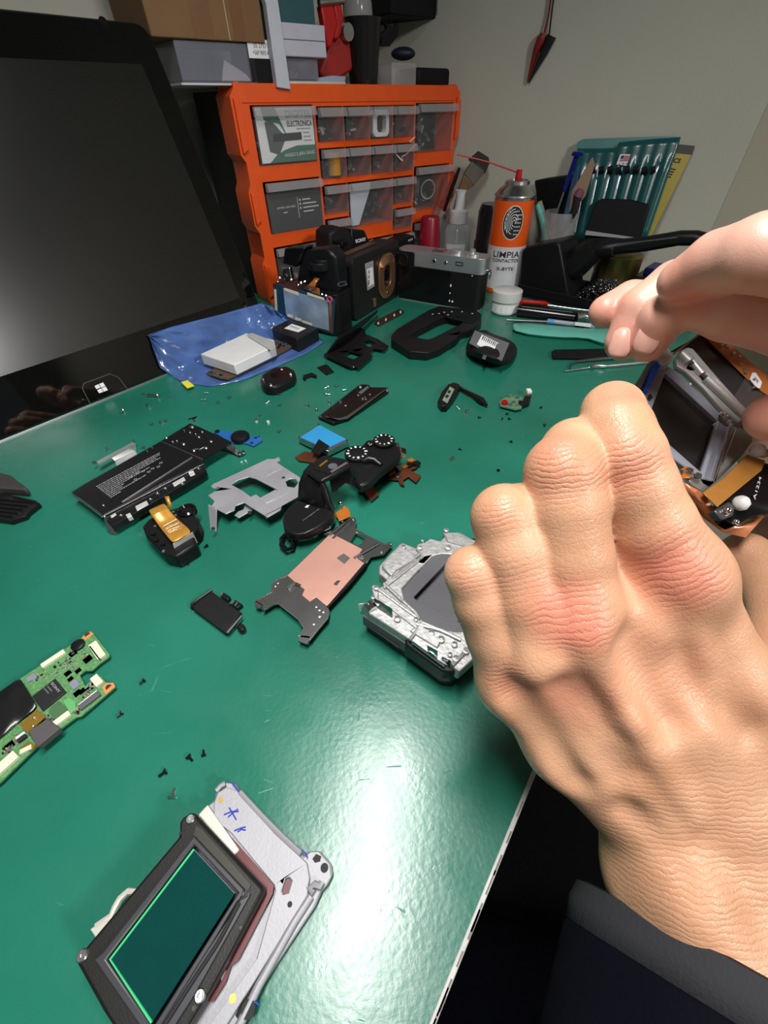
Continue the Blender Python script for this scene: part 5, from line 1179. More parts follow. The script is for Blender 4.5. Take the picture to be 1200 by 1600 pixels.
# hand grip shell
rows = []
ol = [(722, 546), (727, 528), (745, 511), (763, 512), (768, 520), (790, 524), (812, 536), (815, 552), (803, 571), (786, 578), (756, 567), (724, 556)]
cxy = V3(768, 545, 0)
m = MB(); K = 5
P_ = []
for j in range(K + 1):
    f = 1 - j / K; z = 24 * (1 - (1 - j / K) ** 2.2) * .9 + 1
    for x, y in ol: P_.append(T(cxy[0] + (x - cxy[0]) * (.12 + .88 * f ** .8), cxy[1] + (y - cxy[1]) * (.12 + .88 * f ** .8), z))
n_ = len(ol); fs = [(j * n_ + i, j * n_ + (i + 1) % n_, (j + 1) * n_ + (i + 1) % n_, (j + 1) * n_ + i) for j in range(K) for i in range(n_)] + [tuple(K * n_ + i for i in range(n_)), tuple(range(n_ - 1, -1, -1))]
m.add(P_, fs); gs = m.build('hand_grip', LEATH, sub=1); tag(gs, 'black leatherette camera grip shell with a bar-code label, in front of the jar', 'camera grip')
PG2 = Plane(T(765, 545, 21), T(795, 556, 17) - T(740, 530, 17), T(770, 520, 18) - T(758, 565, 10))
m = MB().plate([PG2.off(.8).hit(*p) for p in [(733, 536), (742, 516), (796, 536), (784, 564)]], -PG2.n * .4).build('film_label', mat('grey_barcode_film', (.13, .13, .14), .3), gs)
MB().plate([PG2.off(1.2).hit(*p) for p in [(745, 538), (753, 523), (779, 536), (768, 552)]], -PG2.n * .3).build('paper_label', PAPER, gs)
m = MB()
for i in range(9): x, y = lerp((755, 525), (777, 536), i / 8); m.plate([PG2.off(1.4).hit(x, y), PG2.off(1.4).hit(x + (1.1 if i % 3 else 1.8), y + .6), PG2.off(1.4).hit(x - 1.6, y + 6), PG2.off(1.4).hit(x - 2.6, y + 5.5)], PG2.n * .05)
m.build('bar_code', INK, gs)
MB().plate([PG2.off(1).hit(*p) for p in [(753, 560), (756, 553), (761, 555), (758, 562)]], -PG2.n * .3).build('clear_sticker', GREY, gs)
# bottom screen plate
sp_ = pobj('slider_plate', [(497, 651), (563, 600), (576, 601), (580, 605), (606, 605), (607, 611), (560, 643), (536, 656), (520, 661)], 4, 2.6, BLKG, 'black kite-shaped screen slider plate with a steel inset at mid bench', 'slider plate', .4)
sub(sp_, 'steel_inset', [(508, 650), (588, 605), (604, 607), (596, 613), (540, 652), (528, 655)], 5.2, 1.1, mat('dark_brushed', (.05, .048, .046), .3, .9), .2)
sub(sp_, 'inset_edge', [(508, 650), (510, 652), (530, 653.5), (542, 650), (600, 609), (604, 608), (543, 653.5), (529, 656)], 5.5, .5, STEEL)
sub(sp_, 'grey_label', [(560, 613), (574, 603), (577, 605), (564, 616)], 4.3, .3, GREY)
for x, y in ((501, 651), (532, 627), (563, 603), (605, 608), (540, 634)): MB().cyl(T(x, y, 4), T(x, y, 4.8), 1.3, n=10).build('screw_head', CHROME, sp_)
random.seed(2)
for i in range(7): x, y = 558 + random.uniform(0, 20), 628 - random.uniform(0, 12); MB().ball(T(x, y, 6), random.uniform(.8, 1.6), 8).build('silver_rivet', SOLDER, sp_)
# usb door piece
ud = thing('connector_cover', 'small black hinged connector cover with a clear window, centre of the bench', 'connector cover', T(710, 622))
MB().plate(TP([(684, 626), (690, 612), (700, 600), (710, 597), (718, 600), (718, 606), (708, 622), (698, 634), (690, 634)], 8), (0, 0, -7)).build('block', BLK, ud, bevel=1)
MB().plate(TP([(691, 625), (703, 604), (710, 608), (699, 630)], 8.4), (0, 0, -.5)).build('clear_window', mat('green_grey_window', (.22, .28, .22), .2), ud)
for L in ([(701, 609), (705, 611), (702, 615), (699, 613)], [(698, 616), (702, 618), (699, 622), (695, 620)]): sub(ud, 'contact_pad', L, 8.7, .3, INK)
MB().tube([T(*p, 4) for p in ((715, 604), (740, 618), (752, 626), (761, 633))], [2.6, 2.4, 4, 1.2], 12).build('arm', BLK, ud)
MB().tube([T(*p, 6.6) for p in ((716, 602), (736, 613))], .8, 8).build('steel_pin', CHROME, ud)
# jack board
jb = thing('jack_board', 'small green jack board with a red ring, right of the connector cover', 'circuit board', T(805, 628))
MB().plate(TP([(780, 627), (796, 616), (817, 621), (815, 638), (806, 640), (782, 634)], 4), (0, 0, -1.4)).build('board', mat('pale_green_board', (.10, .22, .13), .35, var=.4, vscale=1200), jb)
MB().lathe(T(788, 631, 4), UZ, [(3.6, 0), (3.6, 3), (2, 3), (2, 1)], 22).build('red_ring', RED, jb)
for i, (x, y) in enumerate(((794, 621), (801, 621), (808, 623), (812, 628), (802, 630), (808, 635), (797, 634))): MB().cbox(T(x, y, 4), 3.6, 2.4, 2.2).build('metal_part', CHROME if i % 2 else STEEL, jb)
MB().tube([T(812, 634, 3), T(821, 630, 4), T(825, 620, 4)], [3.6, 4, 3.4], 12).build('black_plug', BLK, jb)
MB().cbox(T(826, 613, 5), 5, 7, 3).build('white_plug', WHITE, jb, bevel=.3); MB().cbox(T(823, 620, 5), 5, 3, 3).build('gold_pin', GOLD, jb)
# joystick flex by the bottom plate
jf = thing('dial_unit', 'small black round control dial on blue ribbon, above the aluminium bracket', 'dial unit', T(375, 684))
MB().plate(TP([(334, 675), (343, 672), (366, 676), (388, 680), (408, 683), (410, 688), (396, 697), (382, 692), (360, 692), (346, 682)], 2), (0, 0, -1)).build('blue_ribbon', mat('blue_ribbon', (.02, .12, .38), .35, coat=.4), jf)
MB().lathe(T(376, 685, 2), UZ, [(9, 0), (9, 3), (8, 4.4), (5, 5), (.1, 4.6)], 32).build('dial', BLKM, jf, bevel=.2)
for x, y, s in ((400, 686, 2.4), (394, 694, 2.4), (405, 684, 1.6), (340, 675, 3.6)): MB().cbox(T(x, y, 2), s, s, 1.6).build('contact', BLK if s > 3 else CHROME, jf)

# ------------------------------------------------------------------ black bottom plate with print
zb = 13
bpl = thing('bottom_plate', 'long black camera base plate with white print, left of the aluminium bracket', 'base plate', T(235, 760))
MB().plate(TP([(112, 769), (132, 756), (248, 691), (297, 661), (312, 667), (362, 690), (318, 716), (317, 723), (160, 803), (152, 797), (136, 785)], zb), (0, 0, -2.2)).build('plate', mat('satin_black_metal', (.009, .009, .010), .3, spec=.35, bump=.2, bscale=900), bpl, bevel=.4)
MB().plate(TP([(112, 769), (136, 785), (152, 797), (160, 803), (158, 806), (132, 786), (113, 773)], zb - .4), (0, 0, -2.6)).build('bare_edge', STEEL, bpl)
MB().plate(TP([(160, 804), (317, 723), (322, 735), (312, 742), (176, 822), (164, 812)], zb - 2.5), (0, 0, -6)).build('mechanism_strip', BLK, bpl, bevel=.5)
for a, b, wd in (((191, 785), (300, 715), .9), ((252, 690), (316, 718), .8)):
    MB().tube([T(*a, zb + .3), T(*b, zb + .3)], wd, 8).build('ridge_line', STEEL, bpl)
for L in ([(211, 791), (229, 782), (232, 788), (214, 798)], [(269, 755), (287, 745), (290, 750), (272, 760)], [(294, 738), (302, 735), (305, 741), (297, 744)], [(196, 804), (203, 801), (206, 806), (199, 809)], [(172, 806), (180, 801), (182, 804), (174, 809)]):
    MB().plate(TP(L, zb - 2), (0, 0, -4)).build('white_tab', mat('bright_tab', (.68, .69, .66), .35, .4), bpl, bevel=.2)
for L in ([(228, 778), (266, 757), (268, 764), (231, 785)], [(175, 814), (198, 802), (201, 807), (178, 820)], [(302, 726), (318, 721), (321, 733), (306, 738)]):
    MB().plate(TP(L, zb - 4), (0, 0, -3)).build('steel_bracket', STEEL, bpl, bevel=.2)
MB().plate(rl := TP([(246, 755), (276, 738), (277, 741), (248, 759)], zb - .2), (0, 0, -2), [TP([(248.5, 755), (274.5, 740.5), (275.2, 741.5), (249.5, 757)], zb - .2)]).build('slot_outline', GREY, bpl)
MB().plate([T(161, 806, zb - 2), T(166, 812, zb - 2), T(180, 836, 0.3), T(174, 836, .3), T(166, 824, 6)], nrm(V3(1, .3, 0)) * 1.0).build('bent_leg', STEEL, bpl)
MB().plate([T(349, 697, zb - 1), T(361, 690, zb - 1), T(372, 704, 4), T(380, 712, 1), T(374, 714, 1), T(362, 706, 4)], (0, 0, -1.2)).build('corner_leg', BLK, bpl, bevel=.2)
for x, y in ((374, 708), (380, 706)): MB().ball(T(x, y, 4), 2, 8).build('leg_screw', CHROME, bpl)
for x, y, s in ((260, 684, 1.68), (300, 667, 2.38), (316, 675, 1.40), (288, 673, 0.98), (297, 676, 1.40), (311, 683, 1.54), (287, 694, 1.82), (330, 690, 1.68), (322, 700, 1.82), (270, 691, 0.98), (277, 690, 0.84), (303, 704, 1.82), (162, 790, 1.12), (238, 700, 0.63), (230, 705, 0.63), (306, 679, 0.84)):
    MB().lathe(T(x, y, zb), UZ, [(s, 0), (s, .4), (s * .7, .9), (.1, .5)], 14).build('rivet', STEEL, bpl)
m = MB(); random.seed(9)
for k in range(10):
    t = k / 9; a = lerp((150, 760), (172, 777), t); b = lerp((249, 707), (266, 722), t); L = [1, .98, .9, .95, .6, .74, .3, .25, .62, .18][k]
    x = 0
    while x < L:
        d = random.uniform(.012, .05); p0, p1 = lerp(a, b, x), lerp(a, b, min(x + d, L)); q0 = p0 + V3(.8, .7, 0)[:2]; q1 = p1 + V3(.8, .7, 0)[:2]
        m.plate(TP([p0, p1, q1, q0], zb + .12), (0, 0, -.1)); x += d + .009
m.build('printed_lines', GINK, bpl)['kind'] = 'stuff'
for i, (x, y) in enumerate(((201, 747), (212, 741), (221, 738), (230, 739), (236, 734), (209, 751), (249, 725), (245, 731))):
    p = T(x, y, zb + .1); MB().plate([p + V3(*c, 0) for c in ((0, 0), (2.3, 1.1), (1.6, 3.1), (-.7, 2))], UZ * .1, [[p + V3(*c, 0) for c in ((.25, .5), (1.8, 1.3), (1.3, 2.6), (-.2, 1.8))]]).build('approval_mark', GINK, bpl)
MB().tube([T(162, 806, zb - 1.6), T(240, 766, zb - 1.6), T(318, 725, zb - 1.6)], .5, 8).build('ridge_line', STEEL, bpl)
MB().tube([T(176, 823, 4), T(245, 786, 4), T(312, 742, 4)], .6, 8).build('lower_edge', STEEL, bpl)
for x, y in ((190, 806), (236, 781), (247, 772), (259, 764), (286, 757), (311, 733)): MB().lathe(T(x, y, zb - 2.2), UZ, [(1.5, 0), (1.5, .6), (.8, .8), (.1, .3)], 14).build('rivet', STEEL, bpl)
MB().tube([T(301, 705, zb + .2), T(306, 701, zb + .2), T(312, 702, zb + .2), T(318, 699, zb + .2)], .4, 6).build('pressed_mark', STEEL, bpl)
# shiny L bracket
PB3 = MB(); zz = 9
lb_ = thing('angle_bracket', 'small bright steel angle bracket lying behind the black base plate', 'bracket', T(182, 712))
MB().plate(TP([(151, 721), (208, 690), (210, 693.5), (154, 725)], zz), (0, 0, -1.2)).build('upper_rail', mat('bright_steel', (.80, .80, .80), .25, .8), lb_)
MB().plate([T(172, 713, zz), T(210, 693, zz), T(212, 705, 1), T(180, 721, 1)], nrm(V3(.4, .6, 0)) * 1).build('wall', mat('bright_steel'), lb_)
MB().plate(TP([(180, 721), (212, 705), (214, 710), (182, 728)], 1.2), (0, 0, -1)).build('foot', mat('bright_steel'), lb_)
for x, y in ((147, 722), (209, 689)): MB().ball(T(x, y, 8), 1.6, 8).build('tip', STEEL, lb_)

# ------------------------------------------------------------------ viewfinder block with gold ribbon
vb = thing('viewfinder_unit', 'compact black viewfinder unit with gold ribbon cable and silver label', 'viewfinder unit', T(265, 840))
MB().plate(TP([(222, 822), (232, 811), (262, 795), (278, 800), (300, 830), (307, 850), (275, 870), (255, 866), (228, 838)], 13), (0, 0, -12.6)).build('body', BLK, vb, bevel=1.5)
MB().plate(TP([(262, 797), (280, 792), (292, 795), (311, 812), (309, 826), (300, 834), (278, 812)], 14), (0, 0, -13)).build('eyepiece_block', BLKM, vb, bevel=1.5)
MB().lathe(T(294, 802, 12), UZ, [(7, 0), (7, 4), (5.5, 5), (4, 3), (.1, 3)], 24).build('eyepiece', BLKG, vb)
m = MB(); R_ = []
for a, b, z in (((230, 797), (257, 785), 22), ((237, 806), (262, 793), 22.5), ((244, 817), (270, 803), 18), ((253, 829), (281, 814), 16), ((262, 840), (292, 822), 19), ((270, 850), (301, 832), 17)):
    R_.append([T(*lerp(a, b, s / 4), z + .6 * math.sin(s * 1.2)) for s in range(5)])
m.grid(R_); m.build('gold_ribbon', mat('gold_ribbon', (.62, .30, .05), .3, .45, coat=.4, var=.15), vb, solid=.3, sub=1)
for y in (0, 1, 2): MB().tube([T(255 + y * 4, 822 + y * 5, 18.5), T(276 + y * 4, 811 + y * 5, 18.5)], .35, 6).build('solder_row', SOLDER, vb)
m = MB().grid([[T(257, 776, 22), T(264, 775, 22)], [T(261, 786, 18), T(267, 785, 18)], [T(264, 795, 15), T(269, 793, 15)]]); m.build('narrow_ribbon', mat('gold_ribbon'), vb, solid=.3)
MB().plate([T(270, 850, 17), T(301, 832, 17), T(309, 848, 6), T(277, 871, 5)], nrm(V3(-.3, .7, -.2)) * 1.0).build('silver_label', mat('silver_label', (.55, .56, .54), .35, .3), vb)
for x, y in ((245, 846), (255, 852), (240, 836), (280, 800), (287, 806), (262, 800)): MB().cbox(T(x, y, 13), 3, 2, 2).build('black_part', BLK, vb)
for x, y in ((271, 801), (275, 806), (243, 823), (256, 862)): MB().cbox(T(x, y, 13.5), 1.6, 1.6, 1).build('solder_point', SOLDER, vb)

# ------------------------------------------------------------------ aluminium bracket
ab = thing('aluminium_bracket', 'grey aluminium bracket plate with a square opening and bent legs', 'bracket', T(400, 770))
za = 12
MB().plate(TP([(325, 774), (344, 762), (334, 763), (329, 760), (333, 756), (405, 723), (418, 717), (428, 717), (436, 714), (438, 719), (432, 722), (469, 746), (466, 776), (440, 790), (438, 797), (418, 808), (400, 797), (381, 785), (368, 790), (366, 797), (353, 803), (330, 791), (335, 783)], za), (0, 0, -1.1),
  [TP([(361, 757), (372, 750), (389, 745), (400, 748), (435, 766), (425, 775), (412, 782), (400, 772), (392, 776), (378, 766)], za), TP([(446, 752), (453, 748), (462, 748), (466, 754), (460, 762), (449, 760)], za)]).build('plate', ALU, ab, bevel=.25)
MB().plate([T(325, 789, za), T(338, 796, za), T(338, 831, 0.3), T(329, 829, .3)], nrm(V3(.2, .5, 0)) * 1.0).build('long_leg', ALU, ab, bevel=.2)
MB().plate(TP([(384, 786), (396, 792), (394, 797), (373, 809), (366, 805), (372, 799), (380, 796)], za - 5), (0, 0, -1.1)).build('tab', ALU, ab, bevel=.2)
MB().plate([T(414, 806, za), T(440, 793, za), T(440, 797, 8), T(416, 811, 8)], nrm(V3(-.3, .6, 0)) * 1).build('folded_edge', ALU, ab, bevel=.2)
for L in ([(414, 741), (440, 728), (441, 730), (416, 743)], [(402, 780), (430, 765), (448, 770), (416, 786)]): sub(ab, 'pressed_step', L, za + .5, .6, ALU, .15)
for x, y in ((443, 747), (333, 826), (390, 801), (445, 790)): MB().cyl(T(x, y, za if y < 780 else 8), T(x, y, (za if y < 780 else 8) + .3), 1.5, n=10).build('screw_hole', INK, ab)

# ------------------------------------------------------------------ blue sensor module
bm = thing('blue_module', 'small bright blue topped module with a brown ribbon, above the top cover', 'module', T(505, 685))
MB().plate(TP([(466, 684), (498, 663), (543, 686), (544, 690), (513, 705), (504, 702)], 8), (0, 0, -5.5)).build('metal_case', STEEL, bm, bevel=.4)
MB().plate(TP([(469, 683), (499, 664), (541, 686), (510, 701)], 8.4), (0, 0, -.6)).build('blue_film', mat('sky_blue_film', (.03, .30, .62), .35), bm)
sub(bm, 'black_ribbon', [(498, 686), (515, 697), (498, 711), (486, 706)], 9.2, .4, BLKM)
sub(bm, 'brown_ribbon', [(461, 714), (476, 705), (498, 709), (504, 712), (489, 723), (467, 720)], 2, .6, FLEXD)
for x, y in ((468, 684), (498, 664), (542, 689)): MB().ball(T(x, y, 7.5), 1.6, 8).build('corner_pin', CHROME, bm)

# ------------------------------------------------------------------ top cover
tc_ = thing('top_cover', 'black camera top cover with prism hump, two dials and a strap ring', 'camera cover', T(530, 770))
DECK = mat('satin_black_cover', (.009, .009, .010), .30, spec=.35, bump=.2, bscale=1300)
MB().plate(TP([(441, 812), (443, 803), (450, 793), (464, 782), (490, 781), (523, 797), (516, 812), (498, 824), (480, 833), (462, 836), (444, 829)], 16), (0, 0, -8)).build('left_deck', DECK, tc_, bevel=1.5, seg=3)
MB().plate(TP([(450, 812), (466, 790), (510, 800), (496, 820), (464, 830)], 8.2), (0, 0, -7.9)).build('inner_mechanism', BLKM, tc_, bevel=.8)
# hump as a hollow arch: front wall, top, and back rim
hw1 = [T(466, 785, 14), T(468, 755, 24), T(476, 736, 32), T(486, 725, 36)]; hw2 = [T(509, 799, 14), T(507, 768, 24), T(505, 752, 31), T(512, 742, 36)]
rows = [hw1, [lerp(a, b, .35) + UZ * 1.2 for a, b in zip(hw1, hw2)], [lerp(a, b, .7) + UZ * 1.2 for a, b in zip(hw1, hw2)], hw2]
MB().grid(rows).build('hump_front', DECK, tc_, solid=2)
MB().plate(TP([(486, 724), (506, 711), (541, 717), (547, 722), (541, 732), (513, 746), (502, 752), (478, 735)], 37), (0, 0, -3)).build('hump_top', DECK, tc_, bevel=1)
MB().plate(TP([(490, 727), (507, 715), (537, 720), (512, 740), (490, 733)], 37.6), (0, 0, -1)).build('hot_shoe', BLKM, tc_, bevel=.3)
MB().tube([T(499, 729, 38), T(511, 720, 38)], .9, 8).build('shoe_rail', GOLD, tc_)
MB().plate(TP([(516, 736), (540, 722), (544, 723), (518, 739)], 38), (0, 0, -1)).build('shoe_edge', GREY, tc_)
MB().lathe(T(520, 729, 37.5), UZ, [(3.6, 0), (3.6, .6), (2, .8), (.1, .2)], 16).build('shoe_contact', GREY, tc_)
rim = [(503, 752), (512, 745), (527, 737), (545, 727)]
MB().tube([T(503, 752, 34), T(507, 764, 30), T(512, 782, 22), T(520, 798, 15)], [2, 2.6, 2.6, 2], 10).build('side_rim', DECK, tc_)
MB().tube([T(504, 751, 35), T(520, 743, 36), T(545, 729, 36)], 2.2, 10).build('side_rim', DECK, tc_)
MB().plate([T(515, 748, 32), T(545, 731, 34), T(552, 745, 22), T(560, 762, 16), T(540, 755, 22), T(520, 770, 22)], nrm(V3(-.4, .8, 0)) * 2).build('inner_wall', BLKM, tc_)
MB().plate(TP([(541, 718), (556, 704), (570, 690), (590, 683), (611, 684), (624, 695), (627, 708), (622, 716), (594, 737), (580, 752), (562, 760), (553, 750), (556, 738), (545, 728)], 24), (0, 0, -8)).build('right_deck', DECK, tc_, bevel=2.5, seg=4)
MB().plate(TP([(548, 726), (562, 706), (592, 690), (614, 694), (620, 706), (596, 732), (564, 752)], 17), (0, 0, -16.6)).build('inner_mechanism', BLKM, tc_, bevel=1)
MB().tube([T(566, 722, 25), T(575, 717, 26.5), (T(586, 719, 25.5)), T(596, 727, 24.5)], [2, 3.4, 3.4, 2], 10).build('deck_ridge', DECK, tc_)
for x, y, r, h, dots in ((558, 712, 10.5, 3.4, 12), (600, 692, 9.5, 3.4, 11)):
    c_ = T(x, y, 24); dl = MB().lathe(c_, UZ, [(r, 0), (r, h - .5), (r - .7, h), (.1, h)], 36).build('mode_dial' if y > 700 else 'exposure_dial', BLKM, tc_)
    for k in range(dots):
        a = k * 2 * math.pi / dots + .2; q_ = T(x, y, 24 + h) * V3(1, 1, 0) + UZ * (24 + h + .05); c2 = c_ * V3(1, 1, 0) + UZ * (24 + h + .1) + V3(math.cos(a), math.sin(a), 0) * (r * .74)
        sz = r * (.085 if k % 3 else .13); MB().plate([c2 + V3(math.cos(a), math.sin(a), 0) * sz * s1 + V3(-math.sin(a), math.cos(a), 0) * sz * .7 * s2 for s1, s2 in ((-1, -1), (1, -1), (.8, .8), (-1, 1))], UZ * .15).build('dial_mark', WINK, dl)
bt_ = MB().lathe(T(578, 694, 24), UZ, [(4, 0), (4, 1.2), (3.4, 1.8), (.1, 1.8)], 22).build('custom_button', BLKM, tc_)
for dx, dy in ((-1, 1), (1.2, 0), (0, -1.4)): MB().plate(ring(ORG[bt_.name] * 0 + T(578, 694, 25.9) + V3(dx, dy, 0), .55, 8), UZ * .1).build('button_mark', WINK, bt_)
for x, y, s in ((562, 727, 1.8), (621, 697, 3.2), (526, 759, 2.4), (525, 765, 1.6), (532, 786, 1.6), (590, 706, 1.2), (574, 751, 1.8)): MB().ball(T(x, y, 22 if y < 740 else 12), s, 8).build('metal_peg', CHROME, tc_)
MB().lathe(T(626, 704, 18), T(626, 712, 16) - T(626, 704, 18), [(5, 0), (5, 5)], 18).build('strap_post', DECK, tc_)
# flash mark and lettering on the left deck
text('Interchangeable Lens', T(474, 814, 16.2), T(499, 796, 16.2), T(473.2, 812.4, 16.2), GINK, tc_)
MB().plate(TP([(476, 793), (480, 789), (481, 790), (484, 789), (480, 794), (479, 793)], 16.2), UZ * .1).build('flash_mark', WINK, tc_)
for L, z, mm in (([(502, 819), (514, 808), (520, 812), (516, 822), (505, 826)], 10, STEEL), ([(505, 817), (513, 811), (517, 814), (509, 821)], 11, GOLD), ([(580, 742), (588, 737), (590, 744), (582, 752)], 12, GOLD), ([(480, 834), (500, 822), (502, 826), (492, 836)], 7, ALU)):
    sub(tc_, 'contact_plate', L, z, 3, mm, .2)
for L, z in (([(524, 802), (538, 790), (545, 795), (548, 806), (530, 814)], 6), ([(566, 765), (576, 758), (582, 757), (592, 772), (580, 782)], 4)): sub(tc_, 'ribbon_end', L, z, .8, FLEX if z == 6 else FLEXD, .1)
lugc = T(456, 832, 10)
MB().tube([T(452, 836, 9), T(452, 828, 13), T(459, 825, 13), T(464, 833, 10)], 1.5, 10).build('strap_lug', STEEL, tc_)
loop = [(455, 834), (446, 836), (440, 842), (440, 852), (448, 859), (456, 857), (459, 845), (457, 836), (455, 834)]
MB().tube([T(x, y, 5) for x, y in loop], 1.9, 10).build('strap_ring', BLKG, tc_)
# small ribbon piece to the right
fx = thing('ribbon_switch', 'small brown ribbon with tiny switches beside the right end of the top cover', 'ribbon cable', T(628, 740))
MB().plate(TP([(603, 738), (612, 732), (628, 730), (640, 721), (647, 719), (655, 725), (651, 731), (641, 735), (658, 743), (650, 754), (638, 745), (630, 750), (632, 759), (626, 757), (622, 750), (606, 749)], 3), (0, 0, -.8)).build('ribbon', FLEXD, fx)
for x, y, mm in ((611, 741, GOLD), (624, 733, STEEL), (622, 745, STEEL), (640, 728, BLK), (651, 726, BLK), (642, 722, FLEX), (633, 730, GOLD)): MB().cbox(T(x, y, 3), 6, 5, 2.4, cu, cv).build('switch', mm, fx, bevel=.3)

# ------------------------------------------------------------------ copper-faced plate
# copper plate
cp = thing('copper_faced_plate', 'steel chassis plate with a large pink copper sheet', 'chassis plate', T(505, 900))
zc_ = 6
DST = mat('dark_polished_steel', (.34, .34, .35), .25, .95, var=.1)
MB().plate(TP([(449, 898), (432, 905), (425, 915), (423, 925), (410, 931), (399, 940), (398, 947), (404, 950), (410, 947), (412, 954), (428, 944), (434, 943), (466, 968), (475, 982), (470, 995), (466, 1001), (479, 1006), (484, 1000), (513, 965), (515, 955), (512, 948)], zc_), (0, 0, -1.3)).build('lower_bracket', DST, cp)
MB().plate([T(398, 939, zc_), T(411, 947, zc_), T(410, 955, .5), T(399, 948, .5)], nrm(V3(-.3, .8, 0)) * 1.0).build('bent_foot', STEEL, cp)
MB().plate([T(466, 995, zc_), T(484, 997, zc_), T(483, 1009, .3), T(466, 1003, .3)], nrm(V3(-.1, .9, 0)) * 1.2).build('bent_foot', STEEL, cp)
MB().plate(TP([(505, 834), (519, 828), (545, 810), (554, 808), (557, 814), (553, 826), (572, 836), (600, 850), (608, 847), (613, 851), (600, 866), (580, 870), (571, 883), (566, 878), (566, 858)], zc_), (0, 0, -1.3), [TP([(547, 846), (552, 838), (557, 832), (571, 839), (566, 848), (560, 853)], zc_)]).build('upper_bracket', DST, cp, bevel=.35)
MB().plate(TP([(448, 899), (517, 832), (568, 858), (572, 882), (512, 950), (480, 936)], zc_ - .3), (0, 0, -1.5)).build('back_sheet', DST, cp)
CPR = mat('pink_copper_sheet', (.78, .42, .34), .38, .55, bump=.25, bscale=120, var=.04)
MB().plate(TP([(517, 833), (566, 858), (560, 868), (559, 873), (569, 880), (511, 947), (494, 933), (484, 940), (472, 930), (476, 921), (466, 914), (449, 899)], zc_ + .7), (0, 0, -.7), [TP([(526, 872), (536, 864), (547, 872), (538, 881)], zc_ + .7), TP([(521, 913), (527, 906), (532, 907), (526, 915)], zc_ + .7)]).build('copper_sheet', CPR, cp, bevel=.1)
sub(cp, 'dark_window', [(526, 872), (536, 864), (547, 872), (538, 881)], zc_ + .2, .3, GREY)
for a, b in (((553, 873), (592, 850)), ((520, 842), (546, 817)), ((515, 837), (538, 818)), ((470, 916), (462, 912))): MB().tube([T(*a, zc_ + .4), T(*b, zc_ + .4)], 1.1, 8).build('pressed_rib', DST, cp)
MB().tube([T(*p, zc_ + .2) for p in ((572, 881), (545, 914), (512, 949))], 1.0, 8).build('edge_rail', BLK, cp)
for pts in ([(399, 939), (412, 931), (426, 924), (424, 914), (433, 905), (449, 899)], [(410, 953), (428, 944), (436, 944), (466, 968), (475, 982), (467, 999)], [(513, 966), (497, 984), (484, 1001)], [(557, 812), (554, 826), (572, 836), (600, 850), (611, 848)]): MB().tube([T(*p, zc_) for p in pts], .35, 6).build('polished_edge', STEEL, cp)
sub(cp, 'raised_tab', [(447, 918), (459, 909), (463, 912), (452, 922)], zc_ + 1, 1, STEEL, .3)
for x, y, s in ((529, 822, 0.91), (523, 829, 0.91), (535, 815, 0.91), (552, 812, 0.98), (611, 850, 0.98), (596, 863, 1.30), (565, 871, 2.08), (434, 911, 1.04), (430, 916, 0.91), (494, 948, 1.04), (499, 953, 0.91), (505, 956, 0.91), (499, 963, 1.17), (490, 975, 0.98)):
    MB().lathe(T(x, y, zc_), UZ, [(s, 0), (s, .4), (s * .55, .5), (s * .5, .1), (.1, .1)], 14).build('screw_eye', STEEL, cp)

# ------------------------------------------------------------------ battery door
bd = thing('battery_door', 'small matt black battery door lying on its own at left centre', 'battery door', T(340, 957))
MB().plate(TP([(300, 947), (330, 923), (378, 957), (353, 990), (302, 952)], 4.5), (0, 0, -4)).build('door', mat('matt_door_black', (.009, .009, .010), .5, spec=.25, bump=.3, bscale=600), bd, bevel=.8)
MB().tube([T(*p, 3) for p in ((331, 922), (315, 933), (300, 944), (300, 950))], 1.1, 8).build('side_rail', BLK, bd)
for L in ([(343, 930), (349, 925), (360, 932), (355, 938)], [(358, 943), (368, 937), (379, 944), (370, 951)]): sub(bd, 'hinge_tab', L, 4, 3, BLK, .4)
for a, b in (((348, 926), (345, 931)), ((366, 939), (361, 944)), ((371, 941), (367, 947))): MB().tube([T(*a, 4.6), T(*b, 4.6)], .6, 6).build('tab_ridge', GREY, bd)
sub(bd, 'latch', [(368, 978), (376, 972), (383, 977), (382, 984), (374, 986)], 5, 4.4, BLK, 1)
MB().tube([T(378, 962, 5), T(355, 989, 5)], .7, 8).build('edge_line', GREY, bd)

# ------------------------------------------------------------------ front body casting
zf = 26
fb = thing('camera_body_casting', 'silver magnesium camera body casting in its black lower shell, half under the hand', 'camera body', T(660, 960))
MB().plate(TP([(570, 965), (632, 1008), (690, 1050), (706, 1054), (716, 1050), (770, 1000), (820, 930), (800, 880), (745, 840), (690, 845), (640, 880), (590, 940)], 15), (0, 0, -14.6)).build('black_shell', BLK, fb, bevel=2.2, seg=3)
MB().plate(TP([(566, 962), (572, 955), (634, 998), (634, 1006)], 20), (0, 0, -10)).build('side_port', GREY, fb, bevel=.4)
MB().plate([T(574, 969, 16) - UZ * 3, T(624, 1003, 16) - UZ * 3, T(623, 1009, 16) - UZ * 3, T(574, 974, 16) - UZ * 3], nrm(V3(.3, .6, -.2)) * 1.0).build('port_slot', INK, fb)
MB().plate(TP([(633, 997), (640, 1000), (690, 1037), (702, 1040), (714, 1036), (716, 1046), (706, 1051), (690, 1048), (634, 1008)], 24), (0, 0, -12)).build('lower_panel', BLK, fb, bevel=1)
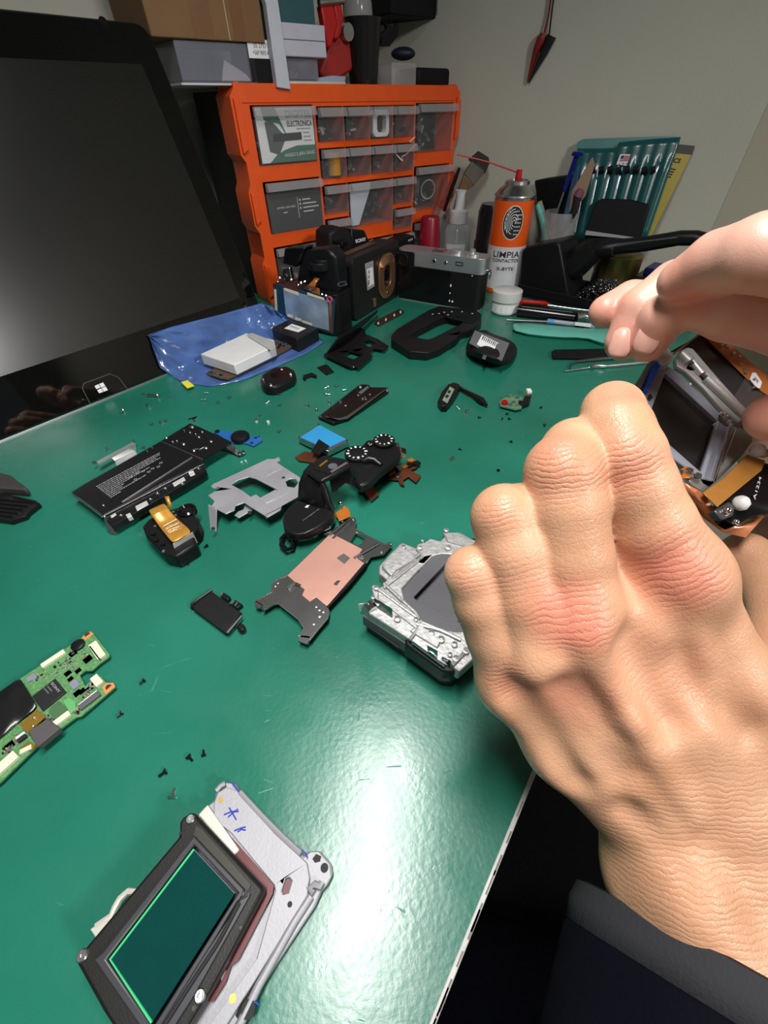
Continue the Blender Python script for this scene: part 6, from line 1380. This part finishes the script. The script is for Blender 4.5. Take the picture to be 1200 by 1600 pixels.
castp = [(563, 945), (577, 942), (583, 932), (580, 915), (586, 913), (592, 918), (600, 915), (607, 908), (592, 896), (592, 884), (624, 850), (630, 848), (650, 856), (652, 850), (662, 848), (672, 841), (688, 845), (695, 838), (692, 832), (697, 827), (703, 832), (720, 832), (740, 843), (775, 860), (800, 900), (800, 930), (765, 985), (740, 1030), (718, 1050), (704, 1040), (690, 1036), (640, 999), (574, 957)]
hole1 = [(628, 920), (650, 895), (676, 868), (690, 865), (740, 868), (770, 900), (770, 930), (735, 985), (712, 987), (680, 982), (655, 965), (635, 950)]
MB().plate(TP(castp, zf), (0, 0, -9), [TP(hole1, zf)]).build('casting', CAST, fb, bevel=.7)
SLATE = mat('slate_grey_coating', (.095, .095, .105), .42, bump=.3, bscale=900)
MB().plate(TP([(618, 916), (644, 888), (668, 858), (745, 858), (775, 900), (770, 935), (735, 990), (700, 987), (655, 968), (633, 950)], zf - 1.5), (0, 0, -1.5), [TP([(646, 933), (700, 876), (735, 880), (760, 905), (700, 965), (654, 942)], zf - 1.5)]).build('mount_shield', SLATE, fb)
MB().plate(TP([(640, 930), (700, 868), (760, 880), (770, 915), (705, 975), (650, 950)], zf - 8), (0, 0, -1.5)).build('mount_floor', SLATE, fb)
MB().plate([T(646, 933, zf - 2), T(700, 876, zf - 2), T(700, 876, zf - 8), T(646, 933, zf - 8)], nrm(V3(-.6, .6, 0)) * 1).build('dark_side_wall', BLKM, fb)
# ribs, bosses and ledges of the casting
for L, z, th in (([(596, 884), (625, 852), (648, 866), (650, 872), (618, 892), (612, 900)], zf + 3, 3.4), ([(612, 898), (650, 872), (656, 876), (600, 920), (598, 912)], zf + 1.2, 1.6), ([(590, 920), (598, 918), (650, 958), (660, 976), (650, 982), (590, 936)], zf + .8, 1.2), ([(694, 835), (720, 834), (744, 848), (738, 856), (700, 846)], zf + 1.4, 2), ([(640, 985), (655, 975), (690, 1000), (684, 1012)], zf + 1.4, 2)):
    MB().plate(TP(L, z), (0, 0, -th)).build('raised_pad', CAST, fb, bevel=.6)
for pts in ([(600, 912), (650, 958), (655, 968)], [(590, 920), (628, 948), (652, 965)], [(652, 858), (660, 870), (612, 905)], [(640, 1000), (660, 973), (700, 990)], [(706, 1040), (735, 1010), (750, 985)], [(650, 975), (690, 985), (720, 1000)], [(604, 908), (632, 884), (655, 866)]):
    MB().tube([T(*p, zf + .8) for p in pts], 1.1, 8).build('casting_rib', CAST, fb)
for x, y, s in ((630, 856, 1.77), (601, 886, 1.56), (656, 857, 1.77), (588, 920, 1.56), (583, 935, 1.25), (621, 968, 1.98), (650, 969, 1.35), (674, 990, 1.77), (689, 1000, 2.08), (710, 1008, 1.66), (728, 1018, 1.87), (697, 830, 1.66), (700, 857, 2.08), (712, 1030, 1.87), (703, 1024, 1.25), (660, 846, 1.04)):
    MB().lathe(T(x, y, zf + .4), UZ, [(s, 0), (s, 1.5), (s * .62, 1.7), (s * .5, .3), (.1, .3)], 20).build('screw_boss', CAST, fb)
for x, y, s in ((653, 893, 1.08), (718, 971, 1.08)): MB().cyl(T(x, y, zf - 1.5), T(x, y, zf - 1.2), s, n=14).build('dark_hole', INK, fb)
for L, z in (([(586, 936), (613, 952), (613, 966), (586, 948)], zf + 1), ([(669, 1010), (684, 1018), (683, 1030), (670, 1020)], zf + 1), ([(692, 1028), (706, 1034), (702, 1042), (690, 1034)], zf)):
    MB().plate([T(L[0][0], L[0][1], z + 4), T(L[1][0], L[1][1], z + 4), T(L[2][0], L[2][1], z - 1), T(L[3][0], L[3][1], z - 1)], nrm(V3(-.4, .6, 0)) * .9).build('steel_blade', mat('blade_steel', (.3, .34, .32), .15, 1), fb)
MB().plate([T(558, 945, zf + 4), T(575, 943, zf + 4), T(574, 965, zf - 7), T(562, 958, zf - 7)], nrm(V3(.4, .8, 0)) * 1.2).build('lug_plate', STEEL, fb, bevel=.3)
MB().tube([T(576, 945, zf - 1), T(584, 955, zf - 1)], [4, 4], 14).build('lug_pin', CHROME, fb)
MB().tube([T(582, 960, zf - 3), T(628, 992, zf - 3)], .9, 8).build('steel_edge', CHROME, fb)
MB().tube([T(645, 1004, zf), T(695, 1041, zf)], .8, 8).build('steel_edge', CHROME, fb)
MB().cyl(T(688, 1046, 10) - V3(0, 2, 0), T(688, 1046, 10) + V3(0, 4, 0), 1.8, n=12).build('side_screw', INK, fb)

# ------------------------------------------------------------------ main circuit board at the left edge
zp = 4
pc = thing('main_board', 'green camera main circuit board with black tape, at the left edge', 'circuit board', T(80, 1100))
MB().plate(TP([(140, 987), (146, 990), (171, 1022), (170, 1026), (156, 1036), (142, 1048), (132, 1048), (124, 1054), (133, 1072), (144, 1060), (153, 1055), (158, 1057), (166, 1067), (177, 1067), (180, 1073), (126, 1119), (118, 1121), (56, 1167), (0, 1222), (-60, 1268), (-100, 1180), (0, 1082), (32, 1060), (128, 996)], zp), (0, 0, -1.4)).build('board', PCB, pc, bevel=.15)
for L in ([(128, 996), (136, 988), (142, 987), (146, 990), (134, 1000)], [(160, 1074), (166, 1067), (177, 1067), (180, 1073), (165, 1085)]): sub(pc, 'orange_pad', L, zp + .15, .3, mat('orange_pad', (.70, .25, .07), .4))
for x, y in ((137, 992), (170, 1074)): MB().cyl(T(x, y, zp + .1), T(x, y, zp + .3), 1.6, n=12).build('pad_hole', INK, pc)
def conn(a, b, wd, mm, name='connector', h=2):
    p, q_ = T(*a, zp), T(*b, zp); d = nrm(q_ - p); n_ = V3(-d[1], d[0], 0)
    return MB().box(p - n_ * wd / 2, q_ - p, n_ * wd, UZ * h).build(name, mm, pc, bevel=.2)
for a, b, wd, mm in (((67, 1043), (103, 1019), 3.2, CREAM), ((146, 1007), (161, 1029), 4.6, CREAM), ((148, 1059), (158, 1071), 4, CREAM), ((86, 1134), (111, 1115), 3.4, CREAM), ((-4, 1208), (28, 1179), 5.4, CREAM), ((34, 1177), (52, 1168), 2.4, CREAM), ((126, 1108), (157, 1084), 3.4, GREY), ((125, 1104), (154, 1081), .8, WHITE), ((28, 1156), (42, 1146), 1.6, WHITE), ((30, 1160), (43, 1150), 2.2, INK)): conn(a, b, wd, mm)
MB().plate(TP([(139, 1010), (141, 1009), (156, 1029), (154, 1030)], zp + 2), (0, 0, -1.8)).build('connector_latch', BLK, pc)
chip = sub(pc, 'main_chip', [(50, 1088), (86, 1060), (103, 1081), (66, 1111)], zp + 1.3, 1.2, mat('chip_black', (.018, .018, .020), .45), .15)
text('SONY', T(79, 1068.5, zp + 1.4), T(91.5, 1083.5, zp + 1.4), T(82.3, 1065, zp + 1.4), GINK, chip, bold=.02)
for k in range(2): text('CXD90035', T(73 - k * 5, 1072.5 + k * 3.5, zp + 1.4), T(80.5 - k * 5, 1081 + k * 3.5, zp + 1.4), T(74.6 - k * 5, 1070.8 + k * 3.5, zp + 1.4), GINK, chip)
for L, mm in (([(98, 1095), (107, 1089), (118, 1098), (118, 1108), (110, 1115)], mat('bright_green_pad', (.12, .38, .14), .4)), ([(80, 1104), (92, 1095), (106, 1108), (86, 1126), (76, 1112)], mat('dull_green_pad', (.06, .14, .06), .5)), ([(107, 1068), (118, 1060), (125, 1069), (114, 1078)], mat('lilac_grey', (.22, .23, .30), .4)), ([(40, 1059), (54, 1051), (58, 1058), (43, 1066)], mat('lilac_grey'))): sub(pc, 'shield_pad', L, zp + .9, .8, mm, .1)
MB().lathe(T(123, 1009, zp), UZ, [(3.8, 0), (3.8, 1.6), (3, 2), (.1, 2)], 12).build('coil', BLK, pc)
for x, y, a in ((137, 1030, 4.4), (114, 1021, 4), (122, 1048, 3), (106, 1052, 3.4), (110, 1061, 2.8), (121, 1083, 3.6), (128, 1080, 3.2), (140, 1076, 3.4), (143, 1071, 3), (15, 1165, 4)): MB().cbox(T(x, y, zp), a, a, 1.1, nrm(T(86, 1060) - T(50, 1088)), nrm(T(103, 1081) - T(86, 1060))).build('small_chip', BLK, pc)
m = MB(); random.seed(31); du = nrm(T(86, 1060) - T(50, 1088)); dv = V3(-du[1], du[0], 0)
reg = [((62, 1060), (110, 1030)), ((88, 1052), (120, 1040)), ((112, 1040), (140, 1015)), ((70, 1118), (84, 1128)), ((130, 1092), (146, 1070)), ((100, 1036), (130, 1004)), ((46, 1070), (70, 1050)), ((22, 1150), (30, 1160)), ((116, 1104), (124, 1112)), ((6, 1176), (20, 1164))]
for i in range(230):
    a, b = random.choice(reg); x, y = lerp(a, b, random.random()); x += random.uniform(-4, 4); y += random.uniform(-4, 5)
    m.cbox(T(x, y, zp), random.uniform(.5, 1.6), random.uniform(.4, .9), random.uniform(.3, .8), *((du, dv) if random.random() < .5 else (dv, -du)), mi=random.choice((0, 0, 0, 1, 2)))
m.build('tiny_components', [SOLDER, BLK, mat('tan_ceramic', (.35, .25, .15), .5)], pc)['kind'] = 'stuff'
rows = []
for i in range(9):
    t = i / 8; a = lerp((-60, 1122), (31, 1058), t); b = lerp((-50, 1196), (60, 1104), t)
    rows.append([T(*lerp(a, b, s / 6), zp + 1 + 1.8 * math.sin(s / 6 * math.pi) ** .5 + .5 * math.sin(i * 2 + s)) for s in range(7)])
MB().grid(rows).build('black_tape', mat('black_shiny_tape', (.012, .012, .013), .22, bump=1, bscale=60), pc, solid=.3, sub=1)
sub(pc, 'amber_ribbon', [(30, 1133), (58, 1108), (71, 1120), (44, 1146)], zp + 3.2, .4, mat('olive_amber', (.22, .13, .02), .25, .1, coat=.6))
sub(pc, 'amber_ribbon', [(31, 1168), (46, 1158), (56, 1165), (50, 1172), (34, 1176)], zp + 1.2, .4, mat('olive_amber'))
sub(pc, 'grey_foam_pad', [(43, 1144), (74, 1122), (93, 1138), (58, 1167)], zp + 5, 4.2, mat('grey_foam', (.075, .07, .072), .7), .5)
for x, y in ((52, 1135), (54, 1122)): MB().ball(T(x, y, zp + 3.3), .9, 8).build('solder_dot', SOLDER, pc)

# ------------------------------------------------------------------ image sensor unit, bottom left
su = thing('image_sensor_unit', 'large image sensor unit with green glass in a black frame on a silver plate', 'sensor unit', T(330, 1430))
SP = mat('satin_light_steel', (.33, .33, .355), .55, .35, bump=.2, bscale=900, var=.03)
MB().plate(TP([(335, 1250), (338, 1232), (350, 1222), (368, 1224), (376, 1236), (432, 1302), (474, 1337), (482, 1330), (500, 1329), (518, 1350), (520, 1366), (512, 1382), (503, 1392), (493, 1415), (402, 1552), (372, 1605), (340, 1660), (250, 1720), (210, 1640), (310, 1270)], 5), (0, 0, -3)).build('base_plate', SP, su, bevel=.8)
MB().plate(TP([(334, 1254), (340, 1238), (354, 1230), (372, 1236), (432, 1304), (480, 1348), (484, 1372), (480, 1400), (400, 1530), (330, 1640), (300, 1640), (400, 1500), (430, 1392), (428, 1382), (360, 1300), (334, 1280)], 7), (0, 0, -1.6), [TP([(440, 1392), (446, 1372), (452, 1371), (456, 1376), (450, 1396), (443, 1398)], 7)]).build('top_plate', SP, su, bevel=.4)
MAR = mat('maroon_board', (.10, .004, .008), .4)
MB().plate(TP([(330, 1290), (345, 1290), (428, 1383), (426, 1396), (372, 1500), (360, 1510), (352, 1535), (332, 1566), (300, 1560), (380, 1420)], 8), (0, 0, -1)).build('maroon_board', MAR, su)
sub(su, 'maroon_window', [(438, 1394), (445, 1370), (454, 1370), (458, 1376), (450, 1400)], 5.3, .3, MAR)
MB().tube([T(*p, 6) for p in ((486, 1400), (460, 1440), (404, 1540), (380, 1590), (350, 1650))], 1.6, 10).build('edge_wire', SP, su)
MB().tube([T(*p, 5.5) for p in ((478, 1405), (452, 1446), (400, 1536), (372, 1590))], 1.3, 8).build('edge_gap', INK, su)
MB().plate(TP([(310, 1272), (324, 1257), (374, 1328), (364, 1338)], 8.7), (0, 0, -3)).build('cream_bracket', mat('cream_metal', (.55, .52, .45), .45, .3), su, bevel=.4)
BF = mat('sensor_frame_black', (.012, .012, .011), .42, spec=.3, bump=.15, bscale=1500)
fo = [(280, 1286), (284, 1278), (298, 1268), (306, 1272), (410, 1384), (412, 1392), (330, 1545), (283, 1620), (250, 1680), (205, 1650), (160, 1580), (118, 1504), (119, 1496), (128, 1486), (280, 1306)]
gl_ = [(303, 1326), (171, 1499), (237, 1599), (367, 1396)]
MB().plate(TP(fo, 16), (0, 0, -7), [TP([(302, 1318), (376, 1394), (238, 1614), (160, 1500)], 16)]).build('sensor_frame', BF, su, bevel=1.2)
MB().plate(TP([(303, 1306), (382, 1390), (378, 1398), (236, 1630), (146, 1500), (160, 1488)], 17.6), (0, 0, -2), [TP([(303, 1320), (372, 1395), (238, 1606), (166, 1499)], 17.6)]).build('inner_bezel', mat('bezel_charcoal', (.035, .035, .042), .38), su, bevel=.5)
MB().plate(TP([(306, 1290), (316, 1296), (392, 1382), (388, 1392), (382, 1388), (303, 1304)], 16.8), (0, 0, -1.5)).build('seal_strip', mat('olive_black_seal', (.020, .020, .012), .5), su)
GG = mat('green_filter_glass', (.004, .045, .042), .05, spec=.6, coat=.3)
MB().plate(TP(gl_, 16.4), (0, 0, -2)).build('filter_glass', GG, su)
MB().tube([T(367, 1396, 16.5), T(303, 1327, 16.5)], .2, 6).build('glass_edge_line', GREY, su)
EG = mat('bright_green_edge', (.06, .55, .22), .3)
MB().tube([T(303, 1327, 16.5), T(172, 1499, 16.5), T(237, 1598, 16.5)], .45, 6).build('glass_edge', EG, su)
sub(su, 'lower_rail', [(378, 1404), (392, 1396), (300, 1560), (250, 1640), (240, 1614)], 17.4, 1.2, mat('bezel_charcoal'), .3)
MB().tube([T(*p, 18) for p in ((374, 1410), (345, 1465), (336, 1480), (300, 1534), (250, 1612))], .7, 8).build('rail_groove', INK, su)
for x, y, s in ((298, 1280, 1.86), (129, 1493, 1.98), (313, 1556, 1.98)):
    MB().lathe(T(x, y, 16), UZ, [(s, 0), (s, .5), (s * .8, .9), (s * .35, .9), (s * .3, .3), (.1, .3)], 20).build('screw', STEEL, su)
for x, y, s in ((288, 1295, 0.60), (282, 1302, 0.60), (380, 1397, 0.60), (388, 1398, 0.48), (303, 1575, 0.72), (376, 1449, 0.48)): MB().cyl(T(x, y, 16), T(x, y, 16.6), s, n=10).build('index_pin', CHROME, su)
for x, y, s, z, mm in ((345, 1250, 1.05, 7, GOLD), (364, 1560, 1.24, 7, GOLD), (388, 1577, 2.48, 7, INK), (453, 1413, 0.93, 7, INK), (507, 1356, 1.61, 5, INK)): MB().lathe(T(x, y, z), UZ, [(s, 0), (s, .4), (.1, .4)], 18).build('dot' if mm is GOLD else 'plate_hole', mm, su)
sub(su, 'slot_hole', [(488, 1342), (494, 1334), (502, 1338), (500, 1346), (492, 1348)], 5.3, .3, INK)
m = MB().tube([T(*p, 7) for p in ((490, 1396), (484, 1388), (492, 1382), (500, 1385), (503, 1378))], 1.4, 8); m.build('clip_hook', SP, su)
CW = mat('cream_clip', (.62, .60, .54), .4, .2)
MB().tube([T(*p, 8) for p in ((212, 1393), (200, 1393), (188, 1404), (180, 1418), (174, 1432), (150, 1448))], [1, 1.3, 1.4, 1.4, 1.4, 1.3], 8).build('side_clip', CW, su)
MB().plate(TP([(140, 1452), (146, 1448), (170, 1438), (178, 1440), (168, 1452), (152, 1470)], 9), (0, 0, -3)).build('clip_foot', CW, su, bevel=.4)
MB().tube([T(*p, 8.5) for p in ((350, 1524), (340, 1518), (338, 1528), (328, 1536), (330, 1546))], 1.4, 8).build('cream_hook', CW, su)
BI = mat('blue_ink', (.02, .04, .45), .6)
for pts in ([(350, 1273), (362, 1268), (373, 1268)], [(358, 1262), (364, 1272), (369, 1281)], [(372, 1264), (364, 1270), (356, 1277)], [(366, 1298), (376, 1294), (384, 1292)], [(371, 1300), (377, 1296), (384, 1297)]): MB().tube([T(*p, 7.1) for p in pts], .3, 6).build('ink_stroke', BI, su)
for pts in ([(362, 1222), (368, 1230), (374, 1237)], [(472, 1328), (478, 1334), (480, 1340)], [(394, 1566), (400, 1566), (404, 1570)]): MB().tube([T(*p, 7.1) for p in pts], .3, 6).build('ink_stroke', BI, su)
for pts in ([(338, 1236), (345, 1228), (352, 1224)], [(375, 1238), (410, 1276), (440, 1306), (470, 1334)]): MB().tube([T(*p, 6.5) for p in pts], 1.2, 8).build('rolled_edge', SP, su)

# ------------------------------------------------------------------ things cut by the left edge
gp = pobj('grille_piece', [(-40, 770), (14, 771), (20, 774), (58, 783), (62, 786), (44, 800), (40, 806), (16, 814), (-40, 806)], 5, 4, BLK, 'black ribbed grille piece cut by the left edge of the bench', 'grille', .5)
for k in range(5): MB().tube([T(-30, 777 + k * 6, 5.4), T(50 - k * 8, 785 + k * 5.5, 5.4)], .8, 6).build('grille_rib', BLKM, gp)
MB().tube([T(20, 775, 5.6), T(58, 784, 5.6)], .8, 8).build('bright_edge', STEEL, gp)
pobj('dark_wedge', [(-60, 735), (0, 738), (16, 742), (42, 762), (38, 765), (0, 762), (-60, 775)], 9, 7, mat('dark_grey_matt', (.04, .038, .036), .7), 'dark grey wedge-shaped piece at the left edge above the grille', 'wedge', 2.5)

# ------------------------------------------------------------------ loose screws
def screw_proto(name, mm, r=1.1, L=3.2):
    o = MB().lathe((0, 0, 0), (1, 0, 0), [(r, 0), (r, r * .45), (r * .62, r * .9), (r * .42, r * .95), (r * .42, L), (.05, L + .4)], 10).build(name, mm, loc=(0, 0, 0)); return o
proto = {}
def screws(name, key, mm, L, label, group, r=1.35, ln=4.0):
    random.seed(len(group))
    if key not in proto: proto[key] = (screw_proto(name, mm, r, ln), True)
    for (x, y) in L:
        pr, first = proto[key]
        o = pr if first else pr.copy()
        if not first: S.collection.objects.link(o)
        proto[key] = (pr, False)
        o.location = tuple(T(x, y, r * random.uniform(.9, 1.05)) * MMM); o.rotation_euler = (random.uniform(0, 6), random.uniform(-.2, .5), random.uniform(0, 6.28)); sc = random.uniform(.95, 1.3); o.scale = (sc, sc, sc)
        tag(o, label, 'screw', group)
screws('steel_screw', 's', STEEL, [(223, 616), (233, 635), (236, 664), (250, 660), (258, 658), (192, 641), (264, 621), (315, 625), (340, 630), (356, 622), (320, 614), (168, 700), (226, 698)], 'tiny steel screw lying loose between the computer and the black base plate', 'steel screws by the computer', 1.5, 4)
screws('steel_screw', 's', STEEL, [(400, 655), (406, 650), (419, 659), (434, 675), (436, 634), (439, 617), (421, 627)], 'tiny steel screw lying loose just below the eyecup piece', 'steel screws below the eyecup')
screws('steel_screw', 's', STEEL, [(479, 632), (494, 639), (509, 616), (514, 627), (524, 604), (536, 610), (508, 615), (513, 604)], 'tiny steel screw lying loose beside the kite-shaped slider plate', 'steel screws by the slider plate')
screws('steel_screw', 's', STEEL, [(714, 636), (729, 641), (730, 646)], 'tiny steel screw lying just below the connector cover', 'steel screws by the connector cover')
screws('black_screw', 'b', BLKG, [(785, 653), (794, 654), (791, 647)], 'tiny black screw lying just below the green jack board', 'black screws by the jack board', 1.2, 3)
screws('black_screw', 'b', BLKG, [(846, 636), (851, 663), (800, 690), (747, 652), (717, 701), (779, 735)], 'tiny black screw lying loose between the jack board and the hand', 'black screws near the hand', 1.2, 3)
screws('black_screw', 'b', BLKG, [(324, 852), (288, 881)], 'tiny black screw lying loose near the viewfinder unit', 'black screws by the viewfinder', 1.2, 3)
for (x, y), lb__ in (((226, 1062), 'tiny black screw alone to the right of the circuit board'), ((191, 1113), 'tiny black screw lying just below the circuit board corner')): screws('black_screw', 'b', BLKG, [(x, y)], lb__, lb__[:30])
for o in S.collection.objects:
    if o.get('group', '').startswith('tiny'): del o['group']
screws('black_screw', 'b', BLKG, [(293, 1181), (318, 1181), (260, 1204)], 'tiny black screw lying in the row above the image sensor unit', 'black screws above the sensor unit', 1.2, 3)
screws('steel_screw', 's', STEEL, [(267, 1247)], 'single steel screw lying left of the silver sensor plate', 'x'); 
for o in S.collection.objects:
    if o.get('group') == 'x': del o['group']
m = MB().tube([T(230, 618, 1.6), T(247, 618, 1.6)], [1.8, 1.6], 10); m.ball(T(246, 618, 2), 2.6, 10); tag(m.build('standoff_pin', STEEL), 'larger steel pin with a round head near the computer', 'pin')
m = MB().cbox(T(302, 655, .3), 9, 3, 1.4, deg(30), deg(120)); m.cbox(T(303, 655, 1.7), 3, 5, 1, deg(30), deg(120)); tag(m.build('steel_clip', CHROME), 'small bright steel clip above the black base plate', 'clip')
m = MB().plate([T(*p, 1) for p in ((702, 716), (708, 712), (711, 715), (705, 720))], (0, 0, -.8)); tag(m.build('steel_tag', STEEL), 'tiny flat steel plate with two holes at mid bench', 'metal plate')

# ------------------------------------------------------------------ the unit held in the hands
PD = Plane(D(1075, 665, 186), RT, UP * .94 + FW * .34)
du_ = thing('shutter_unit', 'camera shutter and sensor unit with a blue tab held between the fingers', 'camera part', D(1080, 680, 188))
def dq(name, L, c, th, mm, bev=.3, holes=(), par=None):
    P_ = PD.off(c); return MB().plate([P_.hit(*p) for p in L], -P_.n * th, [[P_.hit(*p) for p in h] for h in holes]).build(name, mm, par or du_, bevel=bev)
SLT = mat('slate_blue_frame', (.24, .25, .30), .45, bump=.25, bscale=900)
win = [(1040, 582), (1122, 657), (1095, 737), (1010, 662)]
dq('frame', [(998, 598), (1022, 566), (1038, 568), (1058, 580), (1122, 642), (1146, 662), (1115, 752), (1097, 748), (1060, 722), (1000, 680), (985, 640)], 0, 5, SLT, .5, [win])
dq('shutter_curtain', [(1036, 576), (1126, 655), (1098, 742), (1006, 666)], -2.5, 1, mat('dark_curtain', (.018, .017, .017), .28))
dq('curtain_edge', [(1122, 657), (1095, 737), (1090, 733), (1117, 655)], -1.6, .8, BLKG)
dq('square_hole', [(1013, 617), (1017, 615), (1020, 621), (1015, 627), (1011, 623)], .2, .3, INK, 0)
dq('blue_tab', [(1006, 609), (1022, 567), (1027, 565), (1032, 572), (1013, 611), (1008, 610)], 2.5, 2, mat('royal_blue_tape', (.005, .10, .75), .35), .2)
dq('clear_carrier', [(994, 600), (1012, 568), (1020, 563), (1022, 568), (1002, 606), (1000, 613), (995, 606)], 1.2, 1.5, mat('milky_carrier', (.25, .26, .32), .2, alpha=.8), .2)
dq('black_film', [(1046, 550), (1096, 522), (1110, 530), (1200, 618), (1165, 648), (1084, 546)], -3, .6, mat('smoke_black_film', (.035, .035, .038), .2, coat=.4), .1)
dq('steel_film_end', [(1142, 628), (1166, 588), (1201, 616), (1164, 648)], -2.2, .5, mat('brushed_film', (.22, .21, .21), .3, .8), .1)
dq('film_wire', [(1046, 556), (1095, 519), (1097, 521), (1049, 558)], -1.6, .8, CHROME, 0)
GM = mat('grey_cast_lever', (.50, .50, .49), .42, .5, bump=.2, bscale=900)
dq('lever_frame', [(1056, 560), (1064, 547), (1074, 542), (1083, 544), (1118, 585), (1158, 630), (1160, 640), (1163, 655), (1155, 660), (1130, 640), (1100, 606), (1072, 580), (1058, 572)], 2, 3, GM, .6, [[(1071, 560), (1078, 557), (1092, 573), (1084, 577)], [(1092, 584), (1098, 580), (1120, 596), (1147, 628), (1141, 631), (1112, 606), (1100, 598)]])
dq('dark_gap', [(1062, 556), (1080, 552), (1152, 630), (1140, 634), (1066, 572)], -1.0, .5, INK, 0)
for a, b, r in (((1078, 576), (1090, 591), 2.0), ((1096, 598), (1156, 655), 2.4), ((1058, 560), (1070, 572), 3.2)): MB().tube([PD.hit(*a) + PD.n * 3, PD.hit(*b) + PD.n * 3], r * .8, 12).build('lever_arm', GM, du_)
dq('connector_block', [(1022, 552), (1036, 538), (1044, 542), (1054, 556), (1048, 568), (1036, 570)], 4, 5, mat('pale_grey_block', (.55, .56, .55), .35, .4), .6)
dq('connector_shelf', [(1005, 548), (1014, 546), (1030, 552), (1028, 560), (1010, 562)], 2, 2, ALU, .4)
for pts in ([(1003, 539), (1010, 547), (1020, 549)], [(1014, 545), (1030, 541), (1036, 538)]): MB().tube([PD.off(4).hit(*p) for p in pts], .6, 8).build('spring_wire', CHROME, du_)
OF = mat('orange_flex', (.46, .15, .035), .32, .1, var=.15, coat=.4)
dq('orange_ribbon', [(1095, 519), (1102, 505), (1108, 505), (1130, 526), (1152, 546), (1176, 568), (1202, 588), (1206, 622), (1180, 604), (1150, 574), (1116, 540)], -1.5, .5, OF, .1)
ws = dq('white_label', [(1172, 592), (1176, 582), (1181, 582), (1191, 597), (1188, 607), (1182, 605)], -.6, .4, PAPER, .1)
text('77K', PD.off(-.4).hit(1176.5, 592), PD.off(-.4).hit(1184, 599), PD.off(-.4).hit(1179, 588.5), INK, ws)
random.seed(12)
for i in range(16):
    x, y = lerp((1124, 530), (1190, 610), random.random()); MB().cbox(PD.off(-1).hit(x + random.uniform(-6, 6), y + random.uniform(-5, 5)), 1.3, .8, .6, PD.u, PD.v).build('solder_point', SOLDER, du_)
CB_ = mat('clear_grey_bracket', (.30, .31, .29), .25, .6)
dq('steel_bracket', [(1147, 662), (1158, 656), (1172, 658), (1176, 672), (1176, 690), (1160, 712), (1124, 748), (1099, 769), (1080, 757), (1070, 740), (1098, 742), (1115, 752)], -.6, 2, CB_, .3)
dq('bracket_rail', [(1140, 660), (1143, 661), (1117, 748), (1114, 750)], 2.6, 2, CHROME, .1)
dq('bracket_rail', [(1150, 668), (1152, 670), (1130, 725), (1128, 723)], .8, 1, CHROME, .1)
dq('bracket_rail', [(1040, 703), (1056, 722), (1057, 720), (1056, 728)], 3, 1.4, CHROME, .1)
for x, y, s in ((1128, 648, 1.4), (1133, 652, 1.4), (1139, 659, 1.2), (1076, 737, 1.8), (1062, 738, 1.4), (1090, 744, 1.6), (1116, 664, .8), (1160, 652, 1.4), (1170, 658, 1.4), (1035, 571, 1.2), (1068, 564, 1.6)): MB().ball(PD.off(2).hit(x, y), s, 8).build('metal_pin', CHROME, du_)
dq('amber_ribbon', [(1168, 710), (1196, 720), (1190, 735), (1121, 792), (1098, 770), (1130, 748)], 1.8, .6, mat('amber_flex_wide', (.40, .17, .03), .35, .15, var=.1, coat=.3), .1)
dq('copper_dot_pad', [(1060, 735), (1072, 728), (1086, 732), (1080, 746), (1066, 748)], 1.8, 1, FLEX, .3)
R_ = []
for a, b, c in (((1058, 748), (1099, 770), -1), ((1066, 765), (1117, 797), -3), ((1080, 786), (1130, 812), -6), ((1100, 810), (1150, 822), -8), ((1130, 832), (1172, 815), -9), ((1165, 840), (1200, 800), -8)): R_.append([PD.off(c).hit(*a), PD.off(c + .8).hit(*lerp(a, b, .5)), PD.off(c).hit(*b)])
MB().grid(R_).build('curled_flex', mat('coral_flex', (.55, .19, .08), .35, .1, coat=.4), du_, solid=.4)
dq('black_block', [(1122, 788), (1196, 722), (1215, 730), (1210, 800), (1178, 806), (1150, 822), (1134, 812)], -1.5, 6, BLKG, .6)
text('A1234', PD.off(-.8).hit(1180, 781), PD.off(-.8).hit(1190, 746), PD.off(-.8).hit(1176, 779), WINK, du_)
dq('motor_block', [(1115, 798), (1140, 783), (1150, 792), (1146, 806), (1128, 812)], 1.5, 4, mat('gunmetal', (.12, .12, .12), .3, .7), .6)
for x, y, s, mm in ((1158, 786, 3.2, WHITE), (1136, 798, 1.8, CHROME), (1184, 704, 3, WHITE), (1150, 816, 1.4, CHROME), (1194, 708, 2, mat('pale_brass', (.5, .42, .25), .35, .6))): MB().ball(PD.off(2).hit(x, y), s, 10).build('round_contact', mm, du_)
